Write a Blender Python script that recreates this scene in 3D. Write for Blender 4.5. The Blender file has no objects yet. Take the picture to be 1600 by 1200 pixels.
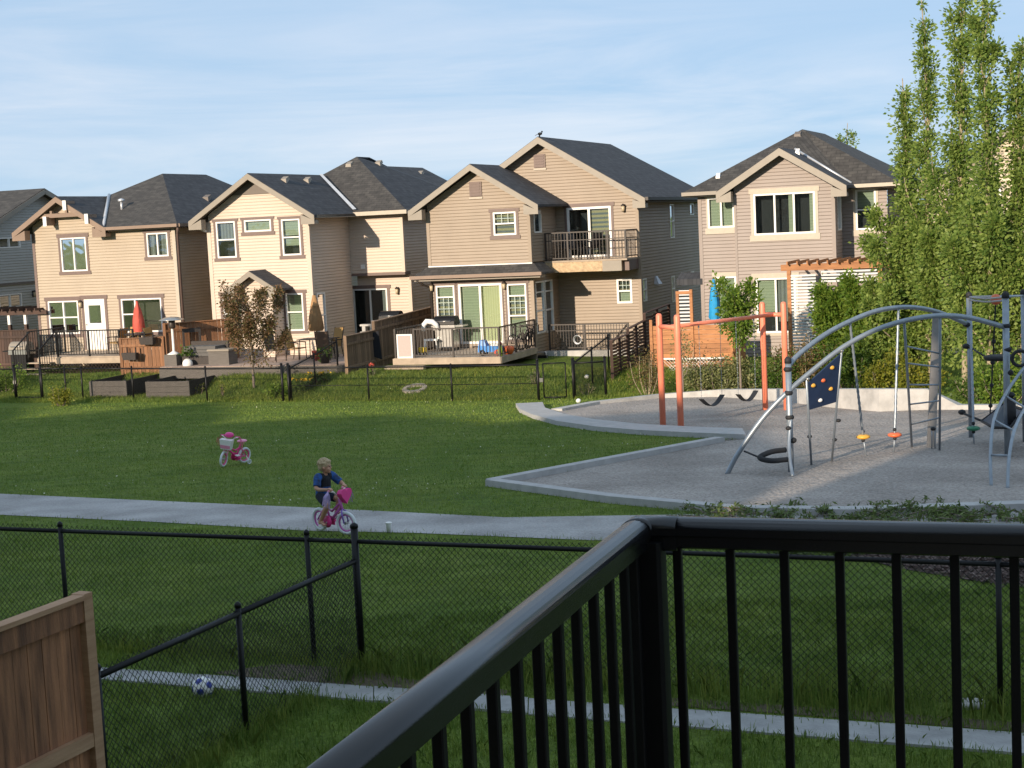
import bpy, bmesh, math, random
import numpy as np
from mathutils import Vector, Matrix
R_ = math.radians
random.seed(7)
SC = bpy.context.scene
COL = SC.collection

# ---------------------------------------------------------------- camera
F_PX = 2400.0; HOR = 350.0; ROLL = R_(2.75); EYE = 4.1
PITCH = math.atan((600 - HOR) * math.cos(ROLL) / F_PX)
fw = Vector((0, math.cos(PITCH), -math.sin(PITCH)))
u0_ = Vector((0, math.sin(PITCH), math.cos(PITCH)))
rt = Vector((1, 0, 0)) * math.cos(ROLL) - u0_ * math.sin(ROLL)
up = Vector((1, 0, 0)) * math.sin(ROLL) + u0_ * math.cos(ROLL)
cd = bpy.data.cameras.new('camera'); cam = bpy.data.objects.new('camera', cd); COL.objects.link(cam)
M = Matrix.Identity(4)
for i in range(3):
    M[i][0] = rt[i]; M[i][1] = up[i]; M[i][2] = -fw[i]
M[2][3] = EYE
cam.matrix_world = M
cd.sensor_fit = 'HORIZONTAL'; cd.sensor_width = 36.0; cd.lens = 36.0 * F_PX / 1600
cd.clip_start = 0.05; cd.clip_end = 6000
SC.camera = cam

# ---------------------------------------------------------------- sky, sun, exposure
SUN_EL = R_(14.5); SUN_AZ = R_(32)      # light travels towards +Y turned 32 deg to +X
W = bpy.data.worlds.new('World'); SC.world = W; W.use_nodes = True
nt = W.node_tree; nt.nodes.clear()
def wn(t, **k):
    n = nt.nodes.new(t)
    for a, b in k.items(): setattr(n, a, b)
    return n
sky = wn('ShaderNodeTexSky', sky_type='NISHITA', sun_disc=False)
sky.sun_elevation = SUN_EL; sky.sun_rotation = R_(180) + SUN_AZ
sky.altitude = 1200; sky.air_density = 1.0; sky.dust_density = 0.2; sky.ozone_density = 3.5
tc = wn('ShaderNodeTexCoord')
mp = wn('ShaderNodeMapping'); mp.inputs['Scale'].default_value = (1.0, 1.0, 9.0); mp.inputs['Rotation'].default_value = (0.0, R_(7), 0)
n1 = wn('ShaderNodeTexNoise'); n1.inputs['Scale'].default_value = 3.0; n1.inputs['Detail'].default_value = 9; n1.inputs['Roughness'].default_value = .62; n1.inputs['Distortion'].default_value = .5
mp2 = wn('ShaderNodeMapping'); mp2.inputs['Scale'].default_value = (.9, .9, 3.2); mp2.inputs['Location'].default_value = (.4, .1, .35)
n2 = wn('ShaderNodeTexNoise'); n2.inputs['Scale'].default_value = 1.7; n2.inputs['Detail'].default_value = 5; n2.inputs['Roughness'].default_value = .5
cr = wn('ShaderNodeValToRGB'); cr.color_ramp.elements[0].position = .36; cr.color_ramp.elements[1].position = .72
cr2 = wn('ShaderNodeValToRGB'); cr2.color_ramp.elements[0].position = .35; cr2.color_ramp.elements[1].position = .62
mul = wn('ShaderNodeMath', operation='MULTIPLY'); mul2 = wn('ShaderNodeMath', operation='MULTIPLY'); mul2.inputs[1].default_value = .95
veil = wn('ShaderNodeMix', data_type='RGBA'); veil.inputs['A'].default_value = (1.22, 1.66, 2.12, 1); veil.inputs['B'].default_value = (2.1, 2.2, 2.35, 1)
tint = wn('ShaderNodeMix', data_type='RGBA', blend_type='MULTIPLY'); tint.inputs['Factor'].default_value = 1; tint.inputs['B'].default_value = (.065, .135, .215, 1)
mx = wn('ShaderNodeMix', data_type='RGBA'); mx.inputs['Factor'].default_value = .82      # thin cirrus veil over the whole sky
bg = wn('ShaderNodeBackground'); bg.inputs['Strength'].default_value = 0.15
out = wn('ShaderNodeOutputWorld')
L = nt.links.new
L(tc.outputs['Generated'], mp.inputs['Vector']); L(mp.outputs[0], n1.inputs['Vector'])
L(tc.outputs['Generated'], mp2.inputs['Vector']); L(mp2.outputs[0], n2.inputs['Vector'])
L(n1.outputs['Fac'], cr.inputs[0]); L(n2.outputs['Fac'], cr2.inputs[0])
L(cr.outputs[0], mul.inputs[0]); L(cr2.outputs[0], mul.inputs[1]); L(mul.outputs[0], mul2.inputs[0])
L(mul2.outputs[0], veil.inputs['Factor']); L(veil.outputs['Result'], mx.inputs['B']); L(sky.outputs[0], tint.inputs['A']); L(tint.outputs['Result'], mx.inputs['A']); L(mx.outputs['Result'], bg.inputs['Color'])
L(bg.outputs[0], out.inputs[0])

sl = bpy.data.lights.new('sun', 'SUN'); sun = bpy.data.objects.new('sun', sl); COL.objects.link(sun)
sl.energy = 2.0; sl.angle = R_(0.6); sl.color = (1.0, .83, .64)
sd = Vector((math.sin(SUN_AZ) * math.cos(SUN_EL), math.cos(SUN_AZ) * math.cos(SUN_EL), -math.sin(SUN_EL)))
sun.rotation_euler = sd.to_track_quat('-Z', 'Y').to_euler(); sun.location = (-30, -50, 30)

SC.view_settings.view_transform = 'Standard'; SC.view_settings.look = 'None'
SC.view_settings.gamma = 1; SC.view_settings.use_curve_mapping = False
SC.view_settings.exposure = 1.55
SC.render.engine = 'CYCLES'

# ---------------------------------------------------------------- pixel <-> place
def ray(px, py):
    return fw + rt * ((px - 800) / F_PX) + up * ((600 - py) / F_PX)
def PY(px, py, Y):                       # point on the sight line at depth Y
    d = ray(px, py); t = Y / d.y; return Vector((d.x * t, Y, EYE + d.z * t))
def PZ(px, py, z):                       # point on the sight line at height z
    d = ray(px, py); t = (z - EYE) / d.z; return Vector((d.x * t, d.y * t, z))
TH = R_(21)                              # the street grid is turned 21 degrees
U = Vector((math.cos(TH), -math.sin(TH), 0)); V = Vector((math.sin(TH), math.cos(TH), 0))
RO = Vector((.66, 54.5, 0))
def row(u, v, z=0): return RO + U * u + V * v + Vector((0, 0, z))
def uv_of(x, y):
    d = Vector((x, y, 0)) - RO; return d.dot(U), d.dot(V)
def HV(px, py, v=0):                     # on a wall parallel to the street: (u, z)
    d = ray(px, py); t = (RO.dot(V) + v) / d.dot(V); p = d * t
    return (p - RO).dot(U), EYE + p.z
def HU(px, py, u):                       # on a wall across the street: (v, z)
    d = ray(px, py); t = (RO.dot(U) + u) / d.dot(U); p = d * t
    return (p - RO).dot(V), EYE + p.z
def sstep(a, b, x):
    t = np.clip((x - a) / (b - a), 0, 1); return t * t * (3 - 2 * t)
def terr(x, y):
    v = (x - RO.x) * V.x + (y - RO.y) * V.y
    z = -.049 * np.clip(y - 20.5, 0, 26.5)
    u = (x - RO.x) * U.x + (y - RO.y) * U.y
    k = 2.2 * sstep(3.5, 7.5, u)
    kl = 1 - sstep(-11.5, -8.5, u)
    z = z + .57 * sstep(-7.3 + k + 2.7 * kl, -4.0 + k * .6 + .45 * kl, v)
    z = z + .05 * np.sin(x * .9 + y * .35) * np.sin(y * .6 - x * .3) * sstep(-6.8 + k, -5.0 + k, v)
    return z
def G(px, py, dz=0.0):                   # where the sight line meets the ground
    d = ray(px, py); t = 2.0; s = .25
    while t < 400:
        p = d * t
        if EYE + p.z < float(terr(p.x, p.y)) + dz:
            if s < .003: break
            t -= s; s *= .25
        t += s
    return Vector((d.x * t, d.y * t, float(terr(d.x * t, d.y * t))))
def gz(x, y): return float(terr(x, y))

# ---------------------------------------------------------------- mesh helpers
class MB:
    def __init__(s): s.v = []; s.f = []; s.sm = []; s.mi = []; s.cur = 0
    def face(s, idx, smooth=False): s.f.append(tuple(idx)); s.sm.append(smooth); s.mi.append(s.cur)
    def poly(s, pts, smooth=False):
        n = len(s.v); s.v += [tuple(p) for p in pts]; s.face(range(n, n + len(pts)), smooth); return s
    def hexa(s, p):                      # 8 points: bottom 4 (ccw from above), top 4
        n = len(s.v); s.v += [tuple(q) for q in p]
        for f in ((3, 2, 1, 0), (4, 5, 6, 7), (0, 1, 5, 4), (1, 2, 6, 5), (2, 3, 7, 6), (3, 0, 4, 7)):
            s.face([n + i for i in f])
        return s
    def box(s, x0, y0, z0, x1, y1, z1):
        return s.hexa([(x0, y0, z0), (x1, y0, z0), (x1, y1, z0), (x0, y1, z0), (x0, y0, z1), (x1, y0, z1), (x1, y1, z1), (x0, y1, z1)])
    def beam(s, p, q, w, h, upv=(0, 0, 1)):
        p = Vector(p); q = Vector(q); d = (q - p).normalized(); upv = Vector(upv)
        if abs(d.dot(upv)) > .98: upv = Vector((0, 1, 0))
        a = d.cross(upv).normalized() * (w / 2); b = a.cross(d).normalized() * (h / 2)
        return s.hexa([p - a - b, p + a - b, q + a - b, q - a - b, p - a + b, p + a + b, q + a + b, q - a + b])
    def tube(s, pts, r, n=8, caps=True, closed=False, smooth=True):
        pts = [Vector(p) for p in pts]; m = len(pts)
        rs = r if isinstance(r, (list, tuple)) else [r] * m
        base = len(s.v); prev = None
        for i, p in enumerate(pts):
            if closed: d = pts[(i + 1) % m] - pts[i - 1]
            else: d = pts[min(i + 1, m - 1)] - pts[max(i - 1, 0)]
            if d.length < 1e-9: d = Vector((0, 0, 1))
            d.normalize()
            if prev is None:
                a = d.cross(Vector((0, 0, 1)))
                if a.length < .05: a = d.cross(Vector((0, 1, 0)))
            else: a = prev - d * prev.dot(d)
            a.normalize(); prev = a; b = d.cross(a)
            for k in range(n):
                t = 2 * math.pi * k / n
                s.v.append(tuple(p + (a * math.cos(t) + b * math.sin(t)) * rs[i]))
        for i in range(m if closed else m - 1):
            j = (i + 1) % m
            for k in range(n):
                l = (k + 1) % n
                s.face((base + i * n + k, base + i * n + l, base + j * n + l, base + j * n + k), smooth)
        if caps and not closed:
            s.face([base + k for k in range(n)][::-1]); s.face([base + (m - 1) * n + k for k in range(n)])
        return s
    def ring(s, c, axis, Rr, r, n=24, k=8, arc=None):
        c = Vector(c); ax = Vector(axis).normalized()
        a = ax.cross(Vector((0, 0, 1)));
        if a.length < .1: a = ax.cross(Vector((1, 0, 0)))
        a.normalize(); b = ax.cross(a)
        pts = [c + (a * math.cos(2 * math.pi * i / n) + b * math.sin(2 * math.pi * i / n)) * Rr for i in range(n)]
        return s.tube(pts, r, k, closed=True)
    def lathe(s, prof, n=16, c=(0, 0, 0), smooth=True, sx=1, sy=1):
        base = len(s.v); c = Vector(c)
        for (r, z) in prof:
            for k in range(n):
                t = 2 * math.pi * k / n
                s.v.append((c.x + r * sx * math.cos(t), c.y + r * sy * math.sin(t), c.z + z))
        for i in range(len(prof) - 1):
            for k in range(n):
                l = (k + 1) % n
                s.face((base + i * n + k, base + i * n + l, base + (i + 1) * n + l, base + (i + 1) * n + k), smooth)
        s.face([base + k for k in range(n)][::-1]); s.face([base + (len(prof) - 1) * n + k for k in range(n)])
        return s
    def ball(s, c, r, n=12, m=8, sx=1, sy=1, sz=1):
        prof = [(max(1e-4, r * math.sin(math.pi * i / m)), -r * sz * math.cos(math.pi * i / m)) for i in range(m + 1)]
        return s.lathe(prof, n, c, True, sx, sy)
    def mat(s, i): s.cur = i; return s
    def mesh(s, name, mats, inv=None):
        me = bpy.data.meshes.new(name)
        vs = s.v if inv is None else [tuple(inv @ Vector(p)) for p in s.v]
        me.from_pydata(vs, [], s.f)
        for m in (mats if isinstance(mats, (list, tuple)) else [mats]): me.materials.append(m)
        me.polygons.foreach_set('use_smooth', s.sm); me.polygons.foreach_set('material_index', s.mi)
        me.update(); return me
    def build(s, name, mats, parent=None, world=False, stuff=False):
        inv = parent_matrix(parent).inverted() if (world and parent is not None) else None
        o = bpy.data.objects.new(name, s.mesh(name, mats, inv)); COL.objects.link(o)
        if parent is not None: o.parent = parent
        if stuff: o['kind'] = 'stuff'
        return o
def parent_matrix(p):
    m = Matrix.Identity(4)
    while p is not None:
        m = Matrix.LocRotScale(p.location, p.rotation_euler, p.scale) @ m; p = p.parent
    return m
def tag(o, label, cat, group=None):
    o['label'] = label; o['category'] = cat
    if group: o['group'] = group
    return o
def thing(name, label, cat, loc=(0, 0, 0), rz=0.0, group=None):
    o = bpy.data.objects.new(name, None); COL.objects.link(o); o.empty_display_size = .2
    o.location = loc; o.rotation_euler = (0, 0, rz); return tag(o, label, cat, group)
def structure(o): o['kind'] = 'structure'; return o
def share(o, name, parent, loc=(0, 0, 0), rot=(0, 0, 0), scale=(1, 1, 1)):
    c = o.copy(); c.name = name; COL.objects.link(c); c.parent = parent; c.location = loc; c.rotation_euler = rot; c.scale = scale; return c
def copy_tree(o, parent=None):
    c = o.copy(); COL.objects.link(c); c.parent = parent
    for ch in list(o.children): copy_tree(ch, c)
    return c

# ---------------------------------------------------------------- materials
MATS = {}
def mat(name, col, rough=.6, var=.0, scale=6.0, bump=0.0, bscale=None, metal=0.0, col2=None, spec=.5, stretch=None, coords='Object', detail=6, coat=0, objvar=0):
    m = bpy.data.materials.new(name); m.use_nodes = True; t = m.node_tree; b = t.nodes['Principled BSDF']
    b.inputs['Roughness'].default_value = rough; b.inputs['Metallic'].default_value = metal
    b.inputs['Specular IOR Level'].default_value = spec; b.inputs['Coat Weight'].default_value = coat
    c = (*col, 1); b.inputs['Base Color'].default_value = c
    if var or bump or col2:
        tc = t.nodes.new('ShaderNodeTexCoord'); mpn = t.nodes.new('ShaderNodeMapping')
        if stretch: mpn.inputs['Scale'].default_value = stretch
        t.links.new(tc.outputs[coords], mpn.inputs[0])
        n = t.nodes.new('ShaderNodeTexNoise'); n.inputs['Scale'].default_value = scale; n.inputs['Detail'].default_value = detail; n.inputs['Roughness'].default_value = .6
        t.links.new(mpn.outputs[0], n.inputs['Vector'])
        if var or col2:
            rp = t.nodes.new('ShaderNodeValToRGB'); rp.color_ramp.elements[0].position = .3; rp.color_ramp.elements[1].position = .72
            a = col2 if col2 else tuple(x * (1 - var) for x in col)
            bb = col if col2 else tuple(min(1, x * (1 + var)) for x in col)
            rp.color_ramp.elements[0].color = (*a, 1); rp.color_ramp.elements[1].color = (*bb, 1)
            t.links.new(n.outputs['Fac'], rp.inputs[0]); t.links.new(rp.outputs[0], b.inputs['Base Color'])
        if bump:
            n2 = t.nodes.new('ShaderNodeTexNoise'); n2.inputs['Scale'].default_value = bscale or scale * 4; n2.inputs['Detail'].default_value = 4
            t.links.new(mpn.outputs[0], n2.inputs['Vector'])
            bm = t.nodes.new('ShaderNodeBump'); bm.inputs['Strength'].default_value = bump; bm.inputs['Distance'].default_value = .02
            t.links.new(n2.outputs['Fac'], bm.inputs['Height']); t.links.new(bm.outputs[0], b.inputs['Normal'])
    if objvar:
        oi = t.nodes.new('ShaderNodeObjectInfo'); mr = t.nodes.new('ShaderNodeMapRange'); mr.inputs['To Min'].default_value = 1 - objvar; mr.inputs['To Max'].default_value = 1 + objvar
        t.links.new(oi.outputs['Random'], mr.inputs['Value']); hs = t.nodes.new('ShaderNodeHueSaturation'); t.links.new(mr.outputs[0], hs.inputs['Value'])
        ln = b.inputs['Base Color'].links
        if ln: t.links.new(ln[0].from_socket, hs.inputs['Color'])
        else: hs.inputs['Color'].default_value = c
        t.links.new(hs.outputs[0], b.inputs['Base Color'])
    MATS[name] = m; return m
def leafmat(name, col, col2, trans=.35, rough=.5, patch=0):
    m = bpy.data.materials.new(name); m.use_nodes = True; t = m.node_tree; b = t.nodes['Principled BSDF']
    g = t.nodes.new('ShaderNodeNewGeometry'); rp = t.nodes.new('ShaderNodeValToRGB')
    rp.color_ramp.elements[0].color = (*col, 1); rp.color_ramp.elements[1].color = (*col2, 1)
    t.links.new(g.outputs['Random Per Island'], rp.inputs[0]); t.links.new(rp.outputs[0], b.inputs['Base Color'])
    if patch:
        tcn = t.nodes.new('ShaderNodeTexCoord'); pn = t.nodes.new('ShaderNodeTexNoise'); pn.inputs['Scale'].default_value = patch; pmap = t.nodes.new('ShaderNodeMapping'); pmap.inputs['Scale'].default_value = (.38, 1, 1); pn.inputs['Detail'].default_value = 5; pn.inputs['Roughness'].default_value = .65
        pr = t.nodes.new('ShaderNodeValToRGB'); pr.color_ramp.elements[0].position = .32; pr.color_ramp.elements[0].color = (.62, .74, .70, 1); pr.color_ramp.elements[1].position = .72; pr.color_ramp.elements[1].color = (1.45, 1.22, .95, 1)
        pm = t.nodes.new('ShaderNodeMix'); pm.data_type = 'RGBA'; pm.blend_type = 'MULTIPLY'; pm.inputs['Factor'].default_value = 1
        t.links.new(tcn.outputs['Object'], pmap.inputs[0]); t.links.new(pmap.outputs[0], pn.inputs['Vector']); t.links.new(pn.outputs['Fac'], pr.inputs[0]); t.links.new(rp.outputs[0], pm.inputs['A']); t.links.new(pr.outputs[0], pm.inputs['B']); t.links.new(pm.outputs['Result'], b.inputs['Base Color'])
    b.inputs['Roughness'].default_value = rough; b.inputs['Specular IOR Level'].default_value = .3
    tr = t.nodes.new('ShaderNodeBsdfTranslucent'); mxs = t.nodes.new('ShaderNodeMixShader'); mxs.inputs[0].default_value = trans
    t.links.new(rp.outputs[0], tr.inputs[0]); t.links.new(b.outputs[0], mxs.inputs[1]); t.links.new(tr.outputs[0], mxs.inputs[2])
    t.links.new(mxs.outputs[0], t.nodes['Material Output'].inputs[0]); MATS[name] = m; return m
def shinglemat(name, a, b_):
    m = bpy.data.materials.new(name); m.use_nodes = True; t = m.node_tree; b = t.nodes['Principled BSDF']
    tc = t.nodes.new('ShaderNodeTexCoord'); br = t.nodes.new('ShaderNodeTexBrick')
    br.inputs['Scale'].default_value = 1; br.inputs['Brick Width'].default_value = .32; br.inputs['Row Height'].default_value = .15; br.inputs['Mortar Size'].default_value = .012
    br.inputs['Color1'].default_value = (*a, 1); br.inputs['Color2'].default_value = (*b_, 1); br.inputs['Mortar'].default_value = (a[0] * .7, a[1] * .7, a[2] * .7, 1)
    br.inputs['Bias'].default_value = -.1
    t.links.new(tc.outputs['UV'], br.inputs['Vector'])
    n = t.nodes.new('ShaderNodeTexNoise'); n.inputs['Scale'].default_value = 3.5; n.inputs['Detail'].default_value = 6; t.links.new(tc.outputs['UV'], n.inputs['Vector'])
    mm = t.nodes.new('ShaderNodeMix'); mm.data_type = 'RGBA'; mm.blend_type = 'MULTIPLY'; mm.inputs['Factor'].default_value = .65
    rp = t.nodes.new('ShaderNodeValToRGB'); rp.color_ramp.elements[0].position = .3; rp.color_ramp.elements[0].color = (.45, .45, .45, 1); rp.color_ramp.elements[1].position = .7; rp.color_ramp.elements[1].color = (1.25, 1.22, 1.2, 1)
    t.links.new(n.outputs['Fac'], rp.inputs[0]); t.links.new(br.outputs['Color'], mm.inputs['A']); t.links.new(rp.outputs[0], mm.inputs['B'])
    t.links.new(mm.outputs['Result'], b.inputs['Base Color']); b.inputs['Roughness'].default_value = .9
    bm = t.nodes.new('ShaderNodeBump'); bm.inputs['Strength'].default_value = .6; bm.inputs['Distance'].default_value = .03
    t.links.new(br.outputs['Color'], bm.inputs['Height']); t.links.new(bm.outputs[0], b.inputs['Normal']); MATS[name] = m; return m
def glassmat(name, tint=(.85, .9, .9), refl=1.0):
    m = bpy.data.materials.new(name); m.use_nodes = True; t = m.node_tree; t.nodes.remove(t.nodes['Principled BSDF'])
    fr = t.nodes.new('ShaderNodeFresnel'); fr.inputs['IOR'].default_value = 1.7
    tr = t.nodes.new('ShaderNodeBsdfTransparent'); tr.inputs[0].default_value = (*tint, 1)
    gl = t.nodes.new('ShaderNodeBsdfGlossy'); gl.inputs['Roughness'].default_value = .03
    n = t.nodes.new('ShaderNodeTexNoise'); n.inputs['Scale'].default_value = 1.3; bm = t.nodes.new('ShaderNodeBump'); bm.inputs['Strength'].default_value = .06; bm.inputs['Distance'].default_value = .1
    tc = t.nodes.new('ShaderNodeTexCoord'); t.links.new(tc.outputs['Object'], n.inputs['Vector']); t.links.new(n.outputs['Fac'], bm.inputs['Height']); t.links.new(bm.outputs[0], gl.inputs['Normal'])
    mxs = t.nodes.new('ShaderNodeMixShader'); t.links.new(fr.outputs[0], mxs.inputs[0]); t.links.new(tr.outputs[0], mxs.inputs[1]); t.links.new(gl.outputs[0], mxs.inputs[2])
    t.links.new(mxs.outputs[0], t.nodes['Material Output'].inputs[0]); MATS[name] = m; return m
def stripemat(name, a, b_, per=.05, axis=2, rough=.7):
    m = bpy.data.materials.new(name); m.use_nodes = True; t = m.node_tree; b = t.nodes['Principled BSDF']
    tc = t.nodes.new('ShaderNodeTexCoord'); w = t.nodes.new('ShaderNodeTexWave'); w.bands_direction = 'XYZ'[axis]; w.inputs['Scale'].default_value = 1 / per / 3.18; w.inputs['Distortion'].default_value = .3
    t.links.new(tc.outputs['Object'], w.inputs['Vector']); rp = t.nodes.new('ShaderNodeValToRGB'); rp.color_ramp.elements[0].color = (*a, 1); rp.color_ramp.elements[1].color = (*b_, 1)
    t.links.new(w.outputs['Fac'], rp.inputs[0]); t.links.new(rp.outputs[0], b.inputs['Base Color']); b.inputs['Roughness'].default_value = rough; MATS[name] = m; return m

m_side1 = mat('siding_tan', (.43, .352, .265), .55, .08, .9)
m_side2 = mat('siding_cream', (.58, .475, .385), .55, .06, .9)
m_side3 = mat('siding_brown', (.305, .24, .178), .55, .08, .9)
m_side4 = mat('siding_taupe', (.28, .232, .206), .55, .08, .9)
m_side0 = mat('siding_grey', (.42, .42, .40), .55, .04, 1.5)
m_side5 = mat('siding_beige', (.60, .50, .37), .55, .04, 1.5)
m_trim = mat('trim_brown', (.165, .115, .10), .55, .1, 8)
m_trim4 = mat('trim_sand', (.47, .41, .33), .55, .06, 8)
m_fascia = mat('fascia_taupe', (.27, .235, .19), .5, .08, 3)
m_fascia1 = mat('fascia_brown', (.24, .165, .12), .5, .08, 3)
m_soffit = mat('soffit_metal', (.16, .135, .115), .6, .06, 4)
m_white = mat('white_vinyl', (.80, .79, .76), .35, .02, 5)
m_flash = mat('galvanised_flashing', (.55, .57, .60), .4, .1, 6, metal=.4)
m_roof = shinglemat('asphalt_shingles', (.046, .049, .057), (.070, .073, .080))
m_roof2 = shinglemat('warm_shingles', (.055, .052, .049), (.085, .080, .073))  # paler and warmer tone, mostly used on front slopes
m_glass = glassmat('window_glass')
m_dark = mat('dark_room', (.022, .022, .024), .8, .2, 2)
m_room = mat('dim_room', (.09, .075, .06), .8, .3, 1.2)
m_blindg = stripemat('green_grey_blind', (.34, .37, .26), (.42, .45, .32), .10)
m_blindy = stripemat('pale_yellow_blind', (.58, .56, .33), (.68, .65, .42), .09, 0)
m_blindw = stripemat('slat_blind_reflection', (.14, .17, .20), (.46, .40, .22), .16)  # blind slats with the glass's yellow and blue reflections put into the colour
m_curt = stripemat('grey_curtain', (.16, .16, .15), (.30, .30, .28), .14, 0)
m_concrete = mat('concrete', (.42, .41, .40), .85, .14, 4, .25, 40)
m_concw = mat('old_concrete', (.46, .45, .43), .85, .22, 2.5, .3, 30)
m_black = mat('black_powder_coat', (.007, .007, .008), .45, .1, 10, spec=.3)
m_blackgloss = mat('black_rail_coat', (.005, .005, .007), .27, .3, 18, .05, 260, spec=.55)
m_blackmatt = mat('black_spindle_coat', (.005, .005, .006), .5, .2, 18, spec=.22)
m_bronze = mat('bronze_rail', (.045, .035, .03), .5, .1, 10)
m_galv = mat('galvanised_steel', (.30, .34, .38), .42, .14, 7, metal=.55)
m_coral = mat('coral_paint', (.86, .25, .145), .42, .08, 3, .03, 40)
m_rubber = mat('black_rubber', (.018, .018, .02), .7, .1, 10)
m_navy = mat('navy_plastic', (.018, .035, .085), .45, .1, 5)
m_yell = mat('yellow_plastic', (.70, .37, .05), .4, .06, 5)
m_oran = mat('orange_plastic', (.72, .15, .05), .4, .06, 5)
m_gren = mat('green_plastic', (.03, .20, .10), .4, .06, 5)
m_cedar = mat('cedar_boards', (.33, .155, .07), .7, 0, 2.2, .35, 26, col2=(.16, .075, .035), stretch=(6, 6, .55), objvar=.22)
m_cedaro = mat('orange_cedar', (.50, .225, .085), .65, 0, 2.2, .25, 26, col2=(.30, .12, .045), stretch=(1, 6, 6), objvar=.14)
m_greyw = mat('weathered_fence', (.30, .20, .125), .8, 0, 2.5, .35, 26, col2=(.13, .088, .06), stretch=(6, 6, .5), objvar=.3)
m_nearw = mat('near_cedar', (.48, .215, .10), .75, 0, 1.6, .5, 30, col2=(.13, .058, .030), stretch=(9, 9, .8), objvar=.2)
m_nearr = mat('near_cedar_rail', (.48, .295, .17), .75, 0, 2.2, .4, 40, col2=(.31, .165, .085), stretch=(.6, .6, 8))
m_deckw = mat('deck_boards', (.40, .32, .24), .75, .2, 3, .2, 30, objvar=.12)
m_darkw = mat('dark_brown_fence', (.065, .034, .024), .7, .25, 5, objvar=.3)
m_patio = mat('patio_pavers', (.36, .27, .22), .85, .25, 7, .3, 20, objvar=.18)
m_planter = mat('planter_grey', (.125, .112, .10), .75, .18, 4, .2, 20, stretch=(1, 1, 7))
m_plantershade = mat('planter_shade', (.02, .018, .018), .85, .2, 5)  # shade on the long sides and inside, painted in as near-black
m_wicker = mat('dark_wicker', (.05, .042, .038), .75, .3, 25, .3, 60)
m_cush = mat('grey_cushion', (.12, .115, .11), .9, .1, 10)
m_sling = mat('tan_sling', (.42, .25, .085), .75, .1, 12)
m_slingd = mat('brown_sling', (.12, .075, .05), .75, .1, 12)
m_steel = mat('stainless', (.45, .44, .42), .3, .1, 8, metal=.8)
m_red = mat('red_canvas', (.60, .105, .075), .8, .12, 8)
m_tan = mat('tan_canvas', (.36, .20, .085), .8, .15, 8)
m_blue = mat('blue_canvas', (.02, .30, .60), .75, .12, 8)
m_osb = mat('osb_board', (.50, .36, .22), .8, .35, 9, .1, 30, detail=8)
m_bark = mat('poplar_bark', (.34, .28, .19), .85, .3, 8, .4, 30)
m_bark2 = mat('grey_bark', (.20, .16, .13), .85, .3, 8, .4, 30)
m_mulch = mat('mulch', (.105, .070, .060), .95, .5, 22, .9, 60)
m_soil = mat('dry_thatch', (.10, .078, .05), .95, .4, 14, .6, 60)
m_stone = mat('beige_stone', (.33, .29, .235), .85, .2, 6, .3, 30)
m_pink = mat('hot_pink', (.75, .045, .26), .4, .06, 8)
m_lpink = mat('light_pink', (.80, .30, .45), .4, .06, 8)
m_orchid = mat('orchid_paint', (.52, .13, .42), .35, .06, 8)
m_swale = mat('swale_concrete', (.33, .33, .325), .85, .25, 3, .3, 40)
m_lilac = mat('lilac_foil', (.42, .33, .58), .35, .2, 30)
m_purple = mat('purple_paint', (.22, .12, .50), .35, .06, 8)
m_tyre = mat('white_tyre', (.66, .70, .72), .6, .05, 8)
m_skin = mat('skin', (.50, .27, .175), .55, .06, 12)
m_hair = mat('blond_hair', (.60, .47, .29), .6, 0, 12, .6, 50, col2=(.40, .28, .15), stretch=(3, 3, 1))
m_shirt = mat('patterned_shirt', (.012, .016, .03), .8, 0, 16, col2=(.015, .11, .40), detail=3)
m_shirtd = mat('black_shirt_panel', (.010, .011, .016), .85, .1, 10)
m_short = mat('navy_shorts', (.012, .016, .035), .85, .1, 10)
m_eye = mat('eye_dark', (.02, .015, .012), .3)
m_lip = mat('lip', (.42, .16, .12), .5)
m_toyblue = mat('toy_blue', (.02, .22, .62), .4, .05, 6)
m_toyyel = mat('toy_yellow', (.80, .55, .04), .4, .05, 6)
m_lime = mat('toy_lime', (.45, .65, .05), .4, .05, 6)
m_ballb = mat('ball_blue', (.03, .05, .30), .4, .05, 6)
m_slatw = mat('pale_slats', (.60, .62, .62), .6, .08, 6)
m_lamp = mat('lantern_glass', (.55, .45, .30), .3, .1, 20)
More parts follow.
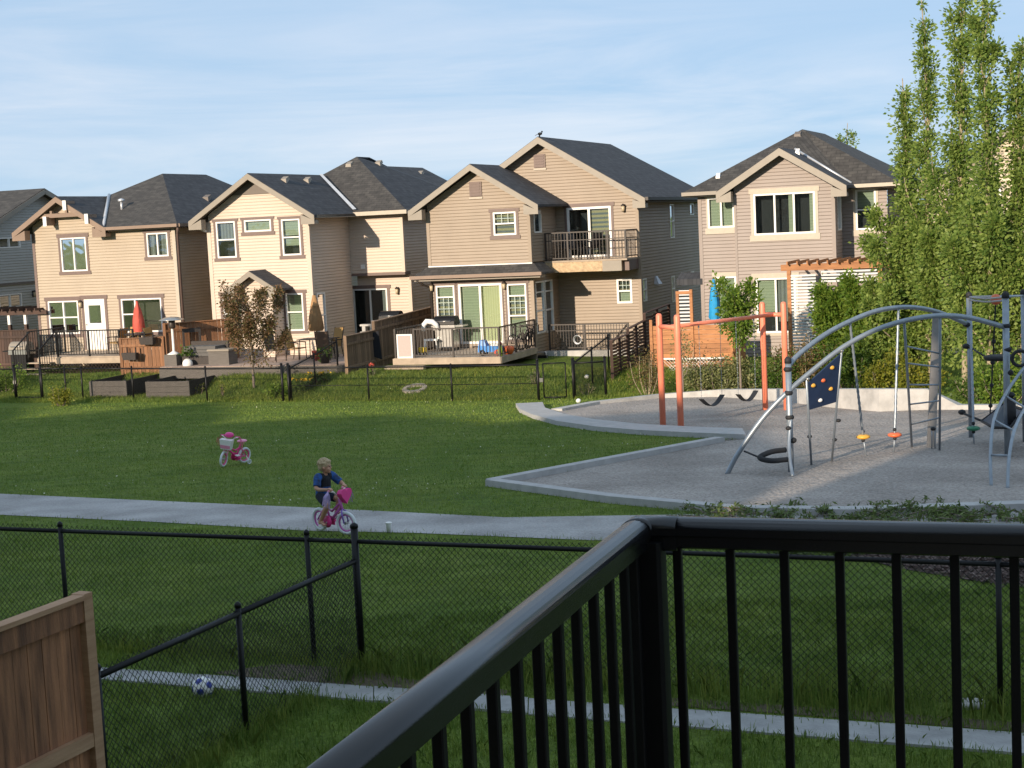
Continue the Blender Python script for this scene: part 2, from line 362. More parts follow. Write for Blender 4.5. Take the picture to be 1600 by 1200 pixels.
# ================================================================= THE SETTING
def grassmat():
    m = bpy.data.materials.new('lawn_grass'); m.use_nodes = True; t = m.node_tree; b = t.nodes['Principled BSDF']
    tc = t.nodes.new('ShaderNodeTexCoord')
    def noise(sc, det, st=(1, 1, 1), rough=.6):
        mpn = t.nodes.new('ShaderNodeMapping'); mpn.inputs['Scale'].default_value = st; t.links.new(tc.outputs['Object'], mpn.inputs[0])
        n = t.nodes.new('ShaderNodeTexNoise'); n.inputs['Scale'].default_value = sc; n.inputs['Detail'].default_value = det; n.inputs['Roughness'].default_value = rough
        t.links.new(mpn.outputs[0], n.inputs['Vector']); return n
    a = noise(.45, 6, (1, .8, 1), .7); c = noise(2.6, 6, (.4, 1, 1)); d = noise(28, 4, (1, .55, 1), .7)
    r1 = t.nodes.new('ShaderNodeValToRGB'); r1.color_ramp.elements[0].position = .3; r1.color_ramp.elements[1].position = .75
    r1.color_ramp.elements[0].color = (.094, .162, .029, 1); r1.color_ramp.elements[1].color = (.18, .235, .05, 1)
    t.links.new(a.outputs['Fac'], r1.inputs[0])
    r2 = t.nodes.new('ShaderNodeValToRGB'); r2.color_ramp.elements[0].position = .25; r2.color_ramp.elements[1].position = .75
    r2.color_ramp.elements[0].color = (.60, .62, .55, 1); r2.color_ramp.elements[1].color = (1.25, 1.2, 1.2, 1)
    t.links.new(c.outputs['Fac'], r2.inputs[0])
    r3 = t.nodes.new('ShaderNodeValToRGB'); r3.color_ramp.elements[0].position = .3; r3.color_ramp.elements[1].position = .7
    r3.color_ramp.elements[0].color = (.45, .48, .4, 1); r3.color_ramp.elements[1].color = (1.5, 1.45, 1.3, 1)
    t.links.new(d.outputs['Fac'], r3.inputs[0])
    m1 = t.nodes.new('ShaderNodeMix'); m1.data_type = 'RGBA'; m1.blend_type = 'MULTIPLY'; m1.inputs['Factor'].default_value = 1
    m2 = t.nodes.new('ShaderNodeMix'); m2.data_type = 'RGBA'; m2.blend_type = 'MULTIPLY'; m2.inputs['Factor'].default_value = 1
    t.links.new(r1.outputs[0], m1.inputs['A']); t.links.new(r2.outputs[0], m1.inputs['B'])
    t.links.new(m1.outputs['Result'], m2.inputs['A']); t.links.new(r3.outputs[0], m2.inputs['B'])
    t.links.new(m2.outputs['Result'], b.inputs['Base Color']); b.inputs['Roughness'].default_value = .9; b.inputs['Specular IOR Level'].default_value = .15
    bm = t.nodes.new('ShaderNodeBump'); bm.inputs['Strength'].default_value = .9; bm.inputs['Distance'].default_value = .05
    t.links.new(d.outputs['Fac'], bm.inputs['Height']); t.links.new(bm.outputs[0], b.inputs['Normal']); return m
m_grass = grassmat()
def gritmat(name, c1, c2, sc, big=.6, bump=.7):
    m = bpy.data.materials.new(name); m.use_nodes = True; t = m.node_tree; b = t.nodes['Principled BSDF']
    tc = t.nodes.new('ShaderNodeTexCoord')
    n = t.nodes.new('ShaderNodeTexNoise'); n.inputs['Scale'].default_value = sc; n.inputs['Detail'].default_value = 5; n.inputs['Roughness'].default_value = .75
    k = t.nodes.new('ShaderNodeTexNoise'); k.inputs['Scale'].default_value = big; k.inputs['Detail'].default_value = 4
    vo = t.nodes.new('ShaderNodeTexVoronoi'); vo.inputs['Scale'].default_value = sc * .8
    for q in (n, k, vo): t.links.new(tc.outputs['Object'], q.inputs['Vector'])
    r = t.nodes.new('ShaderNodeValToRGB'); r.color_ramp.elements[0].position = .33; r.color_ramp.elements[1].position = .68
    r.color_ramp.elements[0].color = (*c2, 1); r.color_ramp.elements[1].color = (*c1, 1); t.links.new(n.outputs['Fac'], r.inputs[0])
    r2 = t.nodes.new('ShaderNodeValToRGB'); r2.color_ramp.elements[0].position = .3; r2.color_ramp.elements[1].position = .7
    r2.color_ramp.elements[0].color = (.70, .68, .66, 1); r2.color_ramp.elements[1].color = (1.16, 1.14, 1.12, 1); t.links.new(k.outputs['Fac'], r2.inputs[0])
    mm = t.nodes.new('ShaderNodeMix'); mm.data_type = 'RGBA'; mm.blend_type = 'MULTIPLY'; mm.inputs['Factor'].default_value = 1
    t.links.new(r.outputs[0], mm.inputs['A']); t.links.new(r2.outputs[0], mm.inputs['B']); t.links.new(mm.outputs['Result'], b.inputs['Base Color'])
    b.inputs['Roughness'].default_value = .95; b.inputs['Specular IOR Level'].default_value = .2
    bm = t.nodes.new('ShaderNodeBump'); bm.inputs['Strength'].default_value = bump; bm.inputs['Distance'].default_value = .03
    t.links.new(vo.outputs['Distance'], bm.inputs['Height'])
    n3 = t.nodes.new('ShaderNodeTexNoise'); n3.inputs['Scale'].default_value = 3.2; n3.inputs['Detail'].default_value = 3; t.links.new(tc.outputs['Object'], n3.inputs['Vector'])
    bm2 = t.nodes.new('ShaderNodeBump'); bm2.inputs['Strength'].default_value = .5 * bump; bm2.inputs['Distance'].default_value = .12
    t.links.new(n3.outputs['Fac'], bm2.inputs['Height']); t.links.new(bm2.outputs[0], bm.inputs['Normal']); t.links.new(bm.outputs[0], b.inputs['Normal']); return m
m_sand = gritmat('pea_gravel', (.52, .475, .44), (.215, .195, .18), 20, .5, 1.0)
m_path = gritmat('gravel_path', (.48, .475, .475), (.31, .305, .305), 30, .9, .5)

xs = np.unique(np.concatenate([np.linspace(-2500, -60, 12), np.linspace(-60, 60, 121), np.linspace(60, 2500, 12)]))
ys = np.unique(np.concatenate([np.linspace(-2500, -30, 10), np.linspace(-30, 20.5, 40), np.linspace(20.5, 47, 40), np.linspace(47, 80, 67), np.linspace(80, 5000, 14)]))
XX, YY = np.meshgrid(xs, ys); ZZ = terr(XX, YY)
nx, ny = len(xs), len(ys)
me = bpy.data.meshes.new('lawn')
idx = np.arange(nx * ny).reshape(ny, nx)
me.from_pydata(np.stack([XX.ravel(), YY.ravel(), ZZ.ravel()], 1).tolist(), [], np.stack([idx[:-1, :-1].ravel(), idx[:-1, 1:].ravel(), idx[1:, 1:].ravel(), idx[1:, :-1].ravel()], 1).tolist())
me.materials.append(m_grass); me.polygons.foreach_set('use_smooth', [True] * len(me.polygons))
lawn = bpy.data.objects.new('lawn', me); COL.objects.link(lawn); structure(lawn)

def sheet(name, pts, dz, m, thick=0.0, parent=None):
    """flat paving that follows the slope; thick > 0 gives it sides"""
    bm = bmesh.new(); vs = [bm.verts.new((p[0], p[1], 0)) for p in pts]; bm.faces.new(vs)
    bmesh.ops.triangulate(bm, faces=bm.faces[:])
    for yc in (20.5, 47.0):
        bmesh.ops.bisect_plane(bm, geom=bm.verts[:] + bm.edges[:] + bm.faces[:], plane_co=(0, yc, 0), plane_no=(0, 1, 0))
    bmesh.ops.recalc_face_normals(bm, faces=bm.faces[:])
    if bm.faces[0].normal.z < 0: bmesh.ops.reverse_faces(bm, faces=bm.faces[:])
    if thick:
        r = bmesh.ops.extrude_face_region(bm, geom=bm.faces[:])
        top = [g for g in r['geom'] if isinstance(g, bmesh.types.BMVert)]; ts = set(top)
    for v in bm.verts:
        z = gz(v.co.x, v.co.y)
        v.co.z = z + dz + (0 if (not thick or v in ts) else -thick)
    bmesh.ops.recalc_face_normals(bm, faces=bm.faces[:])
    m_ = bpy.data.meshes.new(name); bm.to_mesh(m_); bm.free(); m_.materials.append(m)
    o = bpy.data.objects.new(name, m_); COL.objects.link(o)
    if parent: o.parent = parent
    return o
def GP(*pp): return [G(*p) for p in pp]
# path
far = GP((0, 772), (240, 783), (480, 793.5), (790, 809)); near = GP((925, 845), (480, 830), (240, 816), (0, 805))
dl = (far[0] - far[1]).normalized(); dr = (far[3] - far[2]).normalized()
pathpts = [far[0] + dl * 12] + far + [far[3] + Vector((14, -3.2, 0))] + [far[3] + Vector((13.6, -5.0, 0))] + near + [near[-1] + dl * 12]
path = structure(sheet('path', pathpts, .008, m_path))
# playground gravel
pit_back_px = [(870, 643), (930, 632), (1030, 622), (1130, 620), (1230, 627), (1310, 637), (1380, 643), (1450, 640), (1500, 640), (1600, 640)]
pit_back = GP(*pit_back_px)
band_out = GP((806, 636), (812, 645), (832, 654), (870, 664.5), (930, 673.5), (1000, 679.5), (1090, 684), (1166, 687))
band_in = GP((1160, 677), (1090, 674.5), (1000, 669.5), (930, 662), (882, 653), (852, 643), (848, 634))
tip = G(768, 758.5)
near_px = [(960, 785), (1150, 803), (1330, 806), (1480, 801), (1600, 797)]
near_arm = [tip] + GP(*near_px); near_arm.append(near_arm[-1] + Vector((5, .5, 0)))
up_arm = [tip, G(1125, 691)]
sandpts = near_arm + [pit_back[-1] + Vector((6, -1, 0))] + pit_back[::-1] + [band_in[4]] + [band_in[3], band_in[2], band_in[1], band_in[0], band_out[-1]] + [up_arm[1]]
sand = structure(sheet('playground_gravel', sandpts, .012, m_sand))
structure(sheet('walkway_band', band_out + band_in, .11, m_concrete, .2))
def kerb(name, pts, w, hs, m, label=None):
    mb = MB(); n = len(pts); hs = hs if isinstance(hs, list) else [hs] * n
    L_, R2 = [], []
    for i, p in enumerate(pts):
        d = (pts[min(i + 1, n - 1)] - pts[max(i - 1, 0)]); d.z = 0; d.normalize(); a = Vector((-d.y, d.x, 0)) * (w / 2)
        L_.append(p + a); R2.append(p - a)
    def at(p, h): return (p.x, p.y, gz(p.x, p.y) + h)
    for i in range(n - 1):
        a, b, c, d = R2[i], R2[i + 1], L_[i + 1], L_[i]
        mb.hexa([at(a, -.15), at(b, -.15), at(c, -.15), at(d, -.15), at(a, hs[i]), at(b, hs[i + 1]), at(c, hs[i + 1]), at(d, hs[i])])
    return mb.build(name, m)
structure(kerb('playground_kerb', near_arm, .24, .11, m_concrete))
structure(kerb('playground_kerb', up_arm, .24, .112, m_concrete))
wall_h = [.08, .09, .12, .22, .34, .48, .55, .5, .12, .12]
bw = kerb('retaining_wall', pit_back, .34, wall_h, m_concw)
tag(bw, 'low pale concrete wall curving round the back of the playground gravel', 'wall')
# drain swale of concrete slabs
sw_far = GP((148, 1044), (340, 1062), (560, 1076), (1032, 1106), (1292, 1126), (1584, 1148)); sw_near = GP((150, 1062), (332, 1080), (560, 1096), (1036, 1132), (1292, 1152), (1588, 1180))
swale = bpy.data.objects.new('drainage_swale', None); COL.objects.link(swale); structure(swale)
a0, a1 = sw_far[0], sw_far[-1]; b0, b1 = sw_near[0], sw_near[-1]
SWALE = [a0.lerp(a1, -.75), a0.lerp(a1, 1.55), b0.lerp(b1, 1.55), b0.lerp(b1, -.75)]
ts = [-.75, -.5, -.25, 0, .145, .355, .53, .695, .88, 1.07, 1.3, 1.55]
for i in range(len(ts) - 1):
    g = .0006
    q = [a0.lerp(a1, ts[i] + g), a0.lerp(a1, ts[i + 1] - g), b0.lerp(b1, ts[i + 1] - g), b0.lerp(b1, ts[i] + g)]
    o = sheet('slab', [(p.x, p.y) for p in q], .014 + .004 * (i % 3), m_swale, .1, swale)
# bark mulch bed by the near fence
MULCH = GP((1318, 866), (1390, 858), (1480, 852), (1620, 846), (1700, 900), (1620, 922), (1500, 905), (1400, 888))
structure(sheet('mulch_bed', MULCH, .010, m_mulch))
structure(sheet('thatch_patch', GP((330, 1052), (440, 1038), (560, 1046), (640, 1062), (800, 1080), (780, 1090), (560, 1073), (400, 1060)), .006, m_soil))
structure(sheet('thatch_patch', GP((1000, 1088), (1300, 1108), (1620, 1132), (1620, 1146), (1292, 1121), (1000, 1100)), .006, m_soil))
# ================================================================= HOUSES
def subtract(iv, cuts):
    out = [iv]
    for a, b in cuts:
        n = []
        for s, e in out:
            if b <= s or a >= e: n.append((s, e)); continue
            if a > s: n.append((s, a))
            if b < e: n.append((b, e))
        out = n
    return [x for x in out if x[1] - x[0] > 1e-4]
def siding(parent, m, pos, s0, s1, z0, z1, holes=(), top=None, row_h=.115, name='wall'):
    """lap siding, every board its own sloped strip. pos(s,z,o) -> local point; top(s-limits at z) for gables"""
    mb = MB(); z = z0
    lim = top if top else (lambda zz: (s0, s1))
    edges = sorted({z0, z1, *[h[1] for h in holes if z0 < h[1] < z1], *[h[3] for h in holes if z0 < h[3] < z1]})
    while z < z1 - 1e-5:
        zt = min(z + row_h, z1)
        lip = min(.020, (zt - z) * .5)
        seg = sorted({z, z + lip, zt, *[e for e in edges if z + 1e-5 < e < zt - 1e-5]})
        prof = lambda q: (.018 * (q - z) / lip if q < z + lip else .018 - .016 * (q - z - lip) / row_h)
        for za, zb in zip(seg[:-1], seg[1:]):
            oa = prof(za); ob = prof(zb)
            zm = (za + zb) / 2
            la, lb = lim(za), lim(zb)
            if la[1] - la[0] < .01: continue
            cuts = [(h[0], h[2]) for h in holes if h[1] <= zm <= h[3]]
            for a, b in subtract(la, cuts):
                a2 = lb[0] if abs(a - la[0]) < 1e-6 else a; b2 = lb[1] if abs(b - la[1]) < 1e-6 else b
                mb.poly([pos(a, za, oa), pos(b, za, oa), pos(max(b2, a2), zb, ob), pos(a2, zb, ob)])
        z = zt
    return mb.build(name, m, parent)
def slab(parent, name, pts, m, th=.13, uvdir=None):
    """roof plane with thickness and UVs in metres (courses run along the eave = pts[0]->pts[1])"""
    pts = [Vector(p) for p in pts]; n = len(pts)
    e = (pts[1] - pts[0]).normalized(); nn = (pts[1] - pts[0]).cross(pts[2] - pts[0]).normalized(); sl_ = nn.cross(e)
    mb = MB(); mb.v = [tuple(p) for p in pts] + [tuple(p - Vector((0, 0, th))) for p in pts]
    mb.face(range(n)); mb.face(range(2 * n - 1, n - 1, -1))
    for i in range(n):
        j = (i + 1) % n; mb.face((i, i + n, j + n, j))
    me = mb.mesh(name, m); uvl = me.uv_layers.new(name='UVMap')
    for lo in me.loops:
        p = Vector(me.vertices[lo.vertex_index].co); uvl.data[lo.index].uv = (p.dot(e) + 50, p.dot(sl_) + 50)
    o = bpy.data.objects.new(name, me); COL.objects.link(o); o.parent = parent; return o
def FX(y):                               # wall facing the street garden (-v)
    return lambda s, z, o: (s, y - o, z)
def SXp(x):                              # wall facing +u
    return lambda s, z, o: (x + o, s, z)
def SXn(x):
    return lambda s, z, o: (x - o, s, z)
def pbox(mb, pos, s0, z0, s1, z1, o0, o1):
    a = [pos(s0, z0, o0), pos(s1, z0, o0), pos(s1, z0, o1), pos(s0, z0, o1), pos(s0, z1, o0), pos(s1, z1, o0), pos(s1, z1, o1), pos(s0, z1, o1)]
    return mb.hexa(a)
def window(h, pos, r, cols=1, rows=1, trim=None, back=None, fr=.06, name='window', head=.16, sill=.13, side=.10, bars=None, colw=None, rowh=None, panes=True, sash=None):
    """white vinyl window in the opening r=(s0,z0,s1,z1): frame, trim, blind and one pane per light"""
    s0, z0, s1, z1 = r; mb = MB(); d = .05
    pbox(mb, pos, s0, z0, s0 + fr, z1, -d, .03); pbox(mb, pos, s1 - fr, z0, s1, z1, -d, .03)
    pbox(mb, pos, s0 + fr, z0, s1 - fr, z0 + fr, -d, .03); pbox(mb, pos, s0 + fr, z1 - fr, s1 - fr, z1, -d, .03)
    cw = colw or [1] * cols; rh = rowh or [1] * rows
    xs_ = [s0 + fr + (s1 - s0 - 2 * fr) * sum(cw[:i]) / sum(cw) for i in range(len(cw) + 1)]
    zs_ = [z0 + fr + (z1 - z0 - 2 * fr) * sum(rh[:i]) / sum(rh) for i in range(len(rh) + 1)]
    for x in xs_[1:-1]: pbox(mb, pos, x - fr * .5, z0 + fr, x + fr * .5, z1 - fr, -d, .024)
    for i in range(len(xs_) - 1):
        for z in zs_[1:-1]: pbox(mb, pos, xs_[i] + (fr * .5 if i else 0), z - fr * .42, xs_[i + 1] - (fr * .5 if i < len(xs_) - 2 else 0), z + fr * .42, -d, .022)
    w = mb.build(name, m_white, h)
    if bars:
        b2 = MB(); nx_, nz_, (bx0, bz0, bx1, bz1) = bars
        for i in range(1, nx_): x = bx0 + (bx1 - bx0) * i / nx_; pbox(b2, pos, x - .012, bz0, x + .012, bz1, -.035, -.022)
        for i in range(1, nz_): z = bz0 + (bz1 - bz0) * i / nz_; pbox(b2, pos, bx0, z - .012, bx1, z + .012, -.034, -.023)
        b2.build('glazing_bars', m_white, w)
    if trim:
        tb = MB()
        pbox(tb, pos, s0 - side - .05, z1 + .002, s1 + side + .05, z1 + head, -.01, .045)
        pbox(tb, pos, s0 - side, z0 - .002, s0 - .002, z1, -.01, .036); pbox(tb, pos, s1 + .002, z0 - .002, s1 + side, z1, -.01, .036)
        if sill: pbox(tb, pos, s0 - side - .05, z0 - sill, s1 + side + .05, z0 - .004, -.01, .046)
        tb.build('trim', trim, w)
    gl = MB(); k = 0
    for i in range(len(xs_) - 1):
        for j in range(len(zs_) - 1):
            g = MB(); e = fr * .4
            pbox(g, pos, xs_[i] + e, zs_[j] + e, xs_[i + 1] - e, zs_[j + 1] - e, -.022, -.016)
            g.build('pane', m_glass, w)
    bk = back or [(0, 0, 1, 1, m_dark)]
    for (a, b, c, d2, mm) in bk:
        q = MB(); W_, H_ = s1 - s0, z1 - z0
        depth = .12 if mm not in (m_dark, m_room) else .5
        pbox(q, pos, s0 + W_ * a, z0 + H_ * b, s0 + W_ * c, z0 + H_ * d2, -depth - .01, -depth)
        if depth > .3:
            pbox(q, pos, s0 - .01, z0, s0 + .004, z1, -.5, -.05); pbox(q, pos, s1 - .004, z0, s1 + .01, z1, -.5, -.05)
            pbox(q, pos, s0, z0 - .01, s1, z0 + .004, -.5, -.05); pbox(q, pos, s0, z1 - .004, s1, z1 + .01, -.5, -.05)
        q.build('blind' if depth < .3 else 'room_backing', mm, w)
    return w
def rectH(h0, v, px0, py0, px1, py1):    # pixel box on a front wall -> local rect of house h0=(u0,zb)
    ym, xm = (py0 + py1) / 2, (px0 + px1) / 2
    return (HV(px0, ym, v)[0] - h0[0], HV(xm, py1, v)[1] - h0[1], HV(px1, ym, v)[0] - h0[0], HV(xm, py0, v)[1] - h0[1])
def rectS(h0, u, px0, py0, px1, py1):
    ym, xm = (py0 + py1) / 2, (px0 + px1) / 2
    return (HU(px0, ym, u)[0], HU(xm, py1, u)[1] - h0[1], HU(px1, ym, u)[0], HU(xm, py0, u)[1] - h0[1])
def grow(r, d): return (r[0] - d, r[1] - d, r[2] + d, r[3] + d)
def gable_lim(s0, s1, ze, slope):
    def f(z):
        if z <= ze: return (s0, s1)
        d = (z - ze) / slope; return (s0 + d, max(s0 + d, s1 - d))
    return f
def gable_roof(h, x0, x1, yf, yb, ze, slope, m, mf, oh=.45, front=.4, th=.16, fas=.22, soff=True):
    """gable with the ridge running back; x0,x1 = wall lines, ze = underside height at the wall line"""
    xm = (x0 + x1) / 2; zr = ze + slope * (xm - x0) + th; zl = ze - slope * oh + th; y0 = yf - front
    slab(h, 'roof', [(x0 - oh, yb, zl), (x0 - oh, y0, zl), (xm, y0, zr), (xm, yb, zr)], m, th * .6)
    slab(h, 'roof', [(x1 + oh, y0, zl), (x1 + oh, yb, zl), (xm, yb, zr), (xm, y0, zr)], m, th * .6)
    fb = MB()                            # rake boards with plumb-cut returns
    for sx, xe in ((-1, x0 - oh), (1, x1 + oh)):
        zt0, zt1 = zl - .02, zr - .02
        a = [(xe, y0 - .035, zt0 - fas), (xm, y0 - .035, zt1 - fas), (xm, y0 + .01, zt1 - fas), (xe, y0 + .01, zt0 - fas), (xe, y0 - .035, zt0), (xm, y0 - .035, zt1), (xm, y0 + .01, zt1), (xe, y0 + .01, zt0)]
        fb.hexa(a)
        xi = x0 if sx < 0 else x1
        fb.hexa([(xe, y0 - .03, zt0 - fas - .10), (xi, y0 - .03, zt0 - fas - .10), (xi, y0 + .3, zt0 - fas - .10), (xe, y0 + .3, zt0 - fas - .10), (xe, y0 - .03, zt0 - fas + .02), (xi, y0 - .03, zt0 - fas + .02 + slope * oh * .72), (xi, y0 + .3, zt0 - fas + .02 + slope * oh * .72), (xe, y0 + .3, zt0 - fas + .02)])
    fb.build('rake_board', mf, h)
    if soff:
        sb = MB()
        for xe, xi in ((x0 - oh, xm), (x1 + oh, xm)):
            sb.poly([(xe, y0, zl - .12), (xi, y0, zr - .12), (xi, yf + .02, zr - .12), (xe, yf + .02, zl - .12)])
        sb.build('soffit', m_soffit, h)
    return xm, zr, zl
def gutter(h, p, q, m, name='gutter', s=.12):
    mb = MB(); mb.beam((p[0], p[1], p[2] - .06), (q[0], q[1], q[2] - .06), s, s); return mb.build(name, m, h)
def eave_board(h, x0, y0, x1, y1, z, hh, m, inn):
    mb = MB(); mb.box(x0, y0, z - hh, x1, y1, z); return mb.build('soffit', m, h)
def corner(h, x, y, z0, z1, m, s=.09):
    MB().box(x - s, y - .03, z0, x + s * .35, y + s, z1).build('corner_board', m, h)
def lantern(h, pos, s, z):
    mb = MB(); pbox(mb, pos, s - .06, z - .14, s + .06, z + .14, 0, .03); pbox(mb, pos, s - .02, z + .08, s + .02, z + .12, .03, .12)
    mb.lathe([(.02, .16), (.085, .09), (.085, .07)], 8, pos(s, z, .12)); mb.lathe([(.02, -.14), (.06, -.12)], 8, pos(s, z, .12))
    o = mb.build('wall_lantern', m_bronze, h); g = MB().lathe([(.05, -.12), (.07, .07)], 8, pos(s, z, .12)); g.build('lantern_glass', m_lamp, o)
def roof_vent(h, p, n=(0, 0), s=.26, m=None):
    mb = MB(); x, y, z = p; mb.hexa([(x - s, y - s, z - .12), (x + s, y - s, z - .12), (x + s, y + s, z + .1), (x - s, y + s, z + .1), (x - s * .8, y - s * .8, z + .1), (x + s * .8, y - s * .8, z + .1), (x + s * .8, y + s * .8, z + .2), (x - s * .8, y + s * .8, z + .2)])
    mb.build('roof_vent', m or m_soffit, h)
def house(name, label, u0, zb=-.95):
    return thing(name, label, 'house', row(u0, 0, zb), -TH), (u0, zb)
ZB = -.95
def Z(z): return z - ZB                  # eye-level datum height -> local

# ---------------------------------------------------------------- house with tan siding and timber gable (H1)
h, h0 = house('house', 'tan sided two storey house with white door and timber truss gable', -20.95)
W1 = 6.58; ze = Z(4.62); D1 = 10.5
pf = FX(0)
w_ul = rectH(h0, 0, 96, 371, 136, 424); w_ur = rectH(h0, 0, 230, 363.5, 263, 401); w_ll = rectH(h0, 0, 77, 470, 124, 522); dr_ = rectH(h0, 0, 134, 467, 166, 546); w_lr = rectH(h0, 0, 191, 466, 254, 519)
gl0, gl1 = 0.0, 3.2
def lim1(z):
    if z <= ze: return (0, W1)
    if z <= ze + .3: return (gl0, gl1)
    d = (z - ze - .3) / .62; return (gl0 + d, max(gl0 + d, gl1 - d))
siding(h, m_side1, pf, 0, W1, 0, ze + 1.28, [w_ul, w_ur, w_ll, dr_, w_lr], lim1)
siding(h, m_side1, SXp(W1), 0, D1, 0, ze, name='side_wall'); siding(h, m_side1, SXn(0), 0, D1, 0, ze, name='side_wall')
window(h, pf, w_ul, 2, 1, m_trim, [(0, 0, .5, 1, m_dark), (.5, 0, 1, 1, m_room), (.02, 0, .16, 1, m_curt)])
window(h, pf, w_ur, 2, 1, m_trim, [(0, 0, 1, 1, m_room), (.08, 0, .3, 1, m_curt), (.6, 0, .95, 1, m_curt)])
window(h, pf, w_ll, 2, 2, m_trim, [(0, 0, 1, 1, m_room)])
window(h, pf, w_lr, 2, 1, m_trim, [(0, 0, 1, 1, m_room)], colw=[1, 2])
mb = MB(); s0, z0, s1, z1 = w_lr; x = s0 + (s1 - s0) / 3
pbox(mb, pf, s0 + .06, z0 + (z1 - z0) * .52, x - .03, z0 + (z1 - z0) * .52 + .05, -.03, .022); mb.build('transom_bar', m_white, h)
# white door
s0, z0, s1, z1 = dr_; d = MB(); gx0, gx1, gz0, gz1 = s0 + .2, s1 - .2, z0 + 1.05, z1 - .25
for a in ((s0, z0, gx0, z1), (gx1, z0, s1, z1), (gx0, z0, gx1, gz0), (gx0, gz1, gx1, z1)): pbox(d, pf, *a, -.04, .02)
d = d.build('door', m_white, h); pbox(MB(), pf, gx0, gz0, gx1, gz1, -.02, -.01).build('pane', m_glass, d); pbox(MB(), pf, gx0 - .02, gz0 - .02, gx1 + .02, gz1 + .02, -.3, -.29).build('room_backing', m_room, d)
MB().ball(pf(s0 + .07, z0 + 1.0, .05), .03, 8, 6).build('handle', m_steel, d)
t = MB(); pbox(t, pf, s0 - .12, z0, s0 - .002, z1, -.01, .036); pbox(t, pf, s1 + .002, z0, s1 + .12, z1, -.01, .036); pbox(t, pf, s0 - .16, z1 + .002, s1 + .16, z1 + .15, -.01, .045); t.build('trim', m_trim, d)
lantern(h, pf, HV(128, 475, 0)[0] - h0[0], Z(HV(128, 475, 0)[1]))
corner(h, .02, 0, 0, ze, m_trim); corner(h, W1 + .02, 0, 0, ze - .12, m_trim4, .11)
# main hip roof
xm = W1 / 2; oh = .42; zl = ze + .1; zr = Z(6.9); yf = -.4; ya = 4.5; yb = D1 + .4; yc = yb - 3.6
hk = .62
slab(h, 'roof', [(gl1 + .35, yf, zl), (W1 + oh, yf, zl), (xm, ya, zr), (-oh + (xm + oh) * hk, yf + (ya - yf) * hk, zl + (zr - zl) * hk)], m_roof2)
slab(h, 'roof', [(W1 + oh, yf, zl), (W1 + oh, yb, zl), (xm, yc + .6, zr), (xm, ya, zr)], m_roof)
slab(h, 'roof', [(-oh, yb, zl), (-oh, 1.0, zl), (-oh + (xm + oh) * .286, 1.0, zl + (zr - zl) * .286), (xm, ya, zr), (xm, yc + .6, zr)], m_roof)
slab(h, 'roof', [(W1 + oh, yb, zl), (-oh, yb, zl), (xm, yc + .6, zr)], m_roof)
eave_board(h, gl1 + .2, yf + .02, W1 + oh - .03, .0, zl - .1, .05, m_soffit, 1)
eave_board(h, W1, 0.002, W1 + oh - .03, D1, zl - .1, .05, m_soffit, 1)
gutter(h, (gl1 + .15, yf - .06, zl + .01), (W1 + oh + .05, yf - .06, zl + .01), m_fascia1); gutter(h, (W1 + oh + .06, yf, zl + .01), (W1 + oh + .06, yb, zl + .01), m_fascia1)
dsp = MB().tube([(W1 + oh, -.36, zl - .1), (W1 + .3, -.2, zl - .3), (W1 + .14, .02, zl - .45), (W1 + .14, .02, .3)], .05, 6); dsp.build('downspout', m_trim, h)
# front gable with open timber truss
xg, zg, zgl = gable_roof(h, gl0, gl1, 0, 4.0, ze + .3, .6, m_roof, m_fascia1, .62, .5)
tb = MB(); zc = zg - .72
tb.box(xg - 1.02, -.42, zc - .11, xg + 1.02, -.30, zc + .05)
for dx in (-.36, .36): tb.beam((xg + dx, -.36, zc + .05), (xg + dx, -.36, zg - .36 - abs(dx) * .55), .10, .1)
tb.build('truss', m_fascia1, h)
for (kx, ky) in ((70.5, 353.6), (135.5, 349.5), (101, 328.5)):
    bx, bz = HV(kx, ky, -.6); bx -= h0[0]; bz = Z(bz)
    b_ = MB().box(bx - .075, -.62, bz, bx + .085, -.60, bz + .38).build('bracket', m_white, h); MB().box(bx - .06, -.60, bz + .02, bx + .07, -.02, bz + .36).build('bracket_arm', m_fascia1, b_)
MB().tube([(gl1 + .44, -.40, zl + .03), (-oh + (xm + oh) * hk, yf + (ya - yf) * hk, zl + (zr - zl) * hk + .01)], .07, 6).build('valley_flashing', m_flash, h)
mb = MB().tube([(3.45, 1.2, zl + .6), (3.45, 1.2, zl + 1.05)], .05, 8); mb.lathe([(.13, 0), (.13, .08), (.03, .12)], 10, (3.45, 1.2, zl + 1.02)); mb.build('vent_pipe', m_flash, h)
roof_vent(h, (5.3, 4.6, zl + (zr - zl) * (W1 + oh - 5.3) / (W1 + oh - xm)), s=.16, m=m_soffit)
# side entry roof
slab(h, 'porch_roof', [(W1, 3.2, Z(2.15)), (W1, 2.3, Z(2.0)), (W1 + 1.2, 2.3, Z(2.0)), (W1 + 1.2, 3.2, Z(2.15))], m_roof, .22)

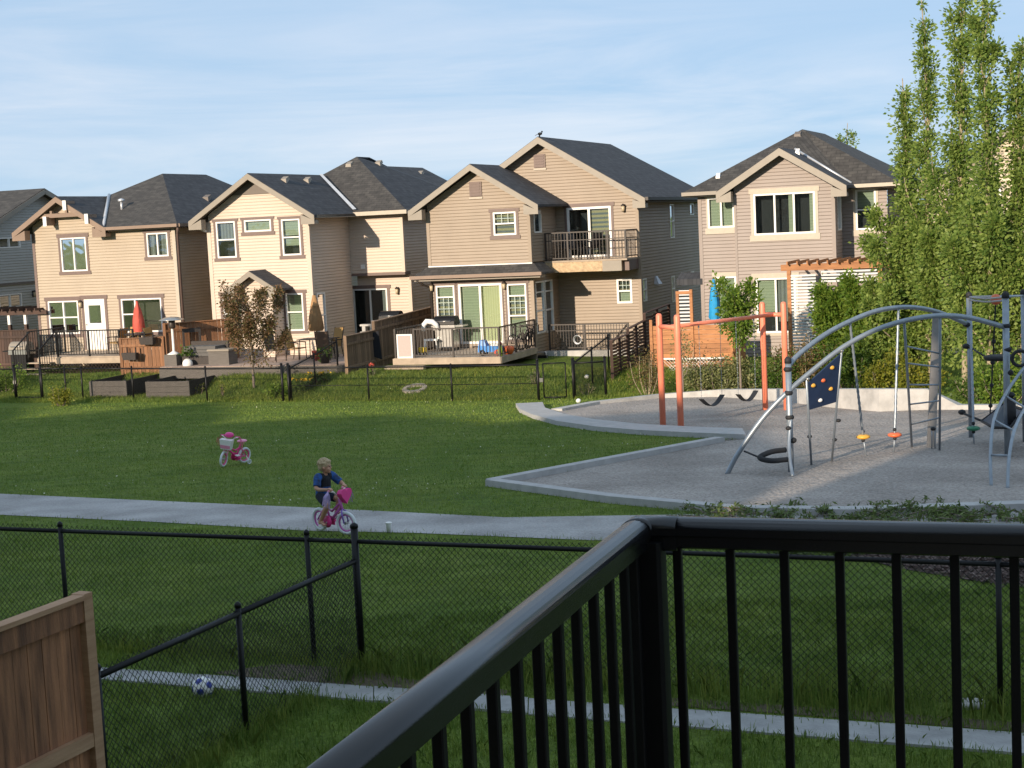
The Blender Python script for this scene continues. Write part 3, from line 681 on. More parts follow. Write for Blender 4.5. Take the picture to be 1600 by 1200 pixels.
# ---------------------------------------------------------------- cream house with hip roof and little porch gable (H2)
h, h0 = house('house', 'cream sided house with hip roof, dark window trim and small gabled bump-out', -12.8)
Wb = 4.26; W2 = 6.55; vR = 3.35; vL = 3.85; D2 = 13; ze = Z(4.72)
uo = h0[0]
a1 = rectH(h0, 0, 339, 346, 369, 403); a2 = rectH(h0, 0, 382, 343, 424, 362); a3 = rectH(h0, 0, 441, 342, 470, 399)
a4 = rectH(h0, 0, 350, 461, 380, 520); a5 = rectH(h0, 0, 447.5, 458, 475, 517)
siding(h, m_side2, pf, 0, Wb, 0, ze + 1.04, [a1, a2, a3, a4, a5], gable_lim(0, Wb, ze + .26, .62))
sw = rectS(h0, uo + Wb, 496, 457, 509, 528)
siding(h, m_side2, SXp(Wb), 0, vR, 0, ze, [sw], name='side_wall'); siding(h, m_side2, SXn(0), 0, D2, 0, ze, name='side_wall')
window(h, pf, a1, 1, 2, m_trim, [(0, 0, 1, 1, m_dark), (.15, .5, .9, 1, m_curt)], head=.1, sill=.12, side=.1)
window(h, pf, a2, 1, 1, m_trim, [(0, 0, 1, 1, m_blindg)], head=.1, sill=.13, side=.1)
window(h, pf, a3, 1, 2, m_trim, [(0, 0, 1, 1, m_dark), (.05, .55, .95, 1, m_blindg), (.1, .27, .95, .5, m_blindg)], head=.1, sill=.13, side=.1)
window(h, pf, a4, 1, 2, m_trim, [(0, 0, 1, 1, m_dark), (.1, .5, .9, 1, m_curt)], head=.12, sill=.1, side=.12)
window(h, pf, a5, 1, 2, m_trim, [(0, 0, 1, 1, m_dark), (0, 0, 1, 1, m_blindg)], head=.12, sill=.1, side=.12)
window(h, SXp(Wb), sw, 1, 2, None, [(0, 0, 1, 1, m_blindg)])
MB().poly([(Wb / 2 - 1.0, -.06, ze + .96), (Wb / 2 + 1.0, -.06, ze + .96), (Wb / 2, -.06, ze + 1.57)]).build('gable_panel', m_soffit, h)
corner(h, .03, 0, 0, ze, m_side2, .12); corner(h, Wb + .02, 0, 0, ze - .05, m_side2, .12)
pR = FX(vR); pL = FX(vL); zc = Z(2.45)
siding(h, m_side2, pR, Wb, W2, zc, ze); siding(h, m_side2, SXp(W2), vR, D2, zc, ze, name='side_wall'); siding(h, m_side2, SXp(W2), vL, D2, 0, zc, name='side_wall')
dr2 = rectH(h0, vL, 553.5, 451, 607, 530)
siding(h, m_side2, pL, Wb, W2, 0, zc, [dr2], name='wall')
MB().box(Wb, vR - .02, zc - .10, W2 + .04, vL, zc).build('cantilever_trim', m_trim, h)
window(h, pL, dr2, 2, 1, m_trim, [(0, 0, .5, 1, m_dark), (.5, 0, 1, 1, m_dark), (.82, 0, .96, 1, m_curt)], name='patio_door', sill=0, side=.12, head=.14)
lantern(h, pL, HV(622, 454, vL)[0] - uo, Z(HV(622, 454, vL)[1]))
MB().box(Wb + .45, vR - .05, zc + .18, Wb + .62, vR, zc + .35).build('wall_vent', m_white, h)
corner(h, W2 + .02, vR, zc, ze, m_side2, .1); corner(h, W2 + .02, vL, 0, zc - .1, m_side2, .1)
xg, zg, zgl = gable_roof(h, 0, Wb, 0, 5.4, ze + .26, .62, m_roof, m_fascia, .56, .5)
oh = .42; zl = ze + .1; zr = Z(7.16); xm = W2 / 2; yf = vR - .4; ya = yf + 3.45; yr = 7.6
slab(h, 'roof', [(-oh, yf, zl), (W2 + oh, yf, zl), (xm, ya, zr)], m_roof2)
slab(h, 'roof', [(W2 + oh, yf, zl), (W2 + oh, D2, zl), (xm, D2, zr - .34), (xm, 9.3, zr - .34), (xm, yr, zr), (xm, ya, zr)], m_roof)
slab(h, 'roof', [(-oh, D2, zl), (-oh, yf, zl), (xm, ya, zr), (xm, yr, zr), (xm, 9.3, zr - .34), (xm, D2, zr - .34)], m_roof)
slab(h, 'roof', [(W2 + oh, D2, zl), (W2 + oh, D2 + .01, zl), (W2 / 2 + .3, D2 + 2.6, zr - 1.6), (xm, D2, zr - .34)], m_roof)
eave_board(h, Wb + .4, yf + .02, W2 + oh - .03, vR, zl - .1, .05, m_soffit, 1); eave_board(h, W2, vR + .003, W2 + oh - .03, D2, zl - .1, .05, m_soffit, 1)
gutter(h, (Wb + .45, yf - .06, zl + .01), (W2 + oh + .05, yf - .06, zl + .01), m_trim4, s=.15); gutter(h, (Wb + .5, -.3, zgl + .0), (Wb + .5, yf, zgl + .0), m_fascia); gutter(h, (W2 + oh + .06, yf, zl), (W2 + oh + .06, D2, zl), m_fascia)
MB().poly([(Wb + .42, yf - .0, zl + .14), (Wb + .58, yf - .0, zl + .15), (xg + .24, 5.0, zg + .03), (xg + .1, 5.0, zg + .03)]).build('valley_flashing', m_flash, h)
MB().tube([(-.48, -.4, zgl - .15), (-.2, -.15, zgl - .35), (-.08, -.06, zgl - .42)], .055, 6).build('downspout', m_white, h)
for vx, vy, vz in ((xg + .5, 1.4, zg - .33), (xg + .5, 3.2, zg - .33), (xm - .1, ya - .5, zr - .40), (xm + .5, 7.4, zr - .35), (xm + .5, 11.6, zr - .72)): roof_vent(h, (vx, vy, vz), s=.14, m=m_fascia)
# gabled bump-out
vb = -.8; bx0, bx1 = HV(376, 470, vb)[0] - uo, HV(426, 470, vb)[0] - uo; zeb = Z(2.28)
siding(h, m_side2, FX(vb), bx0, bx1, 0, zeb + .42, [], gable_lim(bx0, bx1, zeb, .62), name='bump_out')
siding(h, m_side2, SXp(bx1), vb, 0, 0, zeb, name='bump_out'); siding(h, m_side2, SXn(bx0), vb, 0, 0, zeb, name='bump_out')
gable_roof(h, bx0, bx1, vb, 0.0, zeb, .62, m_roof, m_fascia, .45, .4, .14, .2)

# ---------------------------------------------------------------- brown house with two gables and balcony (H3)
h, h0 = house('house', 'brown sided house with double front gables, balcony and white patio door', -3.65)
uo = h0[0]; Wb = 3.88; W3 = 7.03; vM = 2.84; D3 = 12.6; ze = Z(4.66); zs = Z(2.72)
b1 = rectH(h0, 0, 771, 331, 806.5, 367.5)
siding(h, m_side3, pf, 0, Wb, zs, ze + 1.46, [b1], gable_lim(0, Wb, ze + .26, .6))
sb = rectS(h0, uo + Wb, 833.5, 328, 845, 364)
siding(h, m_side3, SXp(Wb), 0, vM, zs, ze, [sb], name='side_wall'); siding(h, m_side3, SXn(0), 0, D3, 0, ze, name='side_wall')
s0, z0, s1, z1 = b1
window(h, pf, b1, 1, 2, m_trim, [(0, 0, 1, 1, m_blindw)], head=.12, sill=.14, side=.1, bars=(3, 2, (s0 + .07, z0 + (z1 - z0) * .52, s1 - .07, z1 - .07)))
window(h, SXp(Wb), sb, 1, 1, None, [(0, 0, 1, 1, m_dark)])
def gvent(px0, py0, px1, py1, v):
    r = rectH(h0, v, px0, py0, px1, py1); g = MB(); pbox(g, FX(v), r[0], r[1], r[2], r[3], .0, .05); o = g.build('gable_vent', m_trim, h)
    for i in range(5):
        zz = r[1] + (r[3] - r[1]) * (i + .5) / 5; q = MB(); pbox(q, FX(v), r[0] + .06, zz - .03, r[2] - .06, zz + .02, .05, .065); q.build('louvre', m_trim, o)
    q = MB(); pbox(q, FX(v), r[0] - .02, r[1] - .09, r[2] + .02, r[1] - .02, 0, .05); q.build('vent_sill', m_trim4, o)
gvent(734, 284, 753, 307, 0); gvent(834.5, 241, 852.5, 262, vM)
MB().box(-.06, -.05, zs - .08, Wb + .06, .0, zs).build('flashing', m_white, h)
# lower bay, skirt roof
c1 = rectH(h0, 0, 683, 446, 712, 530); c2 = rectH(h0, 0, 718, 443, 786, 537); c3 = rectH(h0, 0, 794, 443, 824, 530)
zg_ = Z(2.36)
siding(h, m_side3, pf, .04, Wb + .02, 0, zs - .08, [c1, c2, c3])
d1 = rectS(h0, uo + Wb + .02, 837, 439, 850.5, 521); d2 = rectS(h0, uo + Wb + .02, 851.5, 437, 864, 519)
siding(h, m_side3, SXp(Wb + .02), 0, vM, 0, zs - .08, [d1, d2], name='side_wall')
for r in (c1, c3):
    s0, z0, s1, z1 = r; H_ = z1 - z0
    window(h, pf, r, 1, 3, m_trim, [(0, .35, 1, .78, m_blindw), (0, .78, 1, 1, m_blindg), (0, 0, 1, .35, m_blindg)], rowh=[.42, .38, .2], head=.12, sill=.1, side=.07, bars=(3, 3, (s0 + .07, z0 + H_ * .45, s1 - .07, z0 + H_ * .79)))
window(h, pf, c2, 2, 1, m_trim, [(0, 0, .5, 1, m_blindg), (.5, 0, 1, 1, m_blindy)], name='patio_door', fr=.085, head=.14, sill=0, side=.05)
for r in (d1, d2): window(h, SXp(Wb + .02), r, 1, 3, None, [(0, 0, 1, 1, m_dark), (0, .4, 1, .8, m_blindg)], rowh=[.45, .4, .2])
slab(h, 'skirt_roof', [(-.5, -.55, zg_), (Wb + .55, -.55, zg_), (Wb + .12, -.02, zs - .02), (-.1, -.02, zs - .02)], m_roof2, .06)
slab(h, 'skirt_roof', [(Wb + .55, -.55, zg_), (Wb + .55, .9, zg_), (Wb + .12, .9, zs - .02), (Wb + .12, -.02, zs - .02)], m_roof2, .06)
slab(h, 'skirt_roof', [(-.5, .6, zg_), (-.5, -.55, zg_), (-.1, -.02, zs - .02), (-.1, .6, zs - .02)], m_roof2, .06)
gutter(h, (-.56, -.6, zg_ + .04), (Wb + .6, -.6, zg_ + .04), m_fascia1); MB().box(-.45, -.5, zg_ - .16, Wb + .5, 0, zg_ - .1).build('soffit', m_fascia, h)
MB().tube([(-.35, -.55, zg_ - .08), (-.2, -.3, zg_ - .3), (.0, -.08, zg_ - .42), (.0, -.08, .3)], .045, 6).build('downspout', m_bronze, h)
lantern(h, pf, HV(676, 449, 0)[0] - uo, Z(HV(676, 449, 0)[1])); lantern(h, pf, HV(789, 446, 0)[0] - uo, Z(HV(789, 446, 0)[1]))
corner(h, .02, 0, zs, ze, m_side3); corner(h, Wb + .02, 0, zs, ze - .05, m_side3); corner(h, Wb + .04, 0, 0, zs - .3, m_side3)
gable_roof(h, 0, Wb, 0, vM + .3, ze + .26, .62, m_roof, m_fascia, .54, .5)
# main gable
pm = FX(vM); e1 = rectH(h0, vM, 887, 323, 956, 402); e2 = rectH(h0, vM, 964, 435, 988, 474)
siding(h, m_side3, pm, 0, W3, 0, Z(7.08), [e1, e2], gable_lim(0, W3, Z(4.96), .61))
window(h, pm, e1, 2, 1, m_trim, [(0, 0, .5, 1, m_dark), (.5, 0, 1, 1, m_blindw)], name='balcony_door', fr=.085, sill=0, head=.14, side=.09)
s0, z0, s1, z1 = e2
window(h, pm, e2, 1, 2, None, [(0, 0, 1, 1, m_blindg), (0, .5, 1, 1, m_blindw)], fr=.075, bars=(3, 2, (s0 + .08, z0 + (z1 - z0) * .52, s1 - .08, z1 - .08)))
lantern(h, pm, HV(975, 325, vM)[0] - uo, Z(HV(975, 325, vM)[1]))
uR = uo + W3; side_w = [rectS(h0, uR, 1046, 319, 1052.5, 372), rectS(h0, uR, 1077, 318, 1083, 336), rectS(h0, uR, 1004, 435, 1010, 471), rectS(h0, uR, 1049, 431, 1054, 472), rectS(h0, uR, 1079, 424, 1084, 443)]
siding(h, m_side3, SXp(W3), vM, D3, 0, Z(4.74), side_w, name='side_wall')
for r in side_w: window(h, SXp(W3), r, 1, 2 if r[3] - r[1] > .7 else 1, None, [(0, 0, 1, 1, m_dark)], fr=.05)
mb = MB(); vv, zz = HU(1024, 438, uR); mb.hexa([(W3, vv - .25, Z(zz) - .14), (W3 + .2, vv - .25, Z(zz) - .14), (W3 + .2, vv + .25, Z(zz) - .14), (W3, vv + .25, Z(zz) - .14), (W3, vv - .1, Z(zz) + .16), (W3 + .06, vv - .1, Z(zz) + .16), (W3 + .06, vv + .1, Z(zz) + .16), (W3, vv + .1, Z(zz) + .16)]); mb.build('vent_hood', m_flash, h)
corner(h, W3 + .02, vM, 0, Z(4.6), m_side3)
xm = W3 / 2; zl = Z(4.95) - .61 * .45 + .14; zr = Z(4.95) + .61 * xm + .14; yb = 11.4; y0 = vM - .5
slab(h, 'roof', [(-.45, D3 + .4, zl), (-.45, y0, zl), (xm, y0, zr), (xm, yb, zr)], m_roof, .1)
slab(h, 'roof', [(W3 + .45, y0, zl), (W3 + .45, D3 + .4, zl), (xm, yb, zr), (xm, y0, zr)], m_roof, .1)
slab(h, 'roof', [(W3 + .45, D3 + .4, zl), (-.45, D3 + .4, zl), (xm, yb, zr)], m_roof, .1)
fb = MB()
for xe in (-.45, W3 + .45):
    a, b = zl - .02, zr - .02
    fb.hexa([(xe, y0 - .035, a - .24), (xm, y0 - .035, b - .24), (xm, y0 + .01, b - .24), (xe, y0 + .01, a - .24), (xe, y0 - .035, a), (xm, y0 - .035, b), (xm, y0 + .01, b), (xe, y0 + .01, a)])
fb.hexa([(W3 - .02, y0 - .03, zl - .36), (W3 + .45, y0 - .03, zl - .36), (W3 + .45, y0 + .35, zl - .36), (W3 - .02, y0 + .35, zl - .36), (W3 - .02, y0 - .03, zl - .05), (W3 + .45, y0 - .03, zl - .2), (W3 + .45, y0 + .35, zl - .2), (W3 - .02, y0 + .35, zl - .05)])
fb.build('rake_board', m_fascia, h)
q = MB()
for xe in (-.45, W3 + .45): q.poly([(xe, y0, zl - .12), (xm, y0, zr - .12), (xm, vM + .02, zr - .12), (xe, vM + .02, zl - .12)])
q.build('soffit', m_soffit, h)
eave_board(h, W3, y0 + .36, W3 + .43, D3, zl - .12, .05, m_soffit, 1); gutter(h, (W3 + .5, y0, zl + .02), (W3 + .5, D3 + .4, zl + .02), m_bronze)
mb = MB().tube([(xm, vM - .3, zr), (xm, vM - .3, zr + .05)], .03, 6); mb.ball((xm + .02, vM - .3, zr + .1), .06, 8, 6, 1.5, .8, .9); mb.ball((xm + .1, vM - .3, zr + .17), .035, 8, 6); mb.beam((xm - .05, vM - .3, zr + .1), (xm - .17, vM - .3, zr + .05), .03, .015)
tag(mb.build('bird', m_black, None), 'small dark bird perched on the peak of the tall brown gable', 'bird')
bird = COL.objects['bird']; bird.location = h.location; bird.rotation_euler = h.rotation_euler
# balcony
vB = 1.35; zf = Z(2.70); x0 = Wb + .03; x1 = W3 - .02
bal = MB(); bal.box(x0, vB, zf - .06, x1, vM - .02, zf); bal = bal.build('balcony', m_deckw, h)
MB().hexa([(x0, vB + .02, zf - .42), (x1 - .22, vB + .02, zf - .42), (x1 - .22, vM - .02, zf - .42), (x0, vM - .02, zf - .42), (x0, vB + .02, zf - .062), (x1 - .22, vB + .02, zf - .062), (x1 - .22, vM - .02, zf - .062), (x0, vM - .02, zf - .062)]).build('balcony_fascia', m_osb, bal)
MB().box(x1 - .92, vB - .0, zf - .43, x1 - .21, vB + .018, zf - .064).build('fascia_wrap', m_fascia, bal); MB().box(x1 - .22, vB + .25, zf - .43, x1, vM - .03, zf - .064).build('fascia_wrap', m_trim, bal)
def railing(par, p, q, hgt, m, step=.115, post=None, nm='spindle', mid=None, base=.08, rw=.05):
    """metal guard rail: top and bottom rail, posts, one object per spindle"""
    p = Vector(p); q = Vector(q); L_ = (q - p).length; d = (q - p) / L_; zz = Vector((0, 0, 1))
    MB().beam(p + zz * hgt, q + zz * hgt, rw, .045).build('top_rail', m, par); MB().beam(p + zz * base, q + zz * base, .035, .035).build('bottom_rail', m, par)
    if mid: MB().beam(p + zz * mid, q + zz * mid, .03, .03).build('mid_rail', m, par)
    ps = post if post is not None else [0, 1]
    for t_ in ps: a = p.lerp(q, t_); MB().beam(a, a + zz * (hgt + .02), .06, .06).build('post', m, par)
    n = max(2, int(L_ / step)); sp = None
    for i in range(1, n):
        a = p + d * (L_ * i / n)
        if sp is None:
            sp = MB(); sp.box(-.009, -.009, base, .009, .009, hgt - .02); sp = sp.build(nm, m, par); sp.location = a
        else: share(sp, nm, par, a)
br = thing('balcony_railing', 'bronze metal railing round the upper balcony of the brown house', 'railing', h.location, -TH)
railing(br, (x0 + .05, vB + .06, zf), (x1 - .05, vB + .06, zf), 1.0, m_bronze, .12, [0, .28, .78, 1], mid=.72); railing(br, (x1 - .05, vB + .07, zf), (x1 - .05, vM - .05, zf), 1.0, m_bronze, .12, [], mid=.72)
# dark bistro chairs on balcony
def small_chair(label, p, rz, m, seat_m, group=None, arms=True, hb=.95, name='patio_chair'):
    c = thing(name, label, 'chair', p, rz, group)
    MB().hexa([(-.24, -.24, .40), (.24, -.24, .40), (.24, .22, .37), (-.24, .22, .37), (-.24, -.24, .44), (.24, -.24, .44), (.24, .22, .41), (-.24, .22, .41)]).build('seat', seat_m, c)
    MB().hexa([(-.23, .20, .42), (.23, .20, .42), (.23, .24, .42), (-.23, .24, .42), (-.23, .36, hb), (.23, .36, hb), (.23, .40, hb), (-.23, .40, hb)]).build('backrest', seat_m, c)
    for sx in (-.25, .25):
        MB().tube([(sx, -.26, 0), (sx, -.25, .62 if arms else .42)], .016, 6).build('leg', m, c); MB().tube([(sx, .30, 0), (sx, .22, .42), (sx, .39, hb + .02)], .016, 6).build('leg', m, c)
        if arms: MB().tube([(sx, -.27, .62), (sx, .0, .64), (sx, .28, .62)], .02, 6).build('armrest', m, c)
    return c
def hw(hh, x, y, z): return parent_matrix(hh) @ Vector((x, y, z))
small_chair('dark bistro chair on the balcony beside the wall', hw(h, x0 + .75, vB + .75, zf), -TH + .5, m_black, m_black)
small_chair('dark bistro chair on the balcony in front of the glass door', hw(h, x0 + 1.55, vB + .75, zf), -TH - .5, m_black, m_black)
h3 = h

# ---------------------------------------------------------------- taupe house with triple window (H4)
h, h0 = house('house', 'taupe sided house with wide triple window under a front gable', 6.4)
uo = h0[0]; W4 = 6.0; bx0, bx1 = 1.22, 4.5; vr = 1.5; D4 = 11; ze = Z(4.74); vb = -.22
f1 = rectH(h0, 0, 1106, 308, 1149, 356); f2 = rectH(h0, vb, 1178, 301, 1274, 366); f3 = rectH(h0, 0, 1120, 432, 1147, 500); f4 = rectH(h0, vb, 1182, 434, 1244, 520); f5 = rectH(h0, vr, 1337, 296, 1369, 359)
f1 = (f1[0], f1[1], bx0 - .05, f1[3]); f3 = (f3[0], f3[1], bx0 - .06, f3[3])
siding(h, m_side4, FX(0), 0, bx0, 0, ze, [f1, f3]); siding(h, m_side4, FX(vb), bx0, bx1, 0, ze + 1.27, [f2, f4], gable_lim(bx0, bx1, ze + .25, .62))
siding(h, m_side4, SXn(bx0), vb, 0, 0, ze, name='side_wall'); siding(h, m_side4, SXn(0), 0, D4, 0, ze, name='side_wall')
f6 = rectS(h0, uo + bx1, 1308, 298, 1313.5, 360)
siding(h, m_side4, SXp(bx1), vb, vr, 0, ze, [f6], name='side_wall'); siding(h, m_side4, FX(vr), bx1, W4, 0, ze, [f5]); siding(h, m_side4, SXp(W4), vr, D4, 0, ze, name='side_wall')
window(h, FX(0), f1, 2, 1, m_trim4, [(0, 0, 1, 1, m_blindg)], side=.05, head=.1, sill=.2)
window(h, FX(vb), f2, 3, 1, m_trim4, [(0, 0, 1, 1, m_dark), (.56, 0, .64, 1, m_blindg), (.9, 0, .97, 1, m_blindg)], side=.1, head=.17, sill=.2)
window(h, FX(0), f3, 1, 1, m_trim4, [(0, 0, 1, 1, m_blindg)], side=.08, head=.14, sill=.1)
window(h, FX(vb), f4, 2, 1, m_trim4, [(0, 0, 1, 1, m_dark), (0, .38, .5, 1, m_blindg), (.5, .2, 1, 1, m_curt)], side=.08, head=.16, sill=.1)
window(h, FX(vr), f5, 1, 2, m_trim4, [(0, 0, 1, 1, m_dark), (0, .55, 1, 1, m_blindg)], side=.08, head=.1, sill=.2)
window(h, SXp(bx1), f6, 1, 1, None, [(0, 0, 1, 1, m_dark)])
corner(h, .02, 0, 0, ze, m_side4); corner(h, bx1 + .02, vb, 0, ze, m_side4); corner(h, bx0 + .05, vb, 0, ze - .1, m_side4, .06)
gable_roof(h, bx0, bx1, vb, 3.2, ze + .25, .62, m_roof, m_fascia, .5, .45, .16, .24)
oh = .5; zl = ze + .12; xm = 2.95; zr = Z(6.9); yf = -.4; ya = 3.2; ybk = D4 + .4
xgm = (bx0 + bx1) / 2; zg4 = ze + .25 + .62 * (bx1 - bx0) / 2 + .15; kf = (zr - zl) / (ya - yf); yg4 = yf + (zg4 - zl) / kf
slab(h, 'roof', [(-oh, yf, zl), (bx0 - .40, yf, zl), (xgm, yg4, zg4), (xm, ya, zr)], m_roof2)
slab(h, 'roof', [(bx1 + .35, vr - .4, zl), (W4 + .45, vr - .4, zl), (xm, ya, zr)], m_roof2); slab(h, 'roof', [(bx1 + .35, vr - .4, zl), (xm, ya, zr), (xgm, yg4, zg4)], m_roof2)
slab(h, 'roof', [(W4 + .45, vr - .4, zl), (W4 + .45, ybk, zl), (xm, ybk - 3.4, zr + .02), (xm, ya, zr)], m_roof2)
slab(h, 'roof', [(-oh, ybk, zl), (-oh, yf, zl), (xm, ya, zr), (xm, ybk - 3.4, zr + .02)], m_roof); slab(h, 'roof', [(W4 + .45, ybk, zl), (-oh, ybk, zl), (xm, ybk - 3.4, zr + .02)], m_roof)
gutter(h, (-oh, yf - .06, zl + .01), (bx0 - .45, yf - .06, zl + .01), m_fascia); gutter(h, (bx1 + .5, vr - .46, zl + .01), (W4 + .5, vr - .46, zl + .01), m_trim4)
eave_board(h, -oh + .03, yf + .02, bx0 - .42, 0, zl - .1, .05, m_soffit, 1); eave_board(h, bx1 + .5, vr - .38, W4 + .4, vr, zl - .1, .05, m_soffit, 1); eave_board(h, -oh + .03, .003, 0, D4, zl - .1, .05, m_soffit, 1)
roof_vent(h, (xm - .1, ya - .35, zr - .28), s=.13, m=m_soffit); roof_vent(h, (.55, .45, zl + kf * .85 - .06), s=.08, m=m_white); roof_vent(h, (xgm + .3, 1.0, zg4 - .2), s=.08, m=m_white)
MB().tube([(bx1 + .40, vr - .42, zl + .05), (xgm + .05, yg4, zg4 + .03)], .045, 6).build('valley_flashing', m_flash, h)
slab(h, 'porch_roof', [(-.9, .6, Z(2.15)), (-.9, -.05, Z(1.95)), (0, -.05, Z(1.95)), (0, .6, Z(2.15))], m_roof, .2)
h4 = h
# ---------------------------------------------------------------- grey house at the far left (H0), beige house behind the poplars (H5)
h, h0 = house('house', 'grey sided house with gable end wall beside the tan house', -33.0)
W0 = 8.6; uR = -33 + W0; D0 = 9.6
g1 = rectS(h0, uR, -20, 371, 31, 388); g2 = rectS(h0, uR, -20, 460, 34, 482)
siding(h, m_side0, SXp(W0), 0, D0, 0, Z(6.55), [g1, g2], gable_lim(0, D0, Z(4.6), .40), name='side_wall'); siding(h, m_side0, FX(0), 0, W0, 0, Z(4.6))
window(h, SXp(W0), g1, 3, 1, None, [(0, 0, 1, 1, m_dark)]); window(h, SXp(W0), g2, 3, 1, None, [(0, 0, 1, 1, m_dark), (.7, 0, 1, 1, m_curt)])
zz = Z(6.62)
slab(h, 'roof', [(-.4, -.5, Z(4.5)), (W0 + .5, -.5, Z(4.5)), (W0 + .5, D0 / 2, zz), (-.4, D0 / 2, zz)], m_roof2); slab(h, 'roof', [(W0 + .5, D0 + .5, Z(4.5)), (-.4, D0 + .5, Z(4.5)), (-.4, D0 / 2, zz), (W0 + .5, D0 / 2, zz)], m_roof2)
fb = MB(); fb.beam((W0 + .5, -.5, Z(4.36)), (W0 + .5, D0 / 2, zz - .14), .05, .2); fb.beam((W0 + .5, D0 + .5, Z(4.36)), (W0 + .5, D0 / 2, zz - .14), .05, .2); fb.build('rake_board', m_fascia, h)
MB().box(W0, 0, Z(2.52), W0 + .05, D0, Z(2.62)).build('belt_board', m_soffit, h)
vv, z5 = HU(51, 459, uR); lantern(h, SXp(W0), vv, Z(z5))
h, h0 = house('house', 'beige sided house glimpsed through the tall poplars', 13.9)
siding(h, m_side5, FX(0), 0, 8, 0, Z(6.9), [(.8, Z(.4), 2.2, Z(2.0)), (1.0, Z(3.2), 2.2, Z(4.5)), (4.2, Z(3.2), 5.4, Z(4.5)), (4.0, Z(.2), 6.0, Z(2.0))], gable_lim(0, 8, Z(4.75), .6)); siding(h, m_side5, SXn(0), 0, 10, 0, Z(4.75), name='side_wall')
for r in ((.8, Z(.4), 2.2, Z(2.0)), (1.0, Z(3.2), 2.2, Z(4.5)), (4.2, Z(3.2), 5.4, Z(4.5)), (4.0, Z(.2), 6.0, Z(2.0))): window(h, pf, r, 2, 1, m_trim4, [(0, 0, 1, 1, m_dark)])
gable_roof(h, 0, 8, 0, 10, Z(4.75), .6, m_roof, m_fascia)

# ---------------------------------------------------------------- the row of houses behind the photographer (they throw the long shadow)
R2 = Vector((0, -3.2, 0))
def back_house(label, u0, w, eave, ridge, m, dep=11.0, yoff=0.0, peak=None):
    pk = peak or w / 2; el_ = ridge - (ridge - eave) / (w - pk) * pk * (1 if peak is None else .55)
    hh = thing('house', label, 'house', R2 + U * u0 + V * yoff, -TH)
    siding(hh, m, lambda s, z, o: (s, o, z), 0, w, 0, ridge - .1, [(1.2, .3, 3.0, 2.3), (1.4, 3.4, 2.6, 4.6), (w - 2.6, 3.4, w - 1.2, 4.6)], (lambda z: (max(0, (z - el_) / (ridge - el_) * pk), min(w, max(w - (z - eave) / (ridge - eave) * (w - pk), max(0, (z - el_) / (ridge - el_) * pk))))), row_h=.3)
    for r in ((1.4, 3.4, 2.6, 4.6), (w - 2.6, 3.4, w - 1.2, 4.6), (1.2, .3, 3.0, 2.3)): window(hh, lambda s, z, o: (s, o, z), r, 2, 1, m_trim, [(0, 0, 1, 1, m_dark)])
    mb = MB(); mb.poly([(0, 0, 0), (0, -dep, 0), (0, -dep, el_), (0, 0, el_)]); mb.poly([(w, 0, 0), (w, -dep, 0), (w, -dep, eave), (w, 0, eave)]); mb.poly([(0, -dep, 0), (w, -dep, 0), (w, -dep, eave), (pk, -dep, ridge), (0, -dep, el_)]); mb.build('side_wall', m, hh)
    k = (ridge - eave) / (w - pk); k2 = (ridge - el_) / pk; o = .4
    slab(hh, 'roof', [(-o, -dep - o, el_ - k2 * o), (-o, o, el_ - k2 * o), (pk, o, ridge), (pk, -dep - o, ridge)], m_roof); slab(hh, 'roof', [(w + o, o, eave - k * o), (w + o, -dep - o, eave - k * o), (pk, -dep - o, ridge), (pk, o, ridge)], m_roof)
    return hh
back_house('house with the black railed deck facing the park', -1.2, 7.2, 7.82, 11.37, m_side5)
back_house('brown house next to the one with the black railed deck', -10.3, 8.6, 10.74, 12.01, m_side3)
back_house('lower roofed tan house across the lawn from the swing set', -23.0, 11.3, 7.50, 10.10, m_side1, peak=4.4)
back_house('grey house across the lawn from the pink bicycle', -32.5, 9.1, 9.35, 9.95, m_side0)
back_house('taupe house across the lawn from the garden planters', -41.6, 8.6, 9.72, 10.99, m_side4)
back_house('cream house across the lawn from the tan house', -50.6, 8.6, 10.10, 11.50, m_side2)
back_house('tan house two doors beyond the black railed deck', 7.9, 7.2, 7.82, 11.37, m_side1)
back_house('cream house at the end of the row past the railed deck', 16.9, 7.2, 7.82, 11.37, m_side2)
# ================================================================= YARDS OF THE FAR ROW
def chain_mesh(mb, p, q, hgt, w=.06, r=.0022, over=.03, b=.04):
    p = Vector(p); q = Vector(q); L_ = math.hypot(q.x - p.x, q.y - p.y); d = (q - p) / L_
    n = Vector((-(q - p).y, (q - p).x, 0)).normalized(); H_ = hgt - b
    def at(s, z, o): s = s; return p + d * s + Vector((0, 0, b + z)) + n * o
    k = int((L_ + H_) / w) + 2
    for sgn in (1, -1):
        for i in range(k):
            s_a = -H_ + i * w if sgn > 0 else i * w           # bottom position
            s_b = s_a + sgn * H_
            za, zb = 0., H_ + over
            s_b = s_a + sgn * (H_ + over)
            lo, hi = 0., 1.
            for lim_, side in ((0., 0), (L_, 1)):
                if (s_b - s_a) != 0:
                    t_ = (lim_ - s_a) / (s_b - s_a)
                    inside0 = s_a >= 0 if side == 0 else s_a <= L_
                    inside1 = s_b >= 0 if side == 0 else s_b <= L_
                    if not inside0 and not inside1: lo, hi = 1, 0; break
                    if not inside0: lo = max(lo, t_)
                    if not inside1: hi = min(hi, t_)
            if hi - lo < .02: continue
            a = at(s_a + (s_b - s_a) * lo, za + (zb - za) * lo, .002 * sgn); c = at(s_a + (s_b - s_a) * hi, za + (zb - za) * hi, .002 * sgn)
            mb.tube([a, c], r, 3, caps=False)
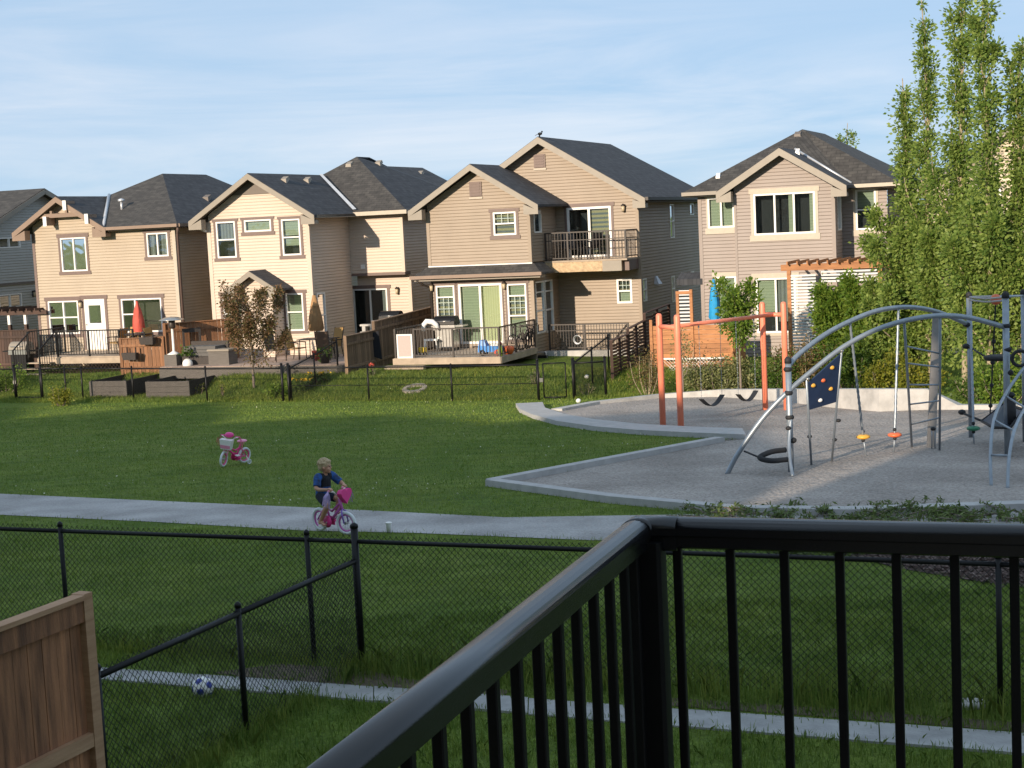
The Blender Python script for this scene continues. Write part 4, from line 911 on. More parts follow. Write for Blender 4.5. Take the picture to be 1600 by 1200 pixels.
def chain_fence(label, posts, hgt, name='chain_link_fence', big=(), r_post=.030, r_rail=.024, wire=.0022, mid=None, group=None, w=.06, skip=()):
    f = thing(name, label, 'fence', posts[0], 0, group)
    for i, p in enumerate(posts):
        if i in skip: continue
        rr = r_post * (1.4 if i in big else 1); hh = hgt + (.10 if i in big else .02)
        mb = MB().tube([p - Vector((0, 0, .1)), p + Vector((0, 0, hh))], rr, 10); mb.lathe([(rr * 1.15, 0), (rr * 1.1, .03), (rr * .3, .05)], 10, p + Vector((0, 0, hh)))
        mb.build('post', m_black, f, world=True)
    mesh = MB()
    for p, q in zip(posts[:-1], posts[1:]):
        MB().tube([p + Vector((0, 0, hgt - .03)), q + Vector((0, 0, hgt - .03))], r_rail, 8).build('top_rail', m_black, f, world=True)
        if mid: MB().tube([p + Vector((0, 0, mid)), q + Vector((0, 0, mid))], r_rail * .5, 6).build('mid_wire', m_black, f, world=True)
        chain_mesh(mesh, p, q, hgt, w, wire)
    mesh.build('wire_mesh', m_black, f, world=True, stuff=True)
    return f
def chain_gate(label, p, q, hgt):
    f = thing('chain_link_gate', label, 'gate', p); d = (q - p).normalized(); p = p + d * .07; q = q - d * .07; z = Vector((0, 0, 1))
    for a, b, nm in ((p + z * .08, p + z * hgt, 'stile'), (q + z * .08, q + z * hgt, 'stile'), (p + z * hgt, q + z * hgt, 'top_rail'), (p + z * .08, q + z * .08, 'bottom_rail')): MB().tube([a, b], .02, 8).build(nm, m_black, f, world=True)
    mb = MB(); chain_mesh(mb, p, q, hgt, .07, .002, 0, .08); mb.build('wire_mesh', m_black, f, world=True, stuff=True)
    MB().box(-.05, -.03, hgt * .5, .05, .03, hgt * .5 + .12).build('latch', m_steel, f)
FH = 1.12
gp = GP((-60, 624), (25, 624), (67, 624.5), (104, 624), (130, 624), (209, 625), (324, 627), (443, 627.5))
chain_fence('black chain link fence along the tan house yard left of the shrub', gp[:2], FH, big=(1,))
chain_gate('black chain link gate beside the yellow green shrub', gp[1], gp[2], FH)
chain_fence('black chain link fence in front of the two garden planters', gp[2:], FH, big=(0, 5), wire=.0026)
gp2 = GP((453, 627.5), (577, 627), (707, 627), (842, 625.5))
chain_fence('black chain link fence along the grass bank below the brown house', gp2, FH, big=(0, 3), mid=.52, wire=.0026)
gp3 = GP((847, 625.5), (889, 624)); chain_gate('shut black chain link gate at the concrete walkway end', gp3[0], gp3[1], FH)
gp4 = GP((897, 623.5), (947, 621)); chain_fence('short black chain link panel between gate and slatted screen', gp4, FH, big=(0, 1), wire=.0026)
def upbank(px, py, u_to, v_to, n=3):
    a = G(px, py); b = row(u_to, v_to); return [Vector((*(a.lerp(b, i / n)).xy, gz(*(a.lerp(b, i / n)).xy))) for i in range(n + 1)]
ua, va = uv_of(*G(453, 627.5).xy); chain_fence('black chain link side fence climbing from the yellow lilies to the weathered boards', upbank(456, 627, ua + .15, -4.1, 2), FH, wire=.0026)
ua, va = uv_of(*G(897, 623.5).xy); chain_fence('black chain link side fence climbing to the dark slatted screen', upbank(899, 623, ua + .1, -3.9, 2), FH, wire=.0026)

def local(o, u, v, z): o.location = row(u, v, z); o.rotation_euler = (0, 0, -TH); return o
# ---- tan house: raised deck, railing, lattice, steps
ZD1 = -.12; uA = HV(88, 535, -2.6)[0]; uB = HV(200, 535, -2.6)[0]
dk = local(thing('deck', 'pale raised deck with lattice skirt at the tan house', 'deck'), uA, -2.6, ZD1)
Wd = uB - uA + 1.2
nb = 9
for i in range(nb): MB().box(-.9, 2.58 * i / nb + .004, -.04, Wd, 2.58 * (i + 1) / nb - .004, 0).build('deck_board', m_deckw, dk)
MB().box(-.9, -.05, -.26, Wd, .0, -.045).build('fascia_board', m_deckw, dk)
lat = MB()
for i in range(40):
    for sgn in (1, -1):
        x = -.9 + i * .16
        if x + .45 < Wd: lat.beam((x + (.45 if sgn < 0 else 0), .02 + .01 * sgn, -.72), (x + (0 if sgn < 0 else .45), .02 + .01 * sgn, -.27), .01, .05, (0, 1, 0))
lat.build('lattice', m_darkw, dk, stuff=True)
for i in range(3): MB().box(-1.2 + .02, -.35 - .28 * i, -.22 - .19 * i, -.1, -.07 - .28 * i, -.18 - .19 * i).build('step', m_deckw, dk)
rl = local(thing('deck_railing', 'black metal railing along the deck of the tan house', 'railing'), uA, -2.6, ZD1)
railing(rl, (0, .05, 0), (Wd - 1.0, .05, 0), .98, m_black, .12, [0, .42, .82, 1]); railing(rl, (-1.35, .05, 0), (-1.35, 2.3, 0), .98, m_black, .14, [0, 1])
sr = local(thing('stair_railing', 'black sloping stair railing at the tan house deck steps', 'railing'), uA, -2.6, ZD1)
for x in (-.05, -1.25):
    MB().beam((x, .02, .96), (x, -1.0, .35), .04, .04).build('hand_rail', m_black, sr); MB().beam((x, -1.0, -.65), (x, -1.0, .38), .05, .05).build('post', m_black, sr)
    for i in range(1, 7): MB().beam((x, -1.0 * i / 7, .2 - .6 * i / 7 - .2), (x, -1.0 * i / 7, .94 - .61 * i / 7), .018, .018).build('spindle', m_black, sr)
def umbrella(label, base, hgt, m, canopy, r0=.2, name='patio_umbrella', tiers=1):
    o = thing(name, label, 'umbrella', base)
    MB().tube([(0, 0, 0), (0, 0, hgt)], .022, 8).build('pole', m_steel, o); MB().lathe([(.25, 0), (.25, .05), (.06, .08), (.04, .25)], 14).build('base', m_bronze, o)
    mb = MB(); n = 16; prof = [(r0 * .8, hgt - canopy), (r0, hgt - canopy + .08), (r0 * .86, hgt - canopy * .6), (r0 * .6, hgt - canopy * .3), (r0 * .34, hgt - .16), (.035, hgt + .02)]
    base_i = 0
    for (r, z) in prof:
        for k in range(n): rr = r * (1.12 if k % 2 else .78); t_ = 2 * math.pi * k / n + z * .5; mb.v.append((rr * math.cos(t_), rr * math.sin(t_), z))
    for i in range(len(prof) - 1):
        for k in range(n): l = (k + 1) % n; mb.face((i * n + k, i * n + l, (i + 1) * n + l, (i + 1) * n + k), True)
    mb.face(range(n)); mb.build('canopy', m, o)
    if tiers > 1:
        c2 = MB(); c2.lathe([(r0 * .62, hgt - .36), (r0 * .60, hgt - .33), (.06, hgt + .05)], 12); c2.build('canopy_vent', m, o)
    MB().ball((0, 0, hgt + .05), .03, 8, 6).build('finial', m_bronze, o)
    return o
def at_v(px, py, v, z=None):             # floor point at pixel column px on a street-parallel line v
    u, zz = HV(px, py, v); return row(u, v, zz if z is None else z)
umbrella('closed red patio umbrella on the tan house deck', at_v(216, 500, -1.3, ZD1), 1.95, m_red, 1.15, .22)
tb = thing('patio_table', 'dark metal patio table under the closed red umbrella', 'table', at_v(216, 520, -1.3, ZD1), -TH)
MB().lathe([(.55, .70), (.56, .72), (.55, .74)], 20).build('tabletop', m_bronze, tb)
for a in range(4): MB().tube([(.4 * math.cos(a * 1.57 + .8), .4 * math.sin(a * 1.57 + .8), 0), (.25 * math.cos(a * 1.57 + .8), .25 * math.sin(a * 1.57 + .8), .7)], .02, 6).build('leg', m_bronze, tb)
for i, (dx, rz, lb) in enumerate(((-1.0, -1.6, 'tan sling chair between white door and red umbrella'), (-.55, .1, 'tan sling chair with its back to the tan house behind red umbrella'), (.75, 1.5, 'tan sling chair next to the cedar screen and red umbrella'))):
    p = at_v(216, 520, -1.3, ZD1) + U * dx + V * (.35 if i == 1 else 0); small_chair(lb, p, -TH + rz, m_bronze, m_sling)
# cedar privacy screens with planter boxes and patio heater
def board_fence(label, p, q, hgt, m, bw=.14, z0=None, cap=True, name='board_fence', postm=None, z1=None, rails=True, gap=.007, capm=None):
    f = thing(name, label, 'fence', p); L_ = (q - p).length; d = (q - p) / L_; n = int(L_ / bw); bd = None
    nrm = Vector((-d.y, d.x, 0)).normalized(); ang = math.atan2(d.y, d.x)
    for i in range(n):
        a = p + d * (L_ * i / n)
        if bd is None:
            bd = MB(); bd.box(gap, -.01, .03, L_ / n - gap, .01, hgt); bd = bd.build('board', m, f); o = bd
        else: o = share(bd, 'board', f)
        o.location = a - p + nrm * random.uniform(-.003, .003); o.rotation_euler = (0, random.uniform(-.004, .004), ang)
    for t_ in (0, 1):
        a = p.lerp(q, t_); MB().box(-.05, -.05, -.1, .05, .05, hgt + .05).build('post', postm or m, f).location = a - p
    for i, zz in enumerate((.3, hgt - .25) if rails else ()):
        MB().beam(p + Vector((0, 0, zz)) - nrm * .035, q + Vector((0, 0, zz)) - nrm * .035, .04, .09).build('rail', m, f, world=True)
    if cap: MB().beam(p + Vector((0, 0, hgt + .02)), q + Vector((0, 0, hgt + .02)), .13, .035).build('cap', capm or m, f, world=True)
    return f
u1 = HV(190, 560, -3.6)[0]; u2 = HV(246, 560, -3.6)[0]
pA, pB = row(u1, -3.6, -.80), row(u2, -3.2, -.80)
board_fence('lower cedar privacy screen with two dark hanging planters', pA, pB, 1.38, m_cedar)
pC, pD = row(u2 + .05, -3.1, -.80), row(u2 + 1.75, -.9, -.8)
board_fence('taller cedar privacy screen behind the patio heater', pC, pD, 1.85, m_cedar, z1=-.4)
def trough(label, p, L_, m=m_wicker, plant=True):
    o = thing('hanging_planter', label, 'planter', p, -TH); mb = MB(); mb.hexa([(-L_ / 2 + .04, -.16, 0), (L_ / 2 - .04, -.16, 0), (L_ / 2 - .04, .02, 0), (-L_ / 2 + .04, .02, 0), (-L_ / 2, -.2, .26), (L_ / 2, -.2, .26), (L_ / 2, .02, .26), (-L_ / 2, .02, .26)]); mb.build('box', m, o)
    for x in (-L_ * .3, L_ * .3): MB().box(x - .02, .0, .1, x + .02, .03, .45).build('hook', m_black, o)
    return o
trough('dark hanging trough low on the cedar screen', at_v(206, 562, -3.68), .62); trough('dark hanging trough under the cap of the cedar screen', at_v(233, 538, -3.5), .6)
mb = thing('wall_planter', 'dark square planter frame hung on the taller cedar screen', 'planter', row(u2 + .75, -2.45, .1), -TH + R_(52)); MB().box(-.35, -.1, 0, .35, -.03, .1).build('shelf', m_wicker, mb); MB().box(-.35, -.1, .6, .35, -.03, .75).build('shelf', m_wicker, mb); MB().box(-.35, -.1, .1, -.28, -.03, .6).build('side', m_wicker, mb); MB().box(.28, -.1, .1, .35, -.03, .6).build('side', m_wicker, mb)
ht = thing('patio_heater', 'standing patio heater with wide silver reflector by the cedar screen', 'heater', at_v(273, 570, -3.4, -.80), -TH)
MB().box(-.26, -.26, 0, .26, .26, .78).build('tank_cover', m_planter, ht); MB().lathe([(.26, .78), (.1, .86), (.045, .9), (.045, 1.75)], 12).build('pole', m_white, ht); MB().lathe([(.10, 1.72), (.13, 1.78), (.12, 2.0), (.1, 2.02)], 12).build('burner', m_bronze, ht); MB().lathe([(.46, 2.02), (.46, 2.035), (.25, 2.12), (.05, 2.15)], 20).build('reflector', m_steel, ht)
bp = thing('ball_planter', 'white round planter with a leafy plant beside the heater', 'planter', at_v(293, 566, -3.7, -.52)); MB().ball((0, 0, .17), .19, 14, 10).build('pot', m_white, bp)
# raised patio in front of the cream house
ZP = -.42; uP0 = HV(250, 575, -4.1)[0]; uP1 = HV(540, 575, -4.1)[0]
pt = local(thing('patio', 'raised pinkish paver patio in front of the cream house', 'patio'), uP0, -4.1, ZP)
wP = uP1 - uP0; k = 0
for i in range(14):
    for j in range(6): MB().box(wP * i / 14 + .006, 4.05 * j / 6 + .006, -.1, wP * (i + 1) / 14 - .006, 4.05 * (j + 1) / 6 - .006, .002 * ((i * 3 + j) % 3)).build('paver', m_patio, pt)
MB().box(0, -.06, -.42, wP, -.005, -.02).build('retaining_board', m_planter, pt); MB().box(0, 0, -.42, wP, 4.05, -.105).build('patio_base', m_concw, pt)
umbrella('closed tan patio umbrella by the cream house', at_v(495, 530, -1.6, ZP), 2.25, m_tan, 1.25, .26, tiers=2)
tb = thing('patio_table', 'glass topped patio table under the closed tan umbrella', 'table', at_v(497, 530, -1.6, ZP), -TH)
MB().box(-.65, -.45, .70, .65, .45, .73).build('tabletop', m_bronze, tb)
for sx in (-.55, .55):
    for sy in (-.38, .38): MB().tube([(sx * 1.05, sy * 1.05, 0), (sx, sy, .7)], .02, 6).build('leg', m_bronze, tb)
small_chair('yellow tan sling chair on the side of the umbrella nearer the tree', at_v(463, 548, -2.0, ZP), -TH + 1.5, m_bronze, m_sling, hb=1.05)
small_chair('brown backed sling chair in front of the closed tan umbrella', at_v(509, 549, -2.3, ZP), -TH + 3.3, m_bronze, m_slingd, hb=1.05)
small_chair('orange tan sling chair on the wall side of the tan umbrella', at_v(519, 535, -1.1, ZP), -TH - .4, m_bronze, m_sling, hb=1.05)
small_chair('dark wicker high backed chair beside the leafy young tree', at_v(431, 553, -2.6, ZP), -TH + 1.3, m_bronze, m_wicker, hb=1.15)
pl = thing('bucket', 'red bucket on the patio under the glass topped table', 'bucket', at_v(495, 549, -2.4, ZP)); MB().lathe([(.15, 0), (.19, .34), (.2, .35)], 14).build('body', m_red, pl); MB().ring((0, 0, .33), (0, 1, .3), .19, .008, 16, 5).build('handle', m_steel, pl)
pp = thing('plant_pot', 'dark pot with trailing plant at the patio edge', 'pot', at_v(508, 566, -3.5, ZP)); MB().lathe([(.14, 0), (.2, .3), (.22, .32)], 12).build('pot', m_black, pp)
sf = thing('wicker_sofa', 'low grey wicker sofa with stacked cushions on the patio', 'sofa', at_v(322, 562, -3.0, ZP), -TH)
MB().box(-.75, -.4, 0, .75, .4, .3).build('frame', m_wicker, sf)
for i in range(3): MB().box(-.7, -.38, .31 + .12 * i, .65, .3, .42 + .12 * i).build('cushion', m_cush, sf)
MB().box(-.78, .3, .3, .78, .42, .8).build('backrest', m_wicker, sf)
ot = thing('storage_bench', 'pale taupe storage bench on the patio behind the young tree', 'bench', at_v(349, 568, -3.3, ZP), -TH); MB().box(-.42, -.3, 0, .42, .3, .5).build('box', m_planter, ot); MB().box(-.45, -.33, .5, .45, .33, .56).build('lid', m_fascia, ot)
# two big garden planters beyond the fence
def garden_box(label, px0, px1, pyb, L_=3.4, hgt=.58):
    a = G(px0, pyb); b = G(px1, pyb); w = (b - a).length * .98
    o = thing('garden_planter', label, 'planter', a + V * .1, -TH + R_(4)); t_ = .05
    for j in range(3):
        z0, z1 = hgt * j / 3 + .003, hgt * (j + 1) / 3 - .003
        MB().box(0, 0, z0, w, t_, z1).build('plank', m_planter, o); MB().box(0, L_ - t_, z0, w, L_, z1).build('plank', m_planter, o)
        MB().box(0, t_, z0, t_, L_ - t_, z1).build('plank', m_plantershade, o); MB().box(w - t_, t_, z0, w, L_ - t_, z1).build('plank', m_plantershade, o)
    for x in (t_, w - t_ - .07): MB().box(x, t_, 0, x + .07, t_ + .07, hgt + .03).build('corner_post', m_plantershade, o)
    MB().box(t_, t_, .05, w - t_, L_ - t_, .22).build('soil', m_soil, o)
garden_box('long dark grey timber garden planter nearer the gate', 138, 196, 622); garden_box('long dark grey timber garden planter nearer the young tree', 226, 290, 623)
# stone ring in the grass bank, flower clumps come later
sr = MB(); c = G(648, 609)
for i in range(12):
    a0, a1 = 2 * math.pi * i / 12 + .03, 2 * math.pi * (i + 1) / 12 - .03
    def q(r, a, z): x, y = c.x + r * math.cos(a), c.y + r * math.sin(a); return (x, y, gz(x, y) + z)
    if i == 0: ringo = thing('stone_ring', 'round ring of pale stones set in the grass bank', 'stones', c)
    s_ = MB(); s_.hexa([q(.26, a0, -.1), q(.42, a0, -.1), q(.42, a1, -.1), q(.26, a1, -.1), q(.27, a0, .08), q(.41, a0, .07), q(.41, a1, .07), q(.27, a1, .08)]); s_.build('stone', m_stone, ringo, world=True)
# ---- weathered board fence between cream and brown houses
uF = -5.0
v1, z1 = HU(542, 580, uF); v2, _ = HU(586, 574, uF); v3, _ = HU(674, 535, uF)
p0 = row(uF, v1, -.80); p1 = row(uF, v2, -.78); p2 = row(uF, v2 + .05, -.78); p3 = row(uF + .05, v3, -.6)
board_fence('low weathered board fence panel at the end of the patio', p0, p1, HU(542, 526, uF)[1] + .80, m_greyw)
board_fence('tall weathered board fence running back between cream and brown houses', p2, p3, HU(588, 503, uF)[1] + .78, m_greyw)
jk = thing('jacket', 'black jacket draped over the step in the weathered board fence', 'jacket', p2 + Vector((.08, -.06, 0)), 0); mb = MB(); mb.hexa([(-.1, -.06, .45), (.16, -.08, .35), (.18, .03, .35), (-.1, .02, .45), (-.13, -.05, 1.3), (.1, -.06, 1.36), (.1, .02, 1.36), (-.13, .02, 1.3)]); mb.build('cloth', m_shirtd, jk)
ac = thing('block_shelf', 'small shelf of pale blocks with a plant by the patio door', 'shelf', at_v(576, 515, 2.2, -.3), -TH)
for i in range(3):
    for x in (-.22, .12): MB().box(x, -.12, .28 * i, x + .14, .12, .28 * i + .2).build('block', m_concw, ac)
    MB().box(-.3, -.14, .28 * i + .2, .34, .14, .28 * i + .27).build('plank', m_concw, ac)
def barbecue(label, p, rz, lid=m_black, body=m_steel, open_lid=False):
    o = thing('barbecue', label, 'barbecue', p, rz)
    MB().box(-.35, -.25, .1, .35, .25, .75).build('cabinet', body, o); MB().box(-.42, -.28, .75, .42, .28, .92).build('firebox', m_steel, o)
    lidm = MB(); n = 8; pr = [(-.28 * math.cos(math.pi * i / n), .02 + .30 * math.sin(math.pi * i / n)) for i in range(n + 1)]
    for i in range(n): lidm.poly([(-.4, pr[i][0], .92 + pr[i][1]), (.4, pr[i][0], .92 + pr[i][1]), (.4, pr[i + 1][0], .92 + pr[i + 1][1]), (-.4, pr[i + 1][0], .92 + pr[i + 1][1])], True)
    for sx in (-.4, .4): lidm.poly([(sx, y, .92 + z) for y, z in pr])
    lidm.build('lid', lid, o); MB().tube([(-.28, -.30, 1.06), (.28, -.30, 1.06)], .016, 6).build('handle', m_steel, o)
    for sx in (-.72, .42): MB().box(sx, -.24, .86, sx + .3, .24, .9).build('side_shelf', body, o)
    for sx in (-.32, .32):
        for sy in (-.2, .2): MB().ring((sx, sy, .05), (1, 0, 0), .04, .018, 10, 6).build('caster', m_black, o)
    return o
barbecue('dark covered barbecue beyond the weathered board fence', at_v(612, 503, 1.0, -.15), -TH)
# ---- brown house deck
ZD3 = -.28; dk = local(thing('deck', 'low pale timber deck at the brown house with toys on it', 'deck'), -3.55, -3.6, ZD3)
for i in range(22): MB().box(-.05, 3.58 * i / 22 + .003, -.04, 3.85, 3.58 * (i + 1) / 22 - .003, 0).build('deck_board', m_deckw, dk)
MB().box(-.08, -.05, -.22, 3.88, -.002, -.01).build('fascia_board', m_deckw, dk); MB().box(3.86, 0, -.22, 3.90, 3.55, -.01).build('fascia_board', m_deckw, dk)
MB().box(-.3, -.28, -.36, 1.15, -.06, -.24).build('step', m_deckw, dk)
rl = local(thing('deck_railing', 'bronze metal railing round the deck of the brown house', 'railing'), -3.55, -3.6, ZD3)
railing(rl, (.72, .04, 0), (3.82, .04, 0), .98, m_bronze, .115, [0, .46, 1]); railing(rl, (3.82, .05, 0), (3.82, 3.5, 0), .98, m_bronze, .13, [.45, 1]); railing(rl, (.0, .05, 0), (.0, 3.3, 0), .98, m_bronze, .13, [0, .5, 1])
bg_ = thing('baby_gate', 'pink mesh safety gate with white frame at the deck entrance', 'gate', row(-3.55, -3.58, ZD3), -TH); a, b = .08, .66
for q in ((a, 0, a + .05, .82), (b - .05, 0, b, .82), (a + .05, .0, b - .05, .05), (a + .05, .77, b - .05, .82)): MB().box(q[0], -.02, q[1], q[2], .02, q[3]).build('frame_bar', m_white, bg_)
MB().box(a + .05, -.006, .05, b - .05, .006, .77).build('panel', mat('pink_mesh', (.50, .40, .37), .8, .05, 20), bg_)
barbecue('silver barbecue with dark lid on the brown house deck', at_v(700, 545, -.75, ZD3), -TH, m_black, m_steel)
cu = thing('plastic_chair', 'white curved plastic chair back leaning by the silver barbecue', 'chair', at_v(674, 545, -1.2, ZD3), -TH + .3)
mb = MB(); pts = [(-.26, 0, .75), (-.24, 0, .95), (-.12, 0, 1.08), (.08, 0, 1.06), (.22, 0, .95), (.28, 0, .78)]
mb.tube(pts, [.07, .09, .1, .1, .09, .06], 8); mb.build('backrest', m_white, cu); MB().box(-.25, -.2, .4, .25, .2, .45).build('seat', m_white, cu)
for sx in (-.2, .2):
    for sy in (-.17, .17): MB().tube([(sx * 1.1, sy * 1.1, 0), (sx, sy, .42)], .02, 6).build('leg', m_white, cu)
cl = thing('toy_trike', 'small yellow toy trike behind the pink gate', 'toy', at_v(661, 556, -2.9, ZD3), -TH); MB().box(-.12, -.08, .12, .12, .08, .3).build('body', m_toyyel, cl)
for sx in (-.12, .12): MB().ring((sx, -.1, .08), (0, 1, 0), .06, .025, 12, 6).build('wheel', m_black, cl)
car = thing('toy_car', 'blue and white ride-on toy car on the brown house deck', 'toy', at_v(768, 556, -2.9, ZD3), -TH + .1)
mb = MB(); mb.hexa([(-.42, -.2, .12), (.40, -.2, .12), (.40, .2, .12), (-.42, .2, .12), (-.40, -.2, .34), (.38, -.2, .30), (.38, .2, .30), (-.40, .2, .34)]); mb.hexa([(-.40, -.19, .34), (-.12, -.19, .32), (-.12, .19, .32), (-.40, .19, .34), (-.36, -.17, .52), (-.18, -.17, .5), (-.18, .17, .5), (-.36, .17, .52)]); mb.build('body', m_toyblue, car)
MB().box(.02, -.17, .32, .36, .17, .38).build('seat', m_white, car)
for sx in (-.26, .26):
    for sy in (-.2, .2): MB().ring((sx, sy, .1), (0, 1, 0), .07, .035, 12, 6).build('wheel', m_black if sx < 0 else m_red, car)
tw = thing('toy_skittle', 'tall lime and red toy skittle by the deck corner post', 'toy', at_v(782, 557, -3.3, ZD3)); MB().lathe([(.07, 0), (.08, .2), (.05, .36)], 10).build('body', m_lime, tw); MB().lathe([(.05, .36), (.06, .44), (.02, .52)], 10).build('cap', m_red, tw)
pk = thing('toy_bucket', 'orange round toy bucket beside the ride-on car', 'toy', at_v(795, 551, -2.6, ZD3)); MB().lathe([(.12, 0), (.2, .16), (.18, .26), (.06, .28)], 12).build('body', m_oran, pk)
for i, (px_, vv) in enumerate(((808, -1.5), (820, -.9), (828, -.4))):
    bk = thing('parked_bicycle', ['black bicycle against the deck railing nearest the orange bucket', 'black bicycle against the deck railing between two others', 'black bicycle against the deck railing nearest the brown wall'][i], 'bicycle', at_v(px_, 540, vv, ZD3), -TH + 1.45 + .1 * i)
    for sx in (-.42, .42): MB().ring((sx, 0, .30), (0, 1, 0), .28, .022, 20, 6).build('wheel', m_rubber, bk)
    f = MB(); f.tube([(-.42, 0, .3), (-.05, 0, .28), (.3, 0, .68), (-.15, 0, .68), (-.05, 0, .28)], .018, 6); f.tube([(-.42, 0, .3), (-.15, 0, .68), (-.18, 0, .82)], .015, 6); f.tube([(.42, 0, .3), (.28, 0, .8)], .017, 6); f.build('frame', m_black, bk)
    MB().tube([(.25, -.25, .84), (.28, 0, .80), (.25, .25, .84)], .014, 6).build('handlebar', m_black, bk); MB().ball((-.2, 0, .84), .09, 8, 6, 1.4, .7, .4).build('saddle', m_black, bk)
# sunken stair guard at the right of the brown house
rl = local(thing('stairwell_railing', 'bronze metal railing round the sunken basement stair of the brown house', 'railing'), .45, 1.0, -.50)
railing(rl, (0, 0, 0), (2.95, 0, 0), .92, m_bronze, .105, [0, .45, 1], mid=.7); MB().beam((2.0, .5, 0), (2.95, .02, .9), .045, .06).build('stair_rail', m_bronze, rl)
wl = local(thing('stairwell_wall', 'low pale concrete kerb wall under the stairwell railing', 'wall'), .3, .95, -.9); MB().box(0, -.12, 0, 3.25, .12, .39).build('wall', m_concw, wl); MB().box(3.05, .12, 0, 3.25, 1.8, .39).build('wall', m_concw, wl)
hs = thing('garden_hose', 'coiled dark garden hose on the stairwell railing', 'hose', row(1.55, .9, -.12), -TH)
for i in range(3): MB().ring((0, -.03 * i, 0), (.1, 1, .05 * i), .13 + .015 * i, .012, 16, 5).build('coil', m_flash, hs)
wc = thing('wheeled_cart', 'small dark cart with curved handle by the stairwell corner', 'cart', row(.42, .2, -.8), -TH); MB().box(-.18, -.12, .05, .18, .12, .2).build('tray', m_black, wc); MB().tube([(-.2, 0, .1), (-.15, 0, .32), (.15, 0, .32), (.2, 0, .1)], .015, 6).build('handle', m_flash, wc)
# ---- dark slatted screen, stepped, right of the brown house
def slat_screen(label, p, q, h0_, m, sh=.075, gap=.03, name='slat_screen', pm=None, step=None):
    f = thing(name, label, 'fence', p); L_ = (q - p).length; d = (q - p) / L_; ang = math.atan2(d.y, d.x); n = int(h0_ / (sh + gap)); b = None
    for i in range(n):
        for k in range(3):
            if b is None: b = MB().box(.0, -.012, 0, L_ / 3 - .02, .012, sh).build('slat', m, f); o = b
            else: o = share(b, 'slat', f)
            o.location = d * (L_ * k / 3 + .01) + Vector((0, 0, .05 + i * (sh + gap) + random.uniform(-.006, .006))); o.rotation_euler = (random.uniform(-.05, .05), random.uniform(-.012, .012), ang + random.uniform(-.01, .01))
    for t_ in (0, .5, 1): MB().box(-.045, -.045, -.1, .045, .045, h0_ + .06).build('post', pm or m, f).location = d * L_ * t_
    MB().beam(p + Vector((0, 0, h0_ + .07)), q + Vector((0, 0, h0_ + .07)), .12, .03).build('cap', m_darkw if pm is None else pm, f, world=True)
    return f
uS = HV(955, 590, -5.2)[0]
va_, za_ = HU(957, 592, uS); zt_ = HU(957, 535, uS)[1]
A = row(uS, va_, za_); vb_, zb_ = HU(980, 578, uS); B = row(uS + .05, vb_, zb_ - .05)
slat_screen('lowest dark brown slatted screen panel beside the chain link gate', A, B, zt_ - za_, m_darkw)
ztm = HU(982, 515, uS)[1]; vc_, zc_ = HU(1004, 566, uS); C_ = row(uS + .1, vc_, -.7)
slat_screen('middle dark brown slatted screen panel stepping up the bank', B + V * .06, C_, ztm - zb_ + .02, m_darkw)
ztm2 = HU(1006, 493, uS)[1]; D_ = row(uS + .12, vc_ + 3.2, -.6)
slat_screen('highest dark brown slatted screen panel near the brown house corner', C_ + V * .06, D_, ztm2 + .72, m_darkw)
# ---- taupe house: cedar planter wall, pergola with pale slats, blue umbrella
uo4 = 6.4
cw0 = HV(1016, 545, -3.2)[0]; cw1 = HV(1147, 545, -3.2)[0]; ztop = HV(1080, 508, -3.2)[1]
cwb = thing('cedar_wall', 'bright orange cedar planter wall behind the coral swing posts', 'wall', row(cw0, -3.2, -.75), -TH); nn = 9
for i in range(nn): MB().box(0, -.02 - .004 * (i % 2), (ztop + .75) * i / nn + .005, cw1 - cw0, .02, (ztop + .75) * (i + 1) / nn - .005).build('plank', m_cedaro, cwb)
for x in (.02, (cw1 - cw0) * .5, cw1 - cw0 - .1): MB().box(x, -.07, 0, x + .09, -.03, ztop + .95).build('post', m_cedaro, cwb)
MB().box(cw1 - cw0 - .02, .02, 0, cw1 - cw0 + .02, 1.6, ztop + .75).build('side_planks', m_cedaro, cwb)
lt = thing('lattice_panel', 'white diamond lattice panel under the cedar planter wall', 'lattice', row(HV(1050, 590, -3.6)[0], -3.6, -.95), -TH)
mb = MB()
for i in range(14):
    for sgn in (1, -1):
        x = i * .11 - .3; mb.beam((x + (.5 if sgn < 0 else 0), .008 * sgn, 0), (x + (0 if sgn < 0 else .5), .008 * sgn, .5), .008, .03, (0, 1, 0))
mb.build('strips', m_white, lt, stuff=True); MB().box(-.35, -.02, .5, 1.75, .02, .55).build('frame', m_white, lt)
umbrella('closed bright blue patio umbrella beside the taupe house', at_v(1117, 500, -1.6, -.35), HV(1117, 437, -1.6)[1] + .35, m_blue, 1.3, .19)
